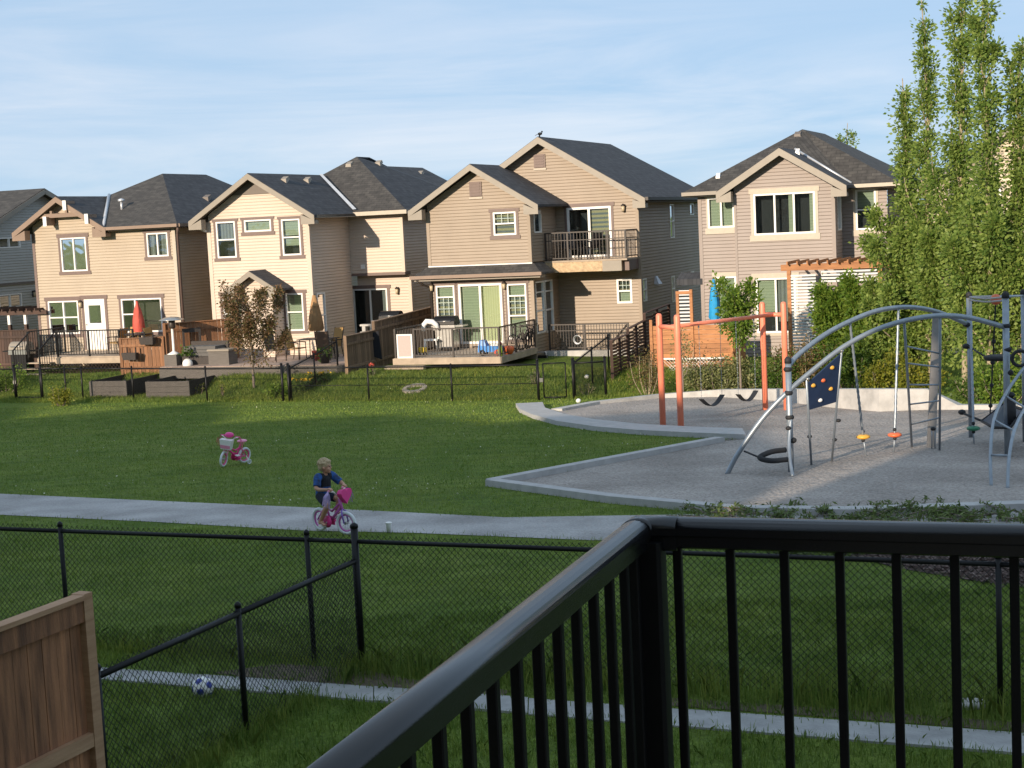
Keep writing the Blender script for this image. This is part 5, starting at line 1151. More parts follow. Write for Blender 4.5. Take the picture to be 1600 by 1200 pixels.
def pergola(label, u_, v_, w, dep, z0, zt, slat=True, group=None):
    o = thing('pergola', label, 'pergola', row(u_, v_, z0), -TH); H_ = zt - z0
    for x in (0, w):
        for y in (0, dep): MB().box(x - .06, y - .06, 0, x + .06, y + .06, H_ - .2).build('post', m_cedaro, o)
    for y in (-.02, dep + .02): MB().box(-.25, y - .03, H_ - .2, w + .25, y + .03, H_).build('beam', m_cedaro, o)
    n = int(w / .3)
    for i in range(n + 1): MB().box(w * i / n - .02, -.3, H_ + .002, w * i / n + .02, dep + .3, H_ + .1).build('rafter', m_cedaro, o)
    if slat:
        b = None; ns = int((H_ - .3) / .1)
        for i in range(ns):
            if b is None: b = MB().box(.06, -.05, 0, w * .30, -.03, .06).build('slat', m_slatw, o)
            else: share(b, 'slat', o)
            ob = o.children[-1]; ob.location = (0, 0, .1 + i * .1)
        b2 = None
        for i in range(4):
            b2 = MB().box(w * .36, -.05, H_ - .3 - .1 * i, w, -.03, H_ - .24 - .1 * i).build('slat', m_slatw, o)
    return o
pu = HV(1234, 470, -2.0)[0]; pw = HV(1376, 460, -2.0)[0] - pu
pergola('cedar pergola with pale slat screen in front of the taupe house', pu, -2.0, pw, 2.2, -.7, HV(1240, 413, -2.0)[1])
sp = thing('slat_trellis', 'narrow cedar trellis with pale slats near the brown house corner', 'trellis', row(HV(1060, 500, -.5)[0], -.5, -.6), -TH)
zt5 = HV(1060, 455, -.5)[1] + .6
MB().box(-.05, -.05, 0, .05, .05, zt5).build('post', m_cedaro, sp); MB().box(.42, -.05, 0, .52, .05, zt5 + .05).build('post', m_cedaro, sp); MB().box(-.05, -.06, zt5 - .1, .5, -.052, zt5).build('rail', m_cedaro, sp)
for i in range(int(zt5 / .12)): MB().box(.052, -.02, .1 + .12 * i, .418, .02, .16 + .12 * i).build('slat', m_slatw, sp)
# ---- far left yard
pg = thing('dark_pergola', 'dark brown pergola with pale posts at the grey house', 'pergola', row(HV(-30, 520, -.2)[0], -.2, -.8), -TH); zt6 = HV(20, 486, -.2)[1] + .8
MB().box(-.3, -.06, zt6 - .16, 3.35, .0, zt6).build('beam', m_darkw, pg); MB().box(-.3, 1.6, zt6 - .16, 3.35, 1.66, zt6).build('beam', m_darkw, pg)
for i in range(9): MB().box(-.2 + .4 * i, -.35, zt6 + .002, -.15 + .4 * i, 2.0, zt6 + .1).build('rafter', m_darkw, pg)
for x in (.6, 1.4, 2.2): MB().box(x, -.02, zt6 - .55, x + .12, .1, zt6 - .16).build('post', m_white, pg)
for x in (.6, 1.4, 2.2): MB().box(x, -.02, 0, x + .12, .1, zt6 - .56).build('post', m_darkw, pg)
board_fence('dark stained board fence across the grey house yard', row(HV(-60, 545, -1.2)[0], -1.2, -.8), row(HV(58, 545, -1.2)[0], -1.2, -.8), HV(20, 517, -1.2)[1] + .8, m_darkw)
barbecue('covered barbecue with pale dome lid in the grey house yard', at_v(35, 560, -2.4, -.75), -TH, m_fascia, m_black)

for px, py, lb in ((917, 592, 'small white ball on the grass inside the chain link panel'), (904, 630, 'small pale ball on the grass by the playground edge')):
    b_ = G(px, py); o = thing('toy_ball', lb, 'ball', b_); MB().ball((0, 0, .07), .075, 12, 8, 1, 1, .9).build('shell', m_white, o)
b_ = G(1516, 1104); o = thing('valve_cover', 'flat pale utility cover in the tall grass by the near fence', 'cover', b_); MB().lathe([(.12, 0), (.12, .035), (.10, .05)], 20, (0, 0, .0), True, 1.1, .8).build('lid', m_concw, o)
# ================================================================= PLAYGROUND
def post_at(px, py): return G(px, py)
# swing set: two H frames and a cross beam
a1, a2, b1, b2 = G(1036, 666), G(1064, 669), G(1196, 641), G(1229, 641)
sw_ = thing('swing_set', 'coral painted swing set with paired end posts', 'swing set', (a1 + a2) / 2)
HS = 2.62
def pt_z(p, z): return Vector((p.x, p.y, p.z + z))
tops = []
zt_abs = a1.z + HS
for p in (a1, a2, b1, b2):
    h_ = (zt_abs if p in (a1, a2) else b1.z + HS + .12)
    mb = MB().tube([pt_z(p, -.2), Vector((p.x, p.y, h_ - .06)), Vector((p.x, p.y, h_ - .02)), Vector((p.x, p.y, h_))], [.072, .072, .06, .03], 14); mb.build('post', m_coral, sw_, world=True)
zc1, zc2 = zt_abs - .30, b1.z + HS + .12 - .32
MB().tube([Vector((a1.x, a1.y, zc1)), Vector((a2.x, a2.y, zc1))], .055, 10).build('cross_bar', m_coral, sw_, world=True); MB().tube([Vector((b1.x, b1.y, zc2)), Vector((b2.x, b2.y, zc2))], .055, 10).build('cross_bar', m_coral, sw_, world=True)
ma = Vector(((a1.x + a2.x) / 2, (a1.y + a2.y) / 2, zc1)); mb_ = Vector(((b1.x + b2.x) / 2, (b1.y + b2.y) / 2, zc2))
MB().tube([ma, mb_], .048, 10).build('top_beam', m_coral, sw_, world=True)
bd = (mb_ - ma)
def swing(t0, t1, label, zseat):
    p, q = ma + bd * t0, ma + bd * t1; f = thing('swing', label, 'swing', Vector(((p.x + q.x) / 2, (p.y + q.y) / 2, zseat)))
    e = (q - p).normalized()
    for a, s in ((p, 1), (q, -1)):
        b = Vector((a.x, a.y, zseat + .18)) + e * s * .02; n = int((a.z - b.z) / .06); mb = MB()
        for i in range(n):
            c = a.lerp(b, (i + .5) / n); ax = Vector((1, 0, 0)) if i % 2 else Vector((0, 1, 0)); mb.tube([c - Vector((0, 0, .034)), c + ax * .011, c + Vector((0, 0, .034)), c - ax * .011], .0045, 4, closed=True)
        mb.build('chain', m_galv, f, world=True); MB().tube([a + Vector((0, 0, .06)), a - Vector((0, 0, .1))], .02, 6).build('hanger', m_galv, f, world=True)
    pts = []; nn = 10
    for i in range(nn + 1): t_ = i / nn; c = p.lerp(q, t_); pts.append(Vector((c.x, c.y, zseat + .18 - .21 * math.sin(math.pi * t_))))
    s = MB(); w = Vector((-e.y, e.x, 0)) * .07
    for i in range(nn):
        a, b = pts[i], pts[i + 1]; s.hexa([a - w - Vector((0, 0, .012)), b - w - Vector((0, 0, .012)), b + w - Vector((0, 0, .012)), a + w - Vector((0, 0, .012)), a - w, b - w, b + w, a + w])
    s.build('seat', m_rubber, f, world=True)
zsA = PY(1103, 632, ma.lerp(mb_, .37).y).z; zsB = PY(1157, 624, ma.lerp(mb_, .74).y).z
swing(.27, .47, 'black belt swing on chains, the one nearer the dark slatted screen', zsA); swing(.62, .80, 'black belt swing on chains, the one nearer the navy climbing panel', zsB)
# climbing frame: two arched rails between posts, panel, pods, ladder, tower
cf = thing('climbing_frame', 'grey steel arch climbing frame with navy panel and hanging pods', 'climbing frame', G(1237, 737))
def lerpY(x, x0, y0, x1, y1): return y0 + (y1 - y0) * (x - x0) / (x1 - x0)
def smooth(pts, n=5):
    out = []
    P_ = [pts[0] * 2 - pts[1]] + pts + [pts[-1] * 2 - pts[-2]]
    for i in range(1, len(P_) - 2):
        a, b, c, d = P_[i - 1:i + 3]
        for k in range(n):
            t_ = k / n; out.append(.5 * ((2 * b) + (c - a) * t_ + (2 * a - 5 * b + 4 * c - d) * t_ ** 2 + (3 * b - a - 3 * c + d) * t_ ** 3))
    return out + [pts[-1]]
Y0 = G(1137, 741).y; YA = G(1238, 738).y; YB = G(1502, 685).y; YC = G(1582, 714).y
def cyl(name, pts, r, m=m_galv, n=10): return MB().tube(pts, r, n).build(name, m, cf, world=True)
fa_px = [(1135, 743), (1153, 709), (1189, 657), (1225, 618), (1261, 586), (1312, 546), (1360, 519), (1408, 502.5), (1462, 493.5), (1512, 496), (1570, 511)]
fa = smooth([PY(x, y, lerpY(x, 1135, Y0, 1225, YA) if x < 1226 else lerpY(x, 1225, YA, 1570, YC)) for x, y in fa_px])
ba_px = [(1231, 573), (1249, 553), (1288, 523.5), (1327, 502.5), (1369, 486), (1408, 480), (1438, 481.5), (1465, 487.5), (1489, 496.5), (1511, 506)]
ba = smooth([PY(x, y, lerpY(x, 1231, YA, 1511, YB)) for x, y in ba_px])
cyl('arch_rail', fa, .043); cyl('arch_rail', ba, .043)
def yf_(x): return lerpY(x, 1225, YA, 1570, YC)
def yb_(x): return lerpY(x, 1231, YA, 1511, YB)
def post(xt, yt, Yp, pb, r=.052, m=m_galv, cap=True):
    t_ = PY(xt, yt, Yp); b = Vector((t_.x, t_.y, gz(t_.x, t_.y) - .15)); cyl('post', [b, t_], r, m, 14)
    if cap: MB().lathe([(r * 1.15, -.06), (r * 1.15, .01), (r * .5, .05)], 12, t_).build('post_cap', m_rubber, cf, world=True)
    return t_, b
def clampb(x, y, Yp, r=.075, m=m_rubber): MB().ball(PY(x, y, Yp), r, 12, 8, 1, 1, .72).build('clamp', m, cf, world=True)
post(1231, 562, YA, 0); post(1514, 460, YB, 0); post(1571, 460, YC, 0, .056)
YD = YC + 2.2; post(1599, 456, YD, 0, .05)
for x, y, Yp in ((1231, 577, YA), (1232, 614, YA), (1234, 652, YA), (1238, 688, YA), (1511, 507, YB), (1510, 541, YB), (1503, 644, YB), (1572, 509, YC), (1574, 546, YC), (1577, 582, YC), (1579, 617, YC), (1580, 655, YC)): clampb(x, y, Yp)
leg = smooth([PY(1236, 652, YA - .02), PY(1233, 690, YA - .15), PY(1234.5, 720, YA - .4), G(1239, 750, -.05)]); cyl('leg', leg, .030); clampb(1232, 669, YA - .08, .05)
# black seat loop
s_ = smooth([PY(1227, 703, YA - .05), PY(1205, 706, YA - .2), PY(1187, 715, YA - .35), PY(1205, 720, YA - .45), PY(1230, 718, YA - .35)]); cyl('seat_loop', s_, .045, m_rubber)
cyl('rope', [PY(1163, 705, Y0 - .1), PY(1186, 714.5, YA - .35)], .016, m_rubber, 6)
# navy climbing panel with holds
p1t, p2t = PY(1260, 590, yf_(1260)), PY(1315, 546, yf_(1315)); 
g1, g2 = G(1268, 727), G(1299, 722)
cyl('panel_pole', [p1t, Vector((g1.x, g1.y, g1.z - .05))], .02); cyl('panel_pole', [p2t, Vector((g2.x, g2.y, g2.z - .05))], .02)
def on(a, b, y): 
    best = min(range(101), key=lambda i: abs(proj(a.lerp(b, i / 100))[1] - y)); return a.lerp(b, best / 100)
def proj(p):
    d = p - Vector((0, 0, EYE)); w = d.dot(fw); return 800 + F_PX * d.dot(rt) / w, 600 - F_PX * d.dot(up) / w
q = [on(p1t, g1, 600), on(p2t, g2, 551), on(p2t, g2, 628), on(p1t, g1, 640)]
nrm = (q[1] - q[0]).cross(q[3] - q[0]).normalized() * .012
pn = MB().hexa([q[3] - nrm, q[2] - nrm, q[2] + nrm, q[3] + nrm, q[0] - nrm, q[1] - nrm, q[1] + nrm, q[0] + nrm]).build('climbing_panel', m_navy, cf, world=True)
for (x, y), m_ in zip(((1300, 574), (1287, 594), (1272, 602), (1300, 607), (1283, 625)), (m_yell, m_oran, m_yell, m_yell, m_white)):
    s_ = min(1, max(0, (x - 1263) / 50)); c = q[0].lerp(q[1], s_); c2 = q[3].lerp(q[2], s_); t_ = (y - proj(c)[1]) / (proj(c2)[1] - proj(c)[1]); c = c.lerp(c2, t_)
    toward = (Vector((0, 0, EYE)) - c).normalized()
    MB().ball(c + toward * .02, .045, 10, 6, 1, .7, .8).build('hand_hold', m_, pn, world=True)
clampb(1310, 657, lerpY(657, 546, p2t.y, 722, g2.y), .045); clampb(1304, 687, g2.y + .05, .045); clampb(1265, 682, g1.y + .03, .045); clampb(1262, 592, yf_(1262), .04, m_steel); clampb(1315, 548, yf_(1315), .04, m_steel)
# hanging pods on twisted poles
def pod(top, podp, gpt, m, lab, r=.125):
    a, b = top, podp; pts = [a.lerp(b, i / 40) for i in range(41)]
    mb = MB().tube(pts, [(.020 if i % 2 else .028) for i in range(41)], 8); mb.build('pod_pole', m_galv, cf, world=True)
    MB().lathe([(r * .55, -.045), (r, -.02), (r, .012), (r * .6, .035)], 16, podp).build('stepping_pod', m, cf, world=True)
    MB().ball(podp + Vector((0, 0, .09)), .035, 8, 6).build('pole_ferrule', m_rubber, cf, world=True); MB().ball(podp - Vector((0, 0, .07)), .035, 8, 6).build('pole_ferrule', m_rubber, cf, world=True)
    cyl('pod_stem', [podp, Vector((gpt.x, gpt.y, gpt.z - .05))], .014, m_galv, 6)
gq = G(1354, 713); pod(PY(1328, 504, yb_(1328)), PY(1348.6, 682, gq.y), gq, m_yell, 0)
gq = G(1396, 708); pod(PY(1404, 482, yb_(1404)), PY(1398, 679, gq.y), gq, m_oran, 0)
gq = G(1522, 694); pod(PY(1517, 512, YB - .3), PY(1521, 669, gq.y), gq, m_gren, 0)
# ladder
la, lb = PY(1413, 505, yf_(1413)), PY(1469, 495, yf_(1469)); ga, gb = G(1425, 699), G(1468, 704)
cyl('ladder_rail', [la, Vector((ga.x, ga.y, ga.z - .05))], .022); cyl('ladder_rail', [lb, Vector((gb.x, gb.y, gb.z - .05))], .022)
for y0, y1 in ((540, 552), (568, 574), (601, 601), (632, 626), (663, 652)): cyl('rung', [on(la, ga, y0), on(lb, gb, y1)], .015, m_galv, 8)
pw_ = PY(1464, 489, yb_(1464)); gw = gb + Vector((-.02, .5, 0)); MB().hexa([(gw.x - .075, gw.y - .03, gw.z - .1), (gw.x + .075, gw.y - .03, gw.z - .1), (gw.x + .075, gw.y + .03, gw.z - .1), (gw.x - .075, gw.y + .03, gw.z - .1), (pw_.x - .075, pw_.y - .03, pw_.z), (pw_.x + .075, pw_.y - .03, pw_.z), (pw_.x + .075, pw_.y + .03, pw_.z), (pw_.x - .075, pw_.y + .03, pw_.z)]).build('plank_post', mat('grey_plank', (.23, .215, .20), .6, .15, 6), cf, world=True)
clampb(1458, 670, gb.y + .2, .05)
for dx in (-2, 3): cyl('thin_pole', [PY(1458 + dx, 672, gb.y + .2), G(1458 + dx, 702)], .01, m_galv, 6)
# tower: top ring, orange ball pole, disc, membrane
B_, C_2, D_2 = PY(1514, 464, YB), PY(1571, 464, YC), PY(1599, 462, YD)
for dz in (0, .055):
    mid = (B_ + C_2) / 2 + Vector((0, 0, -.03)); cyl('top_bar', smooth([B_ - Vector((0, 0, dz)), mid - Vector((0, 0, dz)), C_2 - Vector((0, 0, dz))]), .018)
cyl('top_bar', [C_2, D_2], .02); cyl('top_bar', [B_, D_2], .02)
ob = PY(1556, 468, (YB + YC) / 2); MB().ball(ob, .10, 14, 10).build('orange_ball', m_oran, cf, world=True)
gd = G(1546, 668); cyl('ball_pole', [ob, Vector((gd.x, gd.y, gd.z))], .014, m_rubber, 6)
for y in (534, 566, 602, 634): c = on(ob, gd, y); MB().ball(c, .045, 10, 8).build('pole_ball', m_rubber, cf, world=True)
dc = PY(1561, 559, (YB + YC) / 2 - .1); MB().lathe([(.24, -.04), (.27, -.01), (.27, .03), (.2, .05)], 20, dc).build('rubber_disc', m_rubber, cf, world=True)
cyl('rope', [PY(1513, 541, YB), PY(1541, 558, (YB + YC) / 2)], .016, m_rubber, 6); cyl('rope', [PY(1503, 645, YB), PY(1535, 658, YB - .8)], .022, m_rubber, 6)
mt = [PY(1534, 658, YB - .8), PY(1569, 631, YB - .6), PY(1600, 640, YC), PY(1578, 669, YC - .3), PY(1552, 668, YC - .1)]
MB().poly(mt).poly([p + Vector((0, .02, -.02)) for p in mt]).build('membrane', m_navy, cf, world=True); MB().tube(mt, .026, 8, closed=True).build('membrane_edge', m_rubber, cf, world=True)
cyl('sleeve', [PY(1580, 622, YC - .05), PY(1581, 662, YC - .05)], .075, m_rubber, 12)
hb = PY(1594, 560, YC - .2); MB().ring(hb, (.2, 1, .1), .13, .03, 20, 8).build('steering_ring', m_rubber, cf, world=True)
# curved ladder at the front of the tower
g1, g2 = G(1549, 760), G(1574, 764)
r1 = smooth([PY(1612, 560, YC - .1), PY(1592, 585, YC - .35), PY(1570, 618, YC - .8), PY(1553, 656, g1.y + .9), PY(1547.5, 711, g1.y + .25), Vector((g1.x, g1.y, g1.z - .05))]); r2 = smooth([PY(1640, 590, YC - .1), PY(1612, 622, YC - .5), PY(1588, 664, g2.y + .95), PY(1577, 712, g2.y + .3), Vector((g2.x, g2.y, g2.z - .05))])
cyl('curved_rail', r1, .026); cyl('curved_rail', r2, .026)
def near_y(pts, y): return min(pts, key=lambda p: abs(proj(p)[1] - y))
for ya_, yb2 in ((618, 638), (658, 671), (711, 713)): cyl('rung', [near_y(r1, ya_), near_y(r2, yb2)], .017, m_galv, 8)
# ================================================================= CHILDREN'S BIKES, BOY, BALL, CUP
def remesh(mb, name, mats, parent, vox=.009, smooth_it=2):
    me = mb.mesh(name + '_raw', mats if isinstance(mats, (list, tuple)) else [mats]); o = bpy.data.objects.new(name, me); COL.objects.link(o)
    md = o.modifiers.new('r', 'REMESH'); md.mode = 'VOXEL'; md.voxel_size = vox; md.use_smooth_shade = True
    sm = o.modifiers.new('s', 'SMOOTH'); sm.iterations = smooth_it; sm.factor = .5
    dg = bpy.context.evaluated_depsgraph_get(); me2 = bpy.data.meshes.new_from_object(o.evaluated_get(dg)); o.modifiers.clear()
    o.data = me2; me2.name = name; bpy.data.meshes.remove(me)
    me2.materials.clear()
    for m in (mats if isinstance(mats, (list, tuple)) else [mats]): me2.materials.append(m)
    me2.polygons.foreach_set('use_smooth', [True] * len(me2.polygons))
    if parent: o.parent = parent
    return o
def kid_bike(label, loc, rz, steer, frame_m, fork_m, tyre_m, train=False, basket=None, streamers=True, seat_m=m_lpink):
    b = thing('kids_bicycle', label, 'bicycle', loc, rz); Rw = .163
    def wheel(x, y, ang, parent):
        w = bpy.data.objects.new('wheel', MB().tube([(0, -.03, 0), (0, .03, 0)], .02, 8).mesh('hub', m_steel)); COL.objects.link(w); w.parent = parent; w.location = (x, y, Rw); w.rotation_euler = (0, 0, ang)
        MB().ring((0, 0, 0), (0, 1, 0), Rw - .022, .024, 28, 8).build('tyre', tyre_m, w); MB().ring((0, 0, 0), (0, 1, 0), Rw - .050, .014, 28, 6).build('rim', frame_m, w)
        for i in range(10): a = math.pi * 2 * i / 10; MB().tube([(0, .012 * (-1) ** i, 0), ((Rw - .045) * math.cos(a), 0, (Rw - .045) * math.sin(a))], .0025, 4).build('spoke', m_steel, w)
        return w
    wheel(-.27, 0, 0, b); wheel(.29, 0, steer, b)
    f = MB(); f.tube([(-.04, 0, .16), (.19, 0, .37)], .021, 8); f.tube([(-.12, 0, .34), (.0, 0, .30), (.18, 0, .43)], .017, 8); f.tube([(-.04, 0, .16), (-.15, 0, .42)], .017, 8); f.tube([(.22, 0, .33), (.17, 0, .49)], .023, 10)
    for sy in (-.045, .045): f.tube([(-.27, sy, Rw), (-.04, sy * .6, .16)], .011, 6); f.tube([(-.27, sy, Rw), (-.13, sy * .5, .36)], .010, 6)
    f.build('frame', frame_m, b)
    k = MB(); c, s = math.cos(steer), math.sin(steer)
    for sy in (-.05, .05): ox, oy = -s * sy, c * sy; k.tube([(.29 + ox, oy, Rw), (.245 + ox, oy, .32), (.225, 0, .35)], .012, 6)
    k.build('fork', fork_m, b)
    g = MB(); g.box(-.12, .03, .10, .0, .045, .22); g.lathe([(.07, -.006), (.07, .006)], 16, (-.04, .05, .16)); g.build('chain_guard', m_pink, b)
    cg = MB(); cg.lathe([(.001, 0), (.085, .004), (.085, .012), (.001, .016)], 20); cgo = cg.build('chain_ring', m_pink, b); cgo.location = (-.04, -.05, .16); cgo.rotation_euler = (R_(90), 0, 0)
    MB().tube([(-.04, -.06, .16), (-.10, -.075, .10)], .009, 6).build('crank', m_steel, b); MB().tube([(-.04, .06, .16), (.02, .075, .22)], .009, 6).build('crank', m_steel, b)
    MB().box(-.15, -.14, .088, -.06, -.07, .108).build('pedal', m_white, b); MB().box(-.03, .07, .212, .06, .14, .232).build('pedal', m_white, b)
    MB().tube([(-.15, 0, .40), (-.175, 0, .46)], .014, 8).build('seat_post', m_steel, b); MB().ball((-.185, 0, .475), .085, 12, 8, 1.45, .9, .38).build('saddle', seat_m, b)
    hd = Vector((.165, 0, .50)); lat = Vector((-s, c, 0)); fwv = Vector((c, s, 0))
    hbm = MB(); hbm.tube([hd - Vector((0, 0, .03)), hd + Vector((-.01, 0, .05))], .014, 8); hbm.tube(smooth([hd + lat * .20 + Vector((-.03, 0, .12)), hd + lat * .12 + Vector((0, 0, .10)), hd + lat * .05 + Vector((0, 0, .05)), hd - lat * .05 + Vector((0, 0, .05)), hd - lat * .12 + Vector((0, 0, .10)), hd - lat * .20 + Vector((-.03, 0, .12))]), .011, 8); hbm.build('handlebar', m_white, b)
    ends = [hd + lat * .20 + Vector((-.03, 0, .12)), hd - lat * .20 + Vector((-.03, 0, .12))]
    for e, sg in zip(ends, (1, -1)):
        MB().tube([e - lat * sg * .09, e + lat * sg * .01], .016, 8).build('grip', m_lpink if not train else m_pink, b)
        if streamers:
            st = MB(); rnd = random.Random(3)
            for i in range(20):
                d = Vector((rnd.uniform(-.05, .05), rnd.uniform(-.05, .05), 0)) + lat * sg * rnd.uniform(.02, .07); L_ = rnd.uniform(.12, .24)
                p0 = e + lat * sg * .01; pts = [p0, p0 + d * .7 + Vector((0, 0, -L_ * .35)), p0 + d + Vector((0, 0, -L_))]
                w = Vector((.0035, .002, 0))
                for a_, b_ in zip(pts[:-1], pts[1:]): st.poly([a_ - w, a_ + w, b_ + w, b_ - w])
            st.build('streamers', m_lilac if not train else m_pink, b)
    if basket == 'heart':
        mb = MB(); c0 = hd + fwv * .085 + Vector((0, 0, .035)); n = 16; pts = []
        for i in range(n):
            t_ = 2 * math.pi * i / n; x = 16 * math.sin(t_) ** 3; y = 13 * math.cos(t_) - 5 * math.cos(2 * t_) - 2 * math.cos(3 * t_) - math.cos(4 * t_); pts.append((x / 16 * .125, (y + 2) / 14 * .105))
        fr = [c0 + lat * x + Vector((0, 0, y)) + fwv * .05 for x, y in pts]; bk_ = [c0 + lat * x * .85 + Vector((0, 0, y * .85)) - fwv * .04 for x, y in pts]
        i0 = len(mb.v); mb.v += [tuple(p) for p in fr + bk_]; mb.face([i0 + i for i in range(n)]); mb.face([i0 + n + i for i in range(n)][::-1])
        for i in range(n): j = (i + 1) % n; mb.face((i0 + i, i0 + n + i, i0 + n + j, i0 + j))
        mb.build('heart_bag', m_pink, b)
    if basket == 'box':
        c0 = hd + fwv * .11 + Vector((0, 0, .0)); mb = MB(); X = lat * .13; F2 = fwv * .07
        bt, tp = c0 - Vector((0, 0, .12)), c0 + Vector((0, 0, .08))
        mb.hexa([bt - X * .8 - F2 * .8, bt + X * .8 - F2 * .8, bt + X * .8 + F2 * .8, bt - X * .8 + F2 * .8, tp - X - F2, tp + X - F2, tp + X + F2, tp - X + F2]); bo = mb.build('basket', m_white, b)
        fp = c0 + fwv * .076; mb = MB()
        mb.poly([fp - X * .8 - Vector((0, 0, .10)) - fwv * .012, fp + X * .8 - Vector((0, 0, .10)) - fwv * .012, fp + X * .85 - Vector((0, 0, .03)), fp - X * .85 - Vector((0, 0, .03))]); mb.build('basket_print', m_lpink, bo)
        fl = MB().ball(hd + Vector((0, 0, .15)), .08, 10, 7, 1.2, 1.2, .7); fl.build('handlebar_pad', m_pink, b)
    if train:
        for sy in (-.15, .15): MB().tube([(-.27, sy * .3, Rw), (-.27, sy * .8, .09), (-.27, sy, .06)], .010, 6).build('training_arm', m_white, b); MB().ring((-.27, sy, .055), (0, 1, 0), .04, .016, 16, 6).build('training_wheel', tyre_m, b)
    return b
bl = G(521, 833); bl.z += .0
HEAD = R_(-44)
STEER = R_(14)
bike = kid_bike('pink and purple bicycle ridden by the blond boy, heart bag in front', (bl.x, bl.y, bl.z + .008), HEAD, STEER, m_orchid, m_purple, m_tyre, False, 'heart')
pbl = G(366, 727)
pkb = kid_bike('parked pink bicycle with training wheels and white basket on the lawn', (pbl.x, pbl.y, pbl.z + .01), R_(-128), R_(22), m_pink, m_lpink, m_tyre, True, 'box', True, m_lpink); pkb.rotation_euler[0] = R_(-9)
# the boy: local frame = bike frame (x forward, y left, z up)
bo = thing('person', 'small blond child in blue patterned shirt riding a pink bicycle barefoot', 'person', (bl.x, bl.y, bl.z + .008), HEAD)
hipR, hipL = Vector((-.17, -.055, .515)), Vector((-.17, .055, .515))
kneeR, kneeL = Vector((.035, -.105, .405)), Vector((.06, .09, .46)); ankR, ankL = Vector((-.135, -.105, .155)), Vector((-.02, .10, .275))
toeR, toeL = Vector((-.035, -.115, .125)), Vector((.085, .105, .25))
shR, shL = Vector((-.118, -.118, .775)), Vector((-.118, .118, .775)); c_, s_ = math.cos(STEER), math.sin(STEER)
hd = Vector((.165, 0, .50)); lat = Vector((-s_, c_, 0)); hndL = hd + lat * .165 + Vector((-.028, 0, .135)); hndR = hd - lat * .165 + Vector((-.028, 0, .135))
elR = Vector((-.06, -.20, .64)); elL = Vector((.02, .19, .66))
neck = Vector((-.105, 0, .81)); headc = Vector((-.085, -.005, .915))
def limb(mb, pts, rs, n=12): mb.tube(smooth(pts, 4), [v for v in np.interp(np.linspace(0, len(pts) - 1, (len(pts) - 1) * 4 + 1), range(len(pts)), rs)], n)
bm_ = MB()
limb(bm_, [Vector((-.175, 0, .50)), Vector((-.16, 0, .58)), Vector((-.135, 0, .69)), Vector((-.118, 0, .77)), neck, headc + Vector((-.01, 0, -.03))], [.078, .082, .085, .07, .036, .034])
for h_, k_, a_, t_, sd_ in ((hipR, kneeR, ankR, toeR, -1), (hipL, kneeL, ankL, toeL, 1)):
    limb(bm_, [h_, h_.lerp(k_, .5), k_, k_.lerp(a_, .35), a_], [.062, .052, .040, .041, .025]); limb(bm_, [a_ - Vector((.03, 0, .012)), a_ + Vector((.01, 0, -.008)), t_], [.024, .026, .020])
    for i in range(5): y = (-.022 + .011 * i) * 1.0; bm_.ball(t_ + Vector((.014 - abs(i - (3.2 if sd_ < 0 else .8)) * .004, y, -.004)), .0085, 6, 5)
for s0_, e_, h_ in ((shR, elR, hndR), (shL, elL, hndL)): limb(bm_, [s0_.lerp(neck, .35) - Vector((0, 0, .02)), s0_, e_, h_ - (h_ - e_).normalized() * .03], [.045, .040, .030, .021])
for h_, sg in ((hndR, -1), (hndL, 1)):       # hands closed on the grips: palm, four fingers, thumb
    bm_.ball(h_ + Vector((-.012, 0, .012)), .026, 8, 6, 1.0, 1.0, .7)
    fwv = Vector((c_, s_, 0))
    for i in range(4):
        o = lat * (-.022 + .0145 * i); limb(bm_, [h_ + o + Vector((-.005, 0, .016)), h_ + o + fwv * .022 + Vector((0, 0, .010)), h_ + o + fwv * .024 + Vector((0, 0, -.014)), h_ + o + fwv * .004 + Vector((0, 0, -.022))], [.0085, .008, .0075, .007], 6)
    limb(bm_, [h_ - lat * sg * .02 + Vector((-.012, 0, .012)), h_ - lat * sg * .032 + Vector((-.004, 0, -.008)), h_ - lat * sg * .028 + fwv * .012 + Vector((0, 0, -.02))], [.009, .008, .0075], 6)
# head turned to its left of travel (towards +X of the place)
LOOK = R_(36); lx = Vector((math.cos(LOOK), math.sin(LOOK), 0)); ly = Vector((-math.sin(LOOK), math.cos(LOOK), 0)); lz = Vector((0, 0, 1))
def hp(x, y, z): return headc + lx * x + ly * y + lz * z
def eball(mb, x, y, z, rx, ry, rz):
    n, m2 = 14, 10; i0 = len(mb.v)
    for i in range(m2 + 1):
        for k in range(n): ph = math.pi * i / m2; t_ = 2 * math.pi * k / n; mb.v.append(tuple(hp(x + rx * math.sin(ph) * math.cos(t_), y + ry * math.sin(ph) * math.sin(t_), z - rz * math.cos(ph))))
    for i in range(m2):
        for k in range(n): l = (k + 1) % n; mb.face((i0 + i * n + k, i0 + i * n + l, i0 + (i + 1) * n + l, i0 + (i + 1) * n + k), True)
eball(bm_, -.008, 0, .02, .086, .072, .082); eball(bm_, .02, 0, -.03, .058, .054, .062); eball(bm_, .075, 0, -.012, .018, .013, .016); eball(bm_, .055, 0, -.078, .018, .02, .014); eball(bm_, .062, 0, -.048, .018, .024, .014)
for sy in (-1, 1): eball(bm_, -.006, sy * .074, -.012, .016, .010, .022); eball(bm_, .045, sy * .032, -.03, .026, .022, .024); eball(bm_, .060, sy * .028, .022, .016, .024, .008)
body = remesh(bm_, 'body', m_skin, bo, .0065, 2)
ey = MB()
for sy in (-1, 1): eball(ey, .0735, sy * .028, .004, .007, .011, .007)
ey.build('eyes', m_eye, body); lp = MB(); eball(lp, .079, 0, -.052, .004, .017, .005); lp.build('lips', m_lip, body)
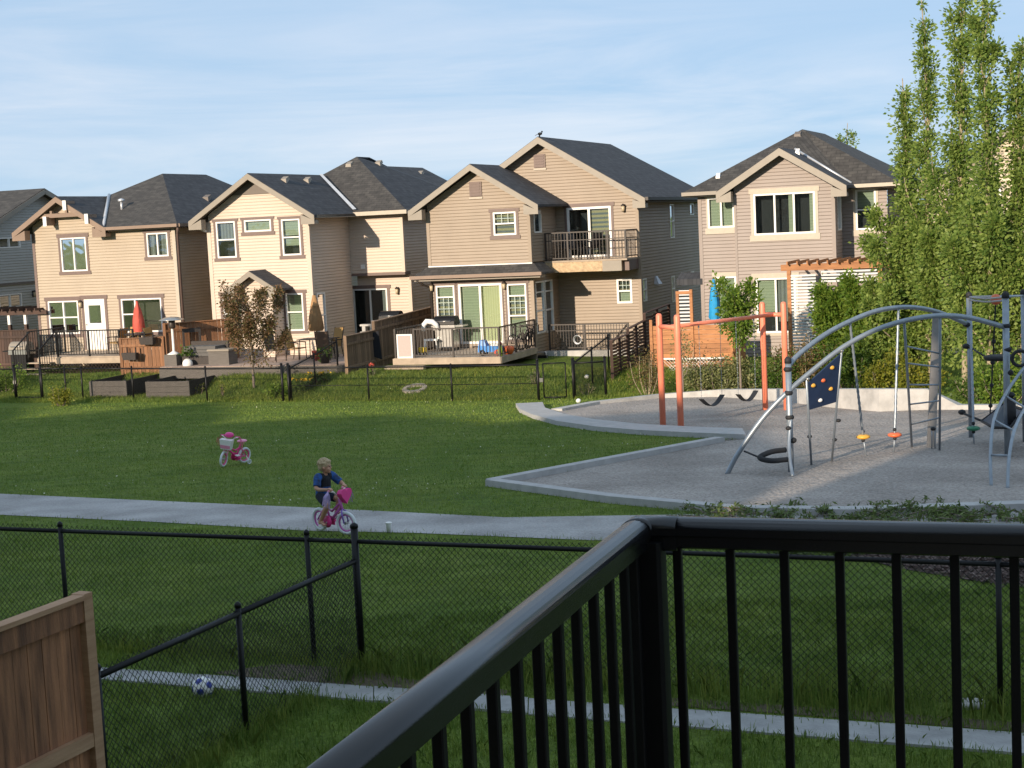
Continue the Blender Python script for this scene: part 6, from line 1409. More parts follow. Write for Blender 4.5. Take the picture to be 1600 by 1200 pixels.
hr = MB(); eball(hr, -.014, 0, .034, .091, .079, .080); eball(hr, -.05, 0, -.005, .052, .068, .060); eball(hr, .04, 0, .072, .045, .058, .028); eball(hr, -.085, .0, .045, .028, .03, .025)
rnd = random.Random(5)
for i in range(60): a = rnd.uniform(0, 6.28); p_ = rnd.uniform(.1, 1.45); eball(hr, -.014 + .088 * math.sin(p_) * math.cos(a) * (.9 if math.cos(a) > 0 else 1), .076 * math.sin(p_) * math.sin(a), .038 + .078 * math.cos(p_), .016, .014, .013)
hair = remesh(hr, 'hair', m_hair, bo, .006, 1)
sw2 = MB()
for i in range(420):
    a = rnd.uniform(0, 6.28); p_ = math.acos(rnd.uniform(-.15, 1)); q0 = hp(-.016 + .090 * math.sin(p_) * math.cos(a), .079 * math.sin(p_) * math.sin(a), .036 + .080 * math.cos(p_))
    if math.cos(a) > .25 and p_ > 1.0: continue
    tgt = q0 + (q0 - hp(-.02, 0, .02)).normalized() * rnd.uniform(.004, .016) + Vector((rnd.uniform(-.02, .02), rnd.uniform(-.02, .02), -rnd.uniform(.0, .03))); w_ = Vector((rnd.uniform(-1, 1), rnd.uniform(-1, 1), rnd.uniform(-1, 1))).normalized() * .003
    sw2.poly([q0 - w_, q0 + w_, tgt])
sw2.build('loose_strands', m_hair, hair)
st = MB()
limb(st, [Vector((-.185, 0, .475)), Vector((-.175, 0, .52)), Vector((-.16, 0, .60)), Vector((-.137, 0, .69)), Vector((-.12, 0, .765)), Vector((-.11, 0, .805))], [.104, .104, .103, .098, .082, .048], 16)
for s0_, e_ in ((shR, elR), (shL, elL)): limb(st, [neck.lerp(s0_, .3) - Vector((0, 0, .03)), s0_ + Vector((0, 0, .004)), s0_.lerp(e_, .5), s0_.lerp(e_, .82)], [.055, .057, .053, .052])
sh = remesh(st, 'shirt', [m_shirt, m_shirtd], bo, .007, 2)
for p in sh.data.polygons:
    c = p.center
    if c.z > .64 and p.normal.x > .25 and abs(c.y) < .085: p.material_index = 1
so = MB(); limb(so, [Vector((-.18, 0, .47)), Vector((-.17, 0, .55))], [.098, .095], 14)
for h_, k_ in ((hipR, kneeR), (hipL, kneeL)): limb(so, [h_, h_.lerp(k_, .4), h_.lerp(k_, .72)], [.076, .070, .066])
remesh(so, 'shorts', m_short, bo, .007, 2)
# paper cup, ball
cp = G(608, 832); cu = thing('paper_cup', 'white paper cup standing on the gravel path behind the fence', 'cup', cp + Vector((0, 0, .008))); MB().lathe([(.032, 0), (.042, .115), (.042, .118)], 16).build('cup', m_white, cu); MB().lathe([(.046, .115), (.046, .13), (.04, .136)], 16).build('lid', m_white, cu)
bp = G(318, 1086); br_ = .10; ba_ = thing('ball', 'white and blue football lying on the concrete swale', 'ball', bp + Vector((0, 0, -.03)))
ic = bmesh.new(); bmesh.ops.create_icosphere(ic, subdivisions=4, radius=br_); me = bpy.data.meshes.new('skin_panels'); 
ico = bmesh.new(); bmesh.ops.create_icosphere(ico, subdivisions=1, radius=1); cs = [v.co.normalized() for v in ico.verts]; ico.free()
rot = Matrix.Rotation(.5, 3, 'X') @ Matrix.Rotation(.9, 3, 'Z')
for f in ic.faces:
    d = rot @ f.calc_center_median().normalized(); f.smooth = True; f.material_index = 1 if max(d.dot(c) for c in cs) > .945 else 0
for v in ic.verts: v.co.z += br_
ic.to_mesh(me); ic.free(); me.materials.append(m_white); me.materials.append(m_ballb); o = bpy.data.objects.new('skin_panels', me); COL.objects.link(o); o.parent = ba_
# ================================================================= NEAR FENCES AND OUR DECK RAILING
def near_on(px, py, h): # point of the near fence line where its rail (height h) is seen at this pixel
    p = PZ(px, py, h); return Vector((p.x, p.y, 0))
pc = G(566, 1041); e_near = Vector((math.cos(R_(21.8)), -math.sin(R_(21.8)), 0))
def fence_x(px):                          # where the sight column px meets the near fence line
    d = ray(px, 900); d2 = Vector((d.x, d.y)); n = Vector((-e_near.y, e_near.x)); t = Vector((pc.x, pc.y)).dot(n) / d2.dot(n); q = d2 * t
    return Vector((q.x, q.y, gz(q.x, q.y)))
NH = 1.235
posts = [fence_x(x) for x in (-320, 100, 483)] + [pc.copy()]
chain_fence('black chain link fence between the back yards and the park, behind the cedar fence', posts, NH, big=(3,), r_post=.025, r_rail=.022, wire=.0028, w=.062)
posts2 = [pc + e_near * .04] + [fence_x(x) for x in (985, 1560)] + [fence_x(1560) + e_near * 3.0]
chain_fence('black chain link fence beyond the deck railing along the tall grass', posts2, NH, skip=(0,), r_post=.025, r_rail=.022, wire=.0028, w=.062)
e_side = Vector((-.42, -.9075, 0)).normalized()
sd_ = [pc.copy(), Vector((*G(385, 1146).xy, 0)), None]; e_side = (sd_[1] - sd_[0]).normalized()
d = ray(148, 1000); n_ = Vector((-e_side.y, e_side.x)); t_ = Vector((pc.x, pc.y)).dot(n_) / Vector((d.x, d.y)).dot(n_); sd_[2] = Vector((d.x * t_, d.y * t_, 0))
hside = PZ(563, 862, 0); 
chain_fence('black chain link side fence running from the corner post to the cedar fence', [p + e_side * (.03 if i == 0 else 0) for i, p in enumerate(sd_)], 1.05, skip=(0,), r_post=.026, r_rail=.027, wire=.0028, w=.062)
# cedar fence in the foreground
wend = sd_[2] + e_side * .12
zt = PY(120, 926, wend.y).z
L_ = 3.2; wf = thing('cedar_fence', 'brown cedar board fence with lighter rails in the foreground corner', 'fence', wend, math.atan2(e_side.y, e_side.x))
# local x runs towards the viewer along the fence, local +y is the side we see
rnd = random.Random(4)
nb = 22
for i in range(nb):
    b = MB(); x0, x1 = L_ * i / nb + .003, L_ * (i + 1) / nb - .003; o_ = rnd.uniform(-.004, .004); b.box(x0, -.012 + o_, .02, x1, .008 + o_, zt - .12); bo_ = b.build('board', m_nearw, wf)
MB().box(-.06, -.05, -.1, .035, .06, zt - .005).build('post', m_nearr, wf)
MB().box(1.95, .012, -.1, 2.04, .09, zt - .15).build('post', m_nearr, wf)
MB().box(.036, .012, zt - .20, L_, .05, zt - .045).build('top_rail', m_nearw, wf); MB().box(.036, -.03, zt - .043, L_, .075, zt - .008).build('cap', m_nearr, wf)
MB().box(.036, .010, .56, L_, .055, .66).build('mid_rail', m_nearr, wf)
# deck we stand on, with black aluminium railing
ANG = R_(20.3); ANG2 = R_(19.4); e1 = Vector((math.cos(ANG), -math.sin(ANG), 0)); e2 = Vector((-math.sin(ANG2), -math.cos(ANG2), 0))
RZ = EYE - .65; CX = PZ(1001, 806, RZ); CX = Vector((CX.x, CX.y, RZ))
FL = RZ - 1.07
def rail_prof(mb, p, q, w=.062, hgt=.066):
    d = (q - p).normalized(); s = Vector((-d.y, d.x, 0)); z = Vector((0, 0, 1)); pr = []
    for a in range(9): t_ = math.pi * a / 8; pr.append((-w / 2 * math.cos(t_), -.020 + .020 * math.sin(t_)))
    pr += [(w / 2, -.036), (w / 2 - .005, -.040), (w / 2 - .005, -hgt + .004), (w / 2 - .010, -hgt), (-w / 2 + .010, -hgt), (-w / 2 + .005, -hgt + .004), (-w / 2 + .005, -.040), (-w / 2, -.036)]
    i0 = len(mb.v); n = len(pr)
    for b in (p, q):
        for (x, y) in pr: mb.v.append(tuple(b + s * x + z * y))
    for k in range(n):
        l = (k + 1) % n; mb.face((i0 + k, i0 + l, i0 + n + l, i0 + n + k), k < 8)
    mb.face([i0 + k for k in range(n)][::-1]); mb.face([i0 + n + k for k in range(n)]); return mb
rw = thing('deck_railing', 'black aluminium deck railing with slim spindles in the foreground', 'railing', (CX.x, CX.y, FL))
pA, pB = CX + e2 * .045, CX + e2 * 2.35
rail_prof(MB(), pA, pB).build('top_rail', m_blackgloss, rw, world=True); rail_prof(MB(), CX + e1 * .045, CX + e1 * 2.6).build('top_rail', m_blackgloss, rw, world=True)
ck = MB(); rail_prof(ck, CX + e2 * .05, CX - e2 * .012, .068, .072); rail_prof(ck, CX - e1 * .012, CX + e1 * .085, .0675, .0715); ck.build('corner_cover', m_blackgloss, rw, world=True)
def vbar(p, w, z0, z1, name, m=m_blackmatt):
    a = e1 * w / 2; b = e2 * w / 2; p = Vector((p.x, p.y, 0)); lo, hi = Vector((0, 0, z0)), Vector((0, 0, z1)); bv = w * .12
    ring = [(-1, -1 + .24), (-1 + .24, -1), (1 - .24, -1), (1, -1 + .24), (1, 1 - .24), (1 - .24, 1), (-1 + .24, 1), (-1, 1 - .24)]
    mb = MB(); i0 = 0
    for zz in (lo, hi):
        for x, y in ring: mb.v.append(tuple(p + a * x + b * y + zz))
    for k in range(8): l = (k + 1) % 8; mb.face((k, l, 8 + l, 8 + k))
    mb.face(range(8)); mb.face(range(8, 16)); return mb.build(name, m, rw, world=True)
vbar(CX + e1 * .02 + e2 * .02, .066, FL, RZ - .05, 'post'); vbar(CX + e2 * 2.3, .066, FL, RZ - .06, 'post'); vbar(CX + e1 * 2.55, .066, FL, RZ - .06, 'post')
vbar(CX + e2 * .075 + e1 * .0, .022, FL + .1, RZ - .06, 'bracket_channel')
x = .080
while x < 2.5: vbar(CX + e1 * x, .019, FL + .09, RZ - .06, 'spindle'); x += .1165
y = .155
while y < 2.2: vbar(CX + e2 * y, .019, FL + .09, RZ - .06, 'spindle'); y += .1165
MB().beam(CX + e1 * .05 + Vector((0, 0, -.97)), CX + e1 * 2.5 + Vector((0, 0, -.97)), .035, .04).build('bottom_rail', m_blackgloss, rw, world=True); MB().beam(CX + e2 * .05 + Vector((0, 0, -.97)), CX + e2 * 2.25 + Vector((0, 0, -.97)), .035, .04).build('bottom_rail', m_blackgloss, rw, world=True)
dk = thing('deck', 'grey board deck behind the black railing where the photographer stands', 'deck', (CX.x, CX.y, FL - .03))
for i in range(20):
    a = CX + e2 * (-.06 + .17 * i); b = a + e2 * .16; p = [a - e1 * .06, a + e1 * 3.2, b + e1 * 3.2, b - e1 * .06]
    MB().hexa([Vector((q.x, q.y, FL - .04)) for q in p] + [Vector((q.x, q.y, FL)) for q in p]).build('deck_board', m_deckw, dk, world=True)
for c in (CX + e1 * .1 + e2 * .1, CX + e1 * 3.0 + e2 * .1): MB().box(c.x - .08, c.y - .08, 0, c.x + .08, c.y + .08, FL - .042).build('support_post', m_deckw, dk, world=True)
# ================================================================= PLANTS
m_leafP = leafmat('poplar_leaves', (.115, .20, .036), (.31, .39, .095), .42)
m_leafG = leafmat('bright_leaves', (.085, .175, .022), (.22, .30, .045), .42)
m_leafD = leafmat('deep_leaves', (.045, .10, .016), (.12, .18, .03), .35)
m_leafV = leafmat('variegated_leaves', (.11, .14, .04), (.33, .33, .15), .35)
m_leafB = leafmat('brown_leaves', (.10, .065, .03), (.21, .16, .06), .3)
m_leafR = leafmat('bronze_leaves', (.075, .085, .022), (.24, .135, .08), .3)
m_leafY = leafmat('yellow_green_leaves', (.12, .16, .02), (.30, .29, .04), .4)
m_junip = leafmat('juniper_needles', (.07, .115, .03), (.19, .235, .07), .2)
m_petal = leafmat('yellow_petals', (.75, .40, .02), (.85, .60, .05), .3)
m_blade = leafmat('grass_blades', (.108, .195, .034), (.225, .305, .062), .3, patch=.9)
m_bladet = leafmat('tall_grass_blades', (.10, .18, .03), (.26, .31, .07), .35, patch=1.3)
def leaves(name, centres, size, m, parent, seed=0, world=True, flat=.0, aspect=.62):
    rng = np.random.default_rng(seed); C = np.asarray(centres, float); n = len(C)
    d = rng.normal(size=(n, 3)); d[:, 2] *= (1 - flat); d /= np.linalg.norm(d, axis=1)[:, None]
    r2 = rng.normal(size=(n, 3)); w = np.cross(d, r2); w /= np.linalg.norm(w, axis=1)[:, None]
    s = size * rng.uniform(.65, 1.3, size=(n, 1)); a = C - d * s * .5; b = C + w * s * aspect * .5 - d * s * .05; c = C + d * s * .5; e = C - w * s * aspect * .5 - d * s * .05
    V_ = np.stack([a, b, c, e], 1).reshape(-1, 3)
    if world and parent is not None: V_ = V_ - np.array(parent.location)
    me = bpy.data.meshes.new(name); me.vertices.add(4 * n); me.vertices.foreach_set('co', V_.ravel()); me.loops.add(4 * n); me.loops.foreach_set('vertex_index', np.arange(4 * n, dtype=np.int32))
    me.polygons.add(n); me.polygons.foreach_set('loop_start', np.arange(0, 4 * n, 4, dtype=np.int32)); me.polygons.foreach_set('loop_total', np.full(n, 4, dtype=np.int32))
    me.update(calc_edges=True); me.validate(); me.materials.append(m); o = bpy.data.objects.new(name, me); COL.objects.link(o); o.parent = parent; return o
def tree(label, base, hgt, limbs, m_leaf, leaf, n_leaf, trunk_r=.08, bark=m_bark, name='tree', seed=1, spread=.35, trunk_top=.95, group=None, clear=.1, cat='tree', bare=0, top_thin=False):
    """limbs: list of (start fraction of height, length, outward, azimuth); leaves gather in clumps along limbs and trunk"""
    o = thing(name, label, cat, base, 0, group); rng = random.Random(seed); nrg = np.random.default_rng(seed)
    T = MB(); base = Vector(base); wob = [Vector((rng.uniform(-.06, .06), rng.uniform(-.06, .06), 0)) * hgt * .12 for _ in range(6)]
    tp = [base + Vector((0, 0, -.1))] + [base + Vector((0, 0, hgt * trunk_top * i / 6)) + wob[i - 1] * (i / 6) for i in range(1, 7)]; tp = smooth(tp, 3)
    T.tube(tp, [trunk_r * (1 - .88 * i / (len(tp) - 1)) + .004 for i in range(len(tp))], 8); T.build('trunk', bark, o, world=True)
    pts = []; Lb = MB(); wts = []
    def along(path, k, sp, t0=.0):
        for _ in range(k):
            t_ = t0 + (1 - t0) * rng.random() ** .8; i = min(len(path) - 2, int(t_ * (len(path) - 1))); pts.append((path[i].lerp(path[i + 1], rng.random()), sp * (1.12 - .62 * t_)))
    for (f, ln, outw, az) in limbs:
        i = min(len(tp) - 2, int(f / trunk_top * (len(tp) - 1))); s = tp[i]; dirh = Vector((math.cos(az), math.sin(az), 0)); upl = math.sqrt(max(.05, 1 - outw * outw))
        path = smooth([s, s + dirh * ln * outw * .55 + Vector((0, 0, ln * upl * .35)), s + dirh * ln * outw * .9 + Vector((0, 0, ln * upl * .7)), s + dirh * ln * outw + Vector((0, 0, ln * upl)) + Vector((rng.uniform(-.1, .1), rng.uniform(-.1, .1), 0)) * ln * .4], 3)
        r0 = trunk_r * .42 * (1 - f * .6); Lb.tube(path, [r0 * (1 - .85 * j / (len(path) - 1)) + .003 for j in range(len(path))], 5); along(path, max(3, int(ln * 8)), spread, .15)
    if limbs: Lb.build('limbs', bark, o, world=True)
    k0 = int(len(tp) * clear); along(tp[k0:], int(hgt * 3), spread * .8)
    cen = []
    per = max(4, n_leaf // max(1, len(pts)))
    for p, sp in pts:
        fz = (p.z - base.z) / hgt
        if top_thin and fz > .45: sp *= max(.72, 1 - (fz - .45) * .6)
        k = int(per * rng.uniform(.2, 1.8) * (1.25 if fz < .45 or not top_thin else .62)); g = nrg.normal(size=(k, 3)) * np.array([sp, sp, sp * 1.1]) * .5; cen.append(np.array(p) + g)
    C = np.concatenate(cen); C[:, 2] = np.maximum(C[:, 2], base.z + hgt * clear * .6)
    leaves('crown', C, leaf, m_leaf, o, seed); return o
def shrub(label, base, w, hgt, m_leaf, leaf, n, seed=1, name='shrub', group=None, stems=9, bark=m_bark2, flat=0, depth=None, lean=0):
    o = thing(name, label, 'shrub', base, 0, group); rng = random.Random(seed); nrg = np.random.default_rng(seed); S = MB(); cen = []; dp = depth or w * .8
    for i in range(stems):
        a = rng.uniform(0, 6.28); r = math.sqrt(rng.random()); t_ = Vector(base) + Vector((math.cos(a) * r * w / 2 + lean * .3, math.sin(a) * r * dp / 2, hgt * rng.uniform(.6, 1.0) * (1 - .35 * r * r)))
        b = Vector(base) + Vector((math.cos(a) * r * w * .12, math.sin(a) * r * dp * .12, -.05)); mid = b.lerp(t_, .5) + Vector((math.cos(a) * .08 * w, math.sin(a) * .08 * w, 0)); path = smooth([b, mid, t_], 4)
        S.tube(path, [.016 * (1 - .8 * j / (len(path) - 1)) + .003 for j in range(len(path))], 5)
        for k in range(7):
            c = path[rng.randint(len(path) // 3, len(path) - 1)]; g = nrg.normal(size=(n // (stems * 7), 3)) * np.array([w * .11, dp * .11, hgt * .10]); cen.append(np.array(c) + g)
    S.build('stems', bark, o, world=True); C = np.concatenate(cen); C[:, 2] = np.maximum(C[:, 2], base[2] + .03); leaves('foliage', C, leaf, m_leaf, o, seed, flat=flat); return o
def fl(px, py): p = G(px, py); return Vector((p.x, p.y, p.z))
def hgt_at(base, py_top, px=None): x, _ = proj(base); return PY(px or x, py_top, base.y).z - base.z
rg = random.Random(11)
# poplars behind the playground (columnar, ascending limbs)
pop = [(1422, 622, 118, 1395, .9, 'slim poplar at the edge of the group beside the taupe house', 12000), (1456, 622, -8, 1450, .8, 'tall poplar with a narrow bare stemmed top above the pergola', 14000), (1508, 634, -30, 1520, 1.0, 'tall dense poplar behind the ladder of the climbing frame', 20000), (1548, 640, -15, 1565, .95, 'poplar with two thin leaders behind the climbing tower', 17000), (1600, 640, 60, 1600, 1.0, 'poplar standing past the climbing tower posts', 16000)]
for i, (px, pb, ptop, pxt, dens, lb, nl) in enumerate(pop):
    b = fl(px, pb); b.y += [4.5, 4.0, 4.5, 3.2, 3.6][i]; b = Vector((b.x * (b.y / (b.y - [4.5, 4.0, 4.5, 3.2, 3.6][i])), b.y, gz(b.x, b.y))); H_ = hgt_at(b, ptop, pxt)
    limbs = []
    for k in range(24):
        f = .08 + .84 * (k / 24) ** 1.0; lo_ = f < .42; ln = H_ * (.20 if lo_ else .10) * rg.uniform(.6, 1.15); limbs.append((f, ln, rg.uniform(.22, .40) * (1.1 if lo_ else .62), k * 2.4 + rg.uniform(-.5, .5)))
    tree(lb, b, H_, limbs, m_leafP, .11, int(nl * 1.25), .085, m_bark, 'poplar_tree', 20 + i, .50, .99, 'poplars behind the playground', .10, top_thin=True)
# lush green trees in front of the pergola
for i, (px, pb, ptop, w, lb, m_, nl) in enumerate([(1306, 603, 452, 1.5, 'bright green bushy tree hiding one side of the pergola', m_leafG, 12000), (1356, 605, 450, 1.6, 'broad green bushy tree in front of the pergola middle', m_leafG, 13000), (1408, 608, 335, 1.2, 'tall leafy green tree between the pergola and the poplars', m_leafP, 12000)]):
    b = fl(px, pb); b = Vector((b.x * 1.02, b.y * 1.02, gz(b.x * 1.02, b.y * 1.02))); H_ = hgt_at(b, ptop)
    limbs = [(.1 + .75 * k / 18, H_ * rg.uniform(.22, .38), rg.uniform(.45, .75), k * 2.4) for k in range(18)]
    tree(lb, b, H_, limbs, m_, .115, nl, .07, m_bark2, 'leafy_tree', 40 + i, .40, .9, 'leafy trees by the pergola', .08)
b = fl(1158, 616); H_ = hgt_at(b, 442, 1164); tree('young staked tree with a small leafy crown above the swing beam', b, H_, [(.5 + .4 * k / 10, H_ * rg.uniform(.16, .26), rg.uniform(.4, .7), k * 2.4) for k in range(10)], m_leafG, .11, 2600, .035, m_bark2, 'young_tree', 60, .36, .95, None, .5)
MB_ = None
b = fl(397, 607); H_ = hgt_at(b, 452, 397)
tree('young tree with bronze and green leaves before the cream house', b, H_, [(.28 + .5 * k / 16, H_ * rg.uniform(.36, .55), rg.uniform(.45, .80), k * 2.4) for k in range(16)], m_leafR, .085, 8500, .045, m_bark2, 'young_tree', 61, .30, .85, None, .34)
b = PY(1323, 240, 68); tree('treetop showing above the roof of the taupe house', Vector((b.x, 68, -.8)), PY(1323, 186, 68).z + .8, [(.35 + .55 * k / 14, 1.0, rg.uniform(.25, .4), k * 2.4) for k in range(14)], m_leafP, .12, 2600, .07, m_bark, 'background_tree', 62, .34, .98, None, .3)
b = fl(1068, 620); H_ = hgt_at(b, 500); tree('thin sapling with sparse leaves behind the swing seats', b, H_ * .9, [(.3 + .6 * k / 8, .5, .4, k * 2.4) for k in range(8)], m_leafV, .07, 420, .018, m_bark2, 'sapling', 63, .3, .98, None, .3)
# shrubs behind the playground
shr = [(1012, 624, 540, 1.15, m_leafB, .055, 2200, 'half bare brown shrub against the dark slatted screen'), (1098, 618, 535, 1.5, m_leafB, .055, 1500, 'thin brownish shrub behind the coral front posts'), (1120, 620, 560, 1.7, m_leafV, .085, 3000, 'pale variegated shrub behind the nearer swing'), (1172, 617, 552, 1.6, m_leafV, .085, 3000, 'pale variegated shrub beside the young staked tree'), (1215, 618, 540, 1.4, m_leafD, .08, 2600, 'dark green shrub behind the rear coral posts'), (1262, 616, 515, 1.7, m_leafB, .08, 2800, 'rusty brown shrub behind the navy climbing panel'), (1330, 614, 525, 1.9, m_leafD, .09, 3400, 'deep green shrub below the bushy trees'), (1388, 616, 552, 1.5, m_leafY, .09, 2800, 'yellow green shrub above the concrete wall'), (1440, 620, 565, 1.3, m_leafY, .09, 2200, 'yellow green shrub at the foot of the poplars'), (1535, 632, 570, 1.5, m_leafD, .09, 2400, 'dark green shrub under the poplars behind the tower'), (1580, 634, 560, 1.4, m_leafG, .09, 2400, 'fresh green shrub under the poplars past the tower')]
for i, (px, pb, pt_, w, m_, lf, nl, lb) in enumerate(shr):
    b = fl(px, pb); b = Vector((b.x * 1.03, b.y * 1.03, gz(b.x * 1.03, b.y * 1.03))); shrub(lb, b, w, hgt_at(b, pt_), m_, lf, nl, 80 + i, stems=11, bark=m_bark if m_ is m_leafB else m_bark2, group='shrubs round the playground')
b = fl(95, 634); shrub('yellow green spiky shrub standing outside the chain link gate', b, .85, hgt_at(b, 600), m_leafY, .075, 1500, 95)
b = at_v(6, 572, -4.6); shrub('round green shrub at the end of the dark board fence', Vector((b.x, b.y, gz(b.x, b.y))), 1.5, 1.15, m_leafG, .08, 2600, 96)
for i, (px, py, lb) in enumerate(((475, 610, 'clump of yellow lilies low on the bank by the chain link post'), (500, 600, 'clump of yellow lilies higher up by the weathered fence'))):
    b = fl(px, py); o = shrub(lb, b, .6, .38, m_leafD, .12, 420, 100 + i, name='lily_clump', flat=-.5); o['category'] = 'flowers'
    rr = random.Random(i); C = [(b.x + rr.gauss(0, .2), b.y + rr.gauss(0, .12), b.z + rr.uniform(.32, .44)) for _ in range(46)]; leaves('petals', C, .085, m_petal, o, 7)
b = fl(432, 621); shrub('leafy green plant inside the fence corner beside the lilies', b, .6, .5, m_leafG, .12, 500, 103, name='garden_plant', flat=-.5)
b = fl(581, 586); o = shrub('single red flowered plant at the weathered fence end', b, .3, .32, m_leafD, .08, 120, 104, name='flower'); leaves('petals', [(b.x + random.gauss(0, .05), b.y, b.z + .36 + random.gauss(0, .04)) for _ in range(26)], .06, m_red, o, 8)
for i, (px, py, lb) in enumerate(((312, 618, 'tuft of weeds by the garden planter end'), (345, 620, 'tall pale weed stalk between planter and young tree'), (838, 600, 'dusty grey weed beside the shut chain link gate'), (1237 - 320, 617, 'scruffy weed inside the short chain link panel'))): b = fl(px, py); shrub(lb, b, .45, .5, m_leafY if i < 2 else m_leafV, .06, 160, 110 + i, name='weed', stems=5)
bp2 = at_v(293, 566, -3.7, -.18); o = thing('potted_plant', 'leafy green plant growing in the white ball planter', 'plant', bp2); leaves('foliage', [tuple(bp2 + Vector((random.gauss(0, .12), random.gauss(0, .12), .12 + abs(random.gauss(0, .14))))) for _ in range(160)], .1, m_leafD, o, 9)
bp2 = at_v(508, 566, -3.5, ZP + .3); o = thing('potted_plant', 'trailing dark green plant in the dark pot at the patio edge', 'plant', bp2); leaves('foliage', [tuple(bp2 + Vector((random.gauss(0, .14), random.gauss(0, .14), .05 + random.gauss(0, .12)))) for _ in range(160)], .09, m_leafD, o, 10)
# spreading junipers along the near edge of the play area
def juniper(label, px0, px1, py, hgt, n, seed, dz=0):
    a, b = G(px0, py), G(px1, py); o = thing('juniper', label, 'shrub', (a + b) / 2, 0, 'junipers by the path'); rng = random.Random(seed); S = MB(); cen = []; L_ = (b - a).length
    for i in range(int(L_ * 26)):
        c = a.lerp(b, rng.random()) + Vector((0, rng.uniform(-.45, .45), 0)); c.z = gz(c.x, c.y); az = rng.uniform(0, 6.28); ln = rng.uniform(.3, .62); e = c + Vector((math.cos(az) * ln, math.sin(az) * ln * .8, hgt * rng.uniform(.4, 1.0)))
        mid = c.lerp(e, .5) + Vector((0, 0, hgt * .12)); path = smooth([c, mid, e], 3); S.tube(path, [.008] * (len(path) - 1) + [.002], 4, caps=False)
        for k in range(n):
            t_ = .25 + .75 * rng.random(); j = min(len(path) - 2, int(t_ * (len(path) - 1))); q = path[j].lerp(path[j + 1], rng.random()); cen.append((q.x + rng.gauss(0, .03), q.y + rng.gauss(0, .03), q.z + rng.gauss(0, .025)))
    S.build('branches', m_bark2, o, world=True, stuff=True); leaves('foliage', cen, .085, m_junip, o, seed, aspect=.3)
juniper('spreading juniper where the path meets the play area kerb', 1090, 1230, 808, .15, 30, 1); juniper('wide spreading juniper along the middle of the near kerb', 1240, 1420, 813, .17, 32, 2); juniper('spreading juniper along the kerb near the curved ladder', 1430, 1640, 811, .16, 32, 3); juniper('low juniper at the edge of the bark mulch bed', 1190, 1345, 862, .2, 40, 4)
# mulch chips
rng = np.random.default_rng(5); cen = []
for _ in range(5200):
    px, py = rng.uniform(1318, 1640), rng.uniform(850, 915)
    if py < 866 - (px - 1318) * .06 or py > 868 + (px - 1318) * .19: continue
    p = PZ(px, py, 0.02); cen.append((p.x, p.y, .018 + rng.uniform(0, .025)))
m_chip = leafmat('bark_chips', (.07, .045, .04), (.24, .18, .16), 0, .9); o = leaves('mulch_chips', cen, .085, m_chip, None, 6, flat=.75, aspect=.3); o['kind'] = 'stuff'
# ================================================================= GRASS
def blades(name, P_, h, w, m, seed, lean=.35, seg=1):
    rng = np.random.default_rng(seed); n = len(P_); a = rng.uniform(0, 2 * np.pi, n); hh = h * rng.uniform(.5, 1.25, n); ww = w * rng.uniform(.7, 1.3, n)
    dx, dy = np.cos(a) * ww / 2, np.sin(a) * ww / 2; la = rng.uniform(0, 2 * np.pi, n); ln = hh * np.abs(rng.normal(0, lean, n))
    z0 = P_[:, 2] - .005; tip = np.stack([P_[:, 0] + np.cos(la) * ln, P_[:, 1] + np.sin(la) * ln, z0 + hh], 1)
    A = np.stack([P_[:, 0] - dx, P_[:, 1] - dy, z0], 1); B = np.stack([P_[:, 0] + dx, P_[:, 1] + dy, z0], 1)
    if seg == 1: V_ = np.stack([A, B, tip], 1).reshape(-1, 3); k = 3
    else:
        mx_ = np.stack([P_[:, 0] + np.cos(la) * ln * .3, P_[:, 1] + np.sin(la) * ln * .3, z0 + hh * .62], 1); off = np.stack([dx * .8, dy * .8, np.zeros(n)], 1)
        V_ = np.stack([A, B, mx_ + off, tip, mx_ - off], 1).reshape(-1, 3); k = 5
    me = bpy.data.meshes.new(name); me.vertices.add(k * n); me.vertices.foreach_set('co', V_.ravel()); me.loops.add(k * n); me.loops.foreach_set('vertex_index', np.arange(k * n, dtype=np.int32)); me.polygons.add(n); me.polygons.foreach_set('loop_start', np.arange(0, k * n, k, dtype=np.int32)); me.polygons.foreach_set('loop_total', np.full(n, k, dtype=np.int32)); me.update(calc_edges=True); me.materials.append(m)
    o = bpy.data.objects.new(name, me); COL.objects.link(o); o['kind'] = 'stuff'; return o
def inpoly(x, y, poly):
    c = np.zeros(len(x), bool); j = len(poly) - 1
    for i in range(len(poly)):
        xi, yi, xj, yj = poly[i][0], poly[i][1], poly[j][0], poly[j][1]
        c ^= ((yi > y) != (yj > y)) & (x < (xj - xi) * (y - yi) / (yj - yi + 1e-12) + xi); j = i
    return c

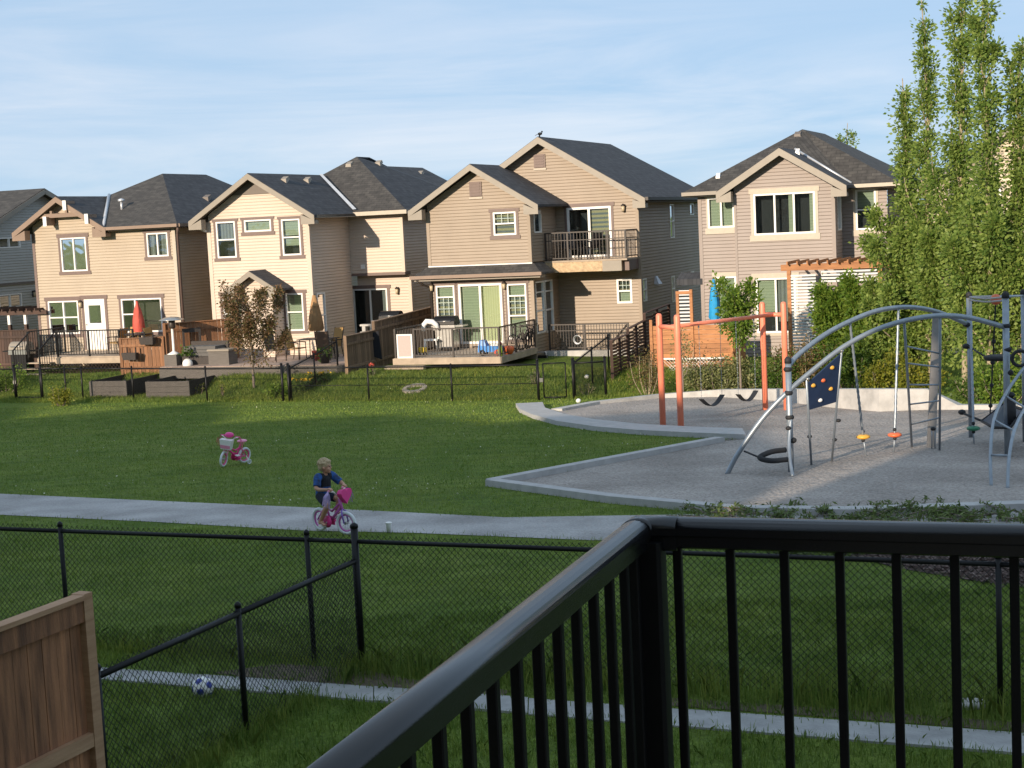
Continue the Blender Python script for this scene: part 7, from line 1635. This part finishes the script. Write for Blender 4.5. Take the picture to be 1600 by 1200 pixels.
THATCH = [GP((330, 1052), (440, 1038), (560, 1046), (640, 1062), (800, 1080), (780, 1090), (560, 1073), (400, 1060))]
EXCL = [pathpts, sandpts, band_out + band_in, SWALE, MULCH]
def scatter(y0, y1, dens, seed, clump=.0):
    rng = np.random.default_rng(seed); A = .36 * (y1 ** 2 - y0 ** 2) + 2 * (y1 - y0); n = int(A * dens * 1.0)
    y = np.sqrt(rng.uniform(y0 ** 2, y1 ** 2, n)); x = rng.uniform(-1, 1, n) * (.36 * y + 1)
    keep = np.ones(n, bool)
    jx, jy = x + rng.normal(0, .07, n), y + rng.normal(0, .07, n)
    for e in EXCL: keep &= ~inpoly(jx, jy, [(p[0], p[1]) for p in e])
    for e in THATCH: keep &= ~(inpoly(x, y, [(p[0], p[1]) for p in e]) & (rng.random(n) < .75))
    if clump: keep &= rng.random(n) < .45 + .55 * (np.sin(x * 5.1 + 1.7 * np.sin(y * 3.3)) * np.sin(y * 4.7 + 1.3 * np.sin(x * 2.9)) > -.2)
    x, y = x[keep], y[keep]; return np.stack([x, y, terr(x, y)], 1)
blades('yard_grass', scatter(8.5, 16, 1500, 1, 1), .075, .0075, m_blade, 1, .5, 2)
blades('park_grass', scatter(16, 22, 900, 2, 1), .06, .009, m_blade, 2, .5)
blades('park_grass', scatter(22, 34, 340, 3, 1), .05, .014, m_blade, 3, .5)
blades('park_grass', scatter(34, 52, 150, 4, 1), .05, .024, m_blade, 4, .5)
rng = np.random.default_rng(9); n = 70000; uu, vv = rng.uniform(-26, 7, n), rng.uniform(-7.4, -3.4, n); X = RO.x + U.x * uu + V.x * vv; Y = RO.y + U.y * uu + V.y * vv
blades('bank_grass', np.stack([X, Y, terr(X, Y)], 1), .12, .022, m_bladet, 10, .6)
n = 5200; s_ = rng.uniform(.1, 7.5, n) ** 1; o_ = rng.normal(.05, .22, n); cl_ = (np.sin(s_ * 3.1) + np.sin(s_ * 7.7 + 1)) * .5; k = rng.random(n) < .55 + .4 * cl_
X = pc.x + e_near.x * s_ + e_near.y * -o_ * -1; Y = pc.y + e_near.y * s_ - e_near.x * o_; X, Y = X[k], Y[k]
blades('tall_grass', np.stack([X, Y, terr(X, Y)], 1), .26, .0075, m_bladet, 11, .35, 2)
n = 1100; s_ = rng.uniform(-4.5, 0, n); o_ = rng.normal(0, .1, n); X = pc.x + e_near.x * s_; Y = pc.y + e_near.y * s_ + o_
blades('tall_grass', np.stack([X, Y, terr(X, Y)], 1), .15, .007, m_bladet, 12, .4, 2)
n = 1500; t_ = rng.uniform(0, 3.6, n); o_ = rng.normal(.05, .12, n); X = pc.x + e_side.x * t_ + o_; Y = pc.y + e_side.y * t_
k = ~inpoly(X, Y, [(p[0], p[1]) for p in SWALE])
blades('tall_grass', np.stack([X[k], Y[k], terr(X[k], Y[k])], 1), .16, .0075, m_bladet, 13, .45, 2)

# clover heads and dandelion fluff dotted over the lawn
rng = np.random.default_rng(77); cen = []
for cx, cy, sp, k in [(-2.0, 25.5, 1.2, 40), (1.0, 31, 1.5, 30), (-6, 28, 2, 30), (-4, 24.5, 1.0, 26), (-9, 36, 3, 40), (0, 36, 2.5, 30), (2.5, 43.5, 2, 30), (-3, 47, 4, 60), (-9, 50, 3, 40)]:
    for _ in range(k): x, y = cx + rng.normal(0, sp), cy + rng.normal(0, sp * .6); cen.append((x, y, float(terr(x, y)) + .05))
cen = np.array(cen); kp = np.ones(len(cen), bool)
for e in EXCL: kp &= ~inpoly(cen[:, 0], cen[:, 1], [(p[0], p[1]) for p in e])
o = leaves('clover_heads', cen[kp], .032, leafmat('clover_white', (.45, .46, .30), (.70, .70, .55), .2), None, 6, aspect=.9); o['kind'] = 'stuff'

GROUPS = {'house': 'houses around the park', 'patio_chair': 'patio chairs', 'patio_umbrella': 'closed patio umbrellas', 'patio_table': 'patio tables', 'swing': 'belt swings', 'garden_planter': 'raised garden planters', 'hanging_planter': 'hanging troughs on the cedar screen', 'parked_bicycle': 'bicycles on the deck', 'barbecue': 'barbecues in the yards', 'lily_clump': 'yellow lilies on the bank', 'weed': 'weeds along the far fence', 'toy_ball': 'small balls on the grass', 'slat_screen': 'stepped dark slatted panels', 'kids_bicycle': 'small pink bicycles', 'chain_link_fence': 'black chain link fences', 'chain_link_gate': 'black chain link gates'}
for o in list(COL.objects):
    if o.parent is None and 'label' in o and 'group' not in o:
        g = GROUPS.get(o.name.split('.')[0])
        if g: o['group'] = g
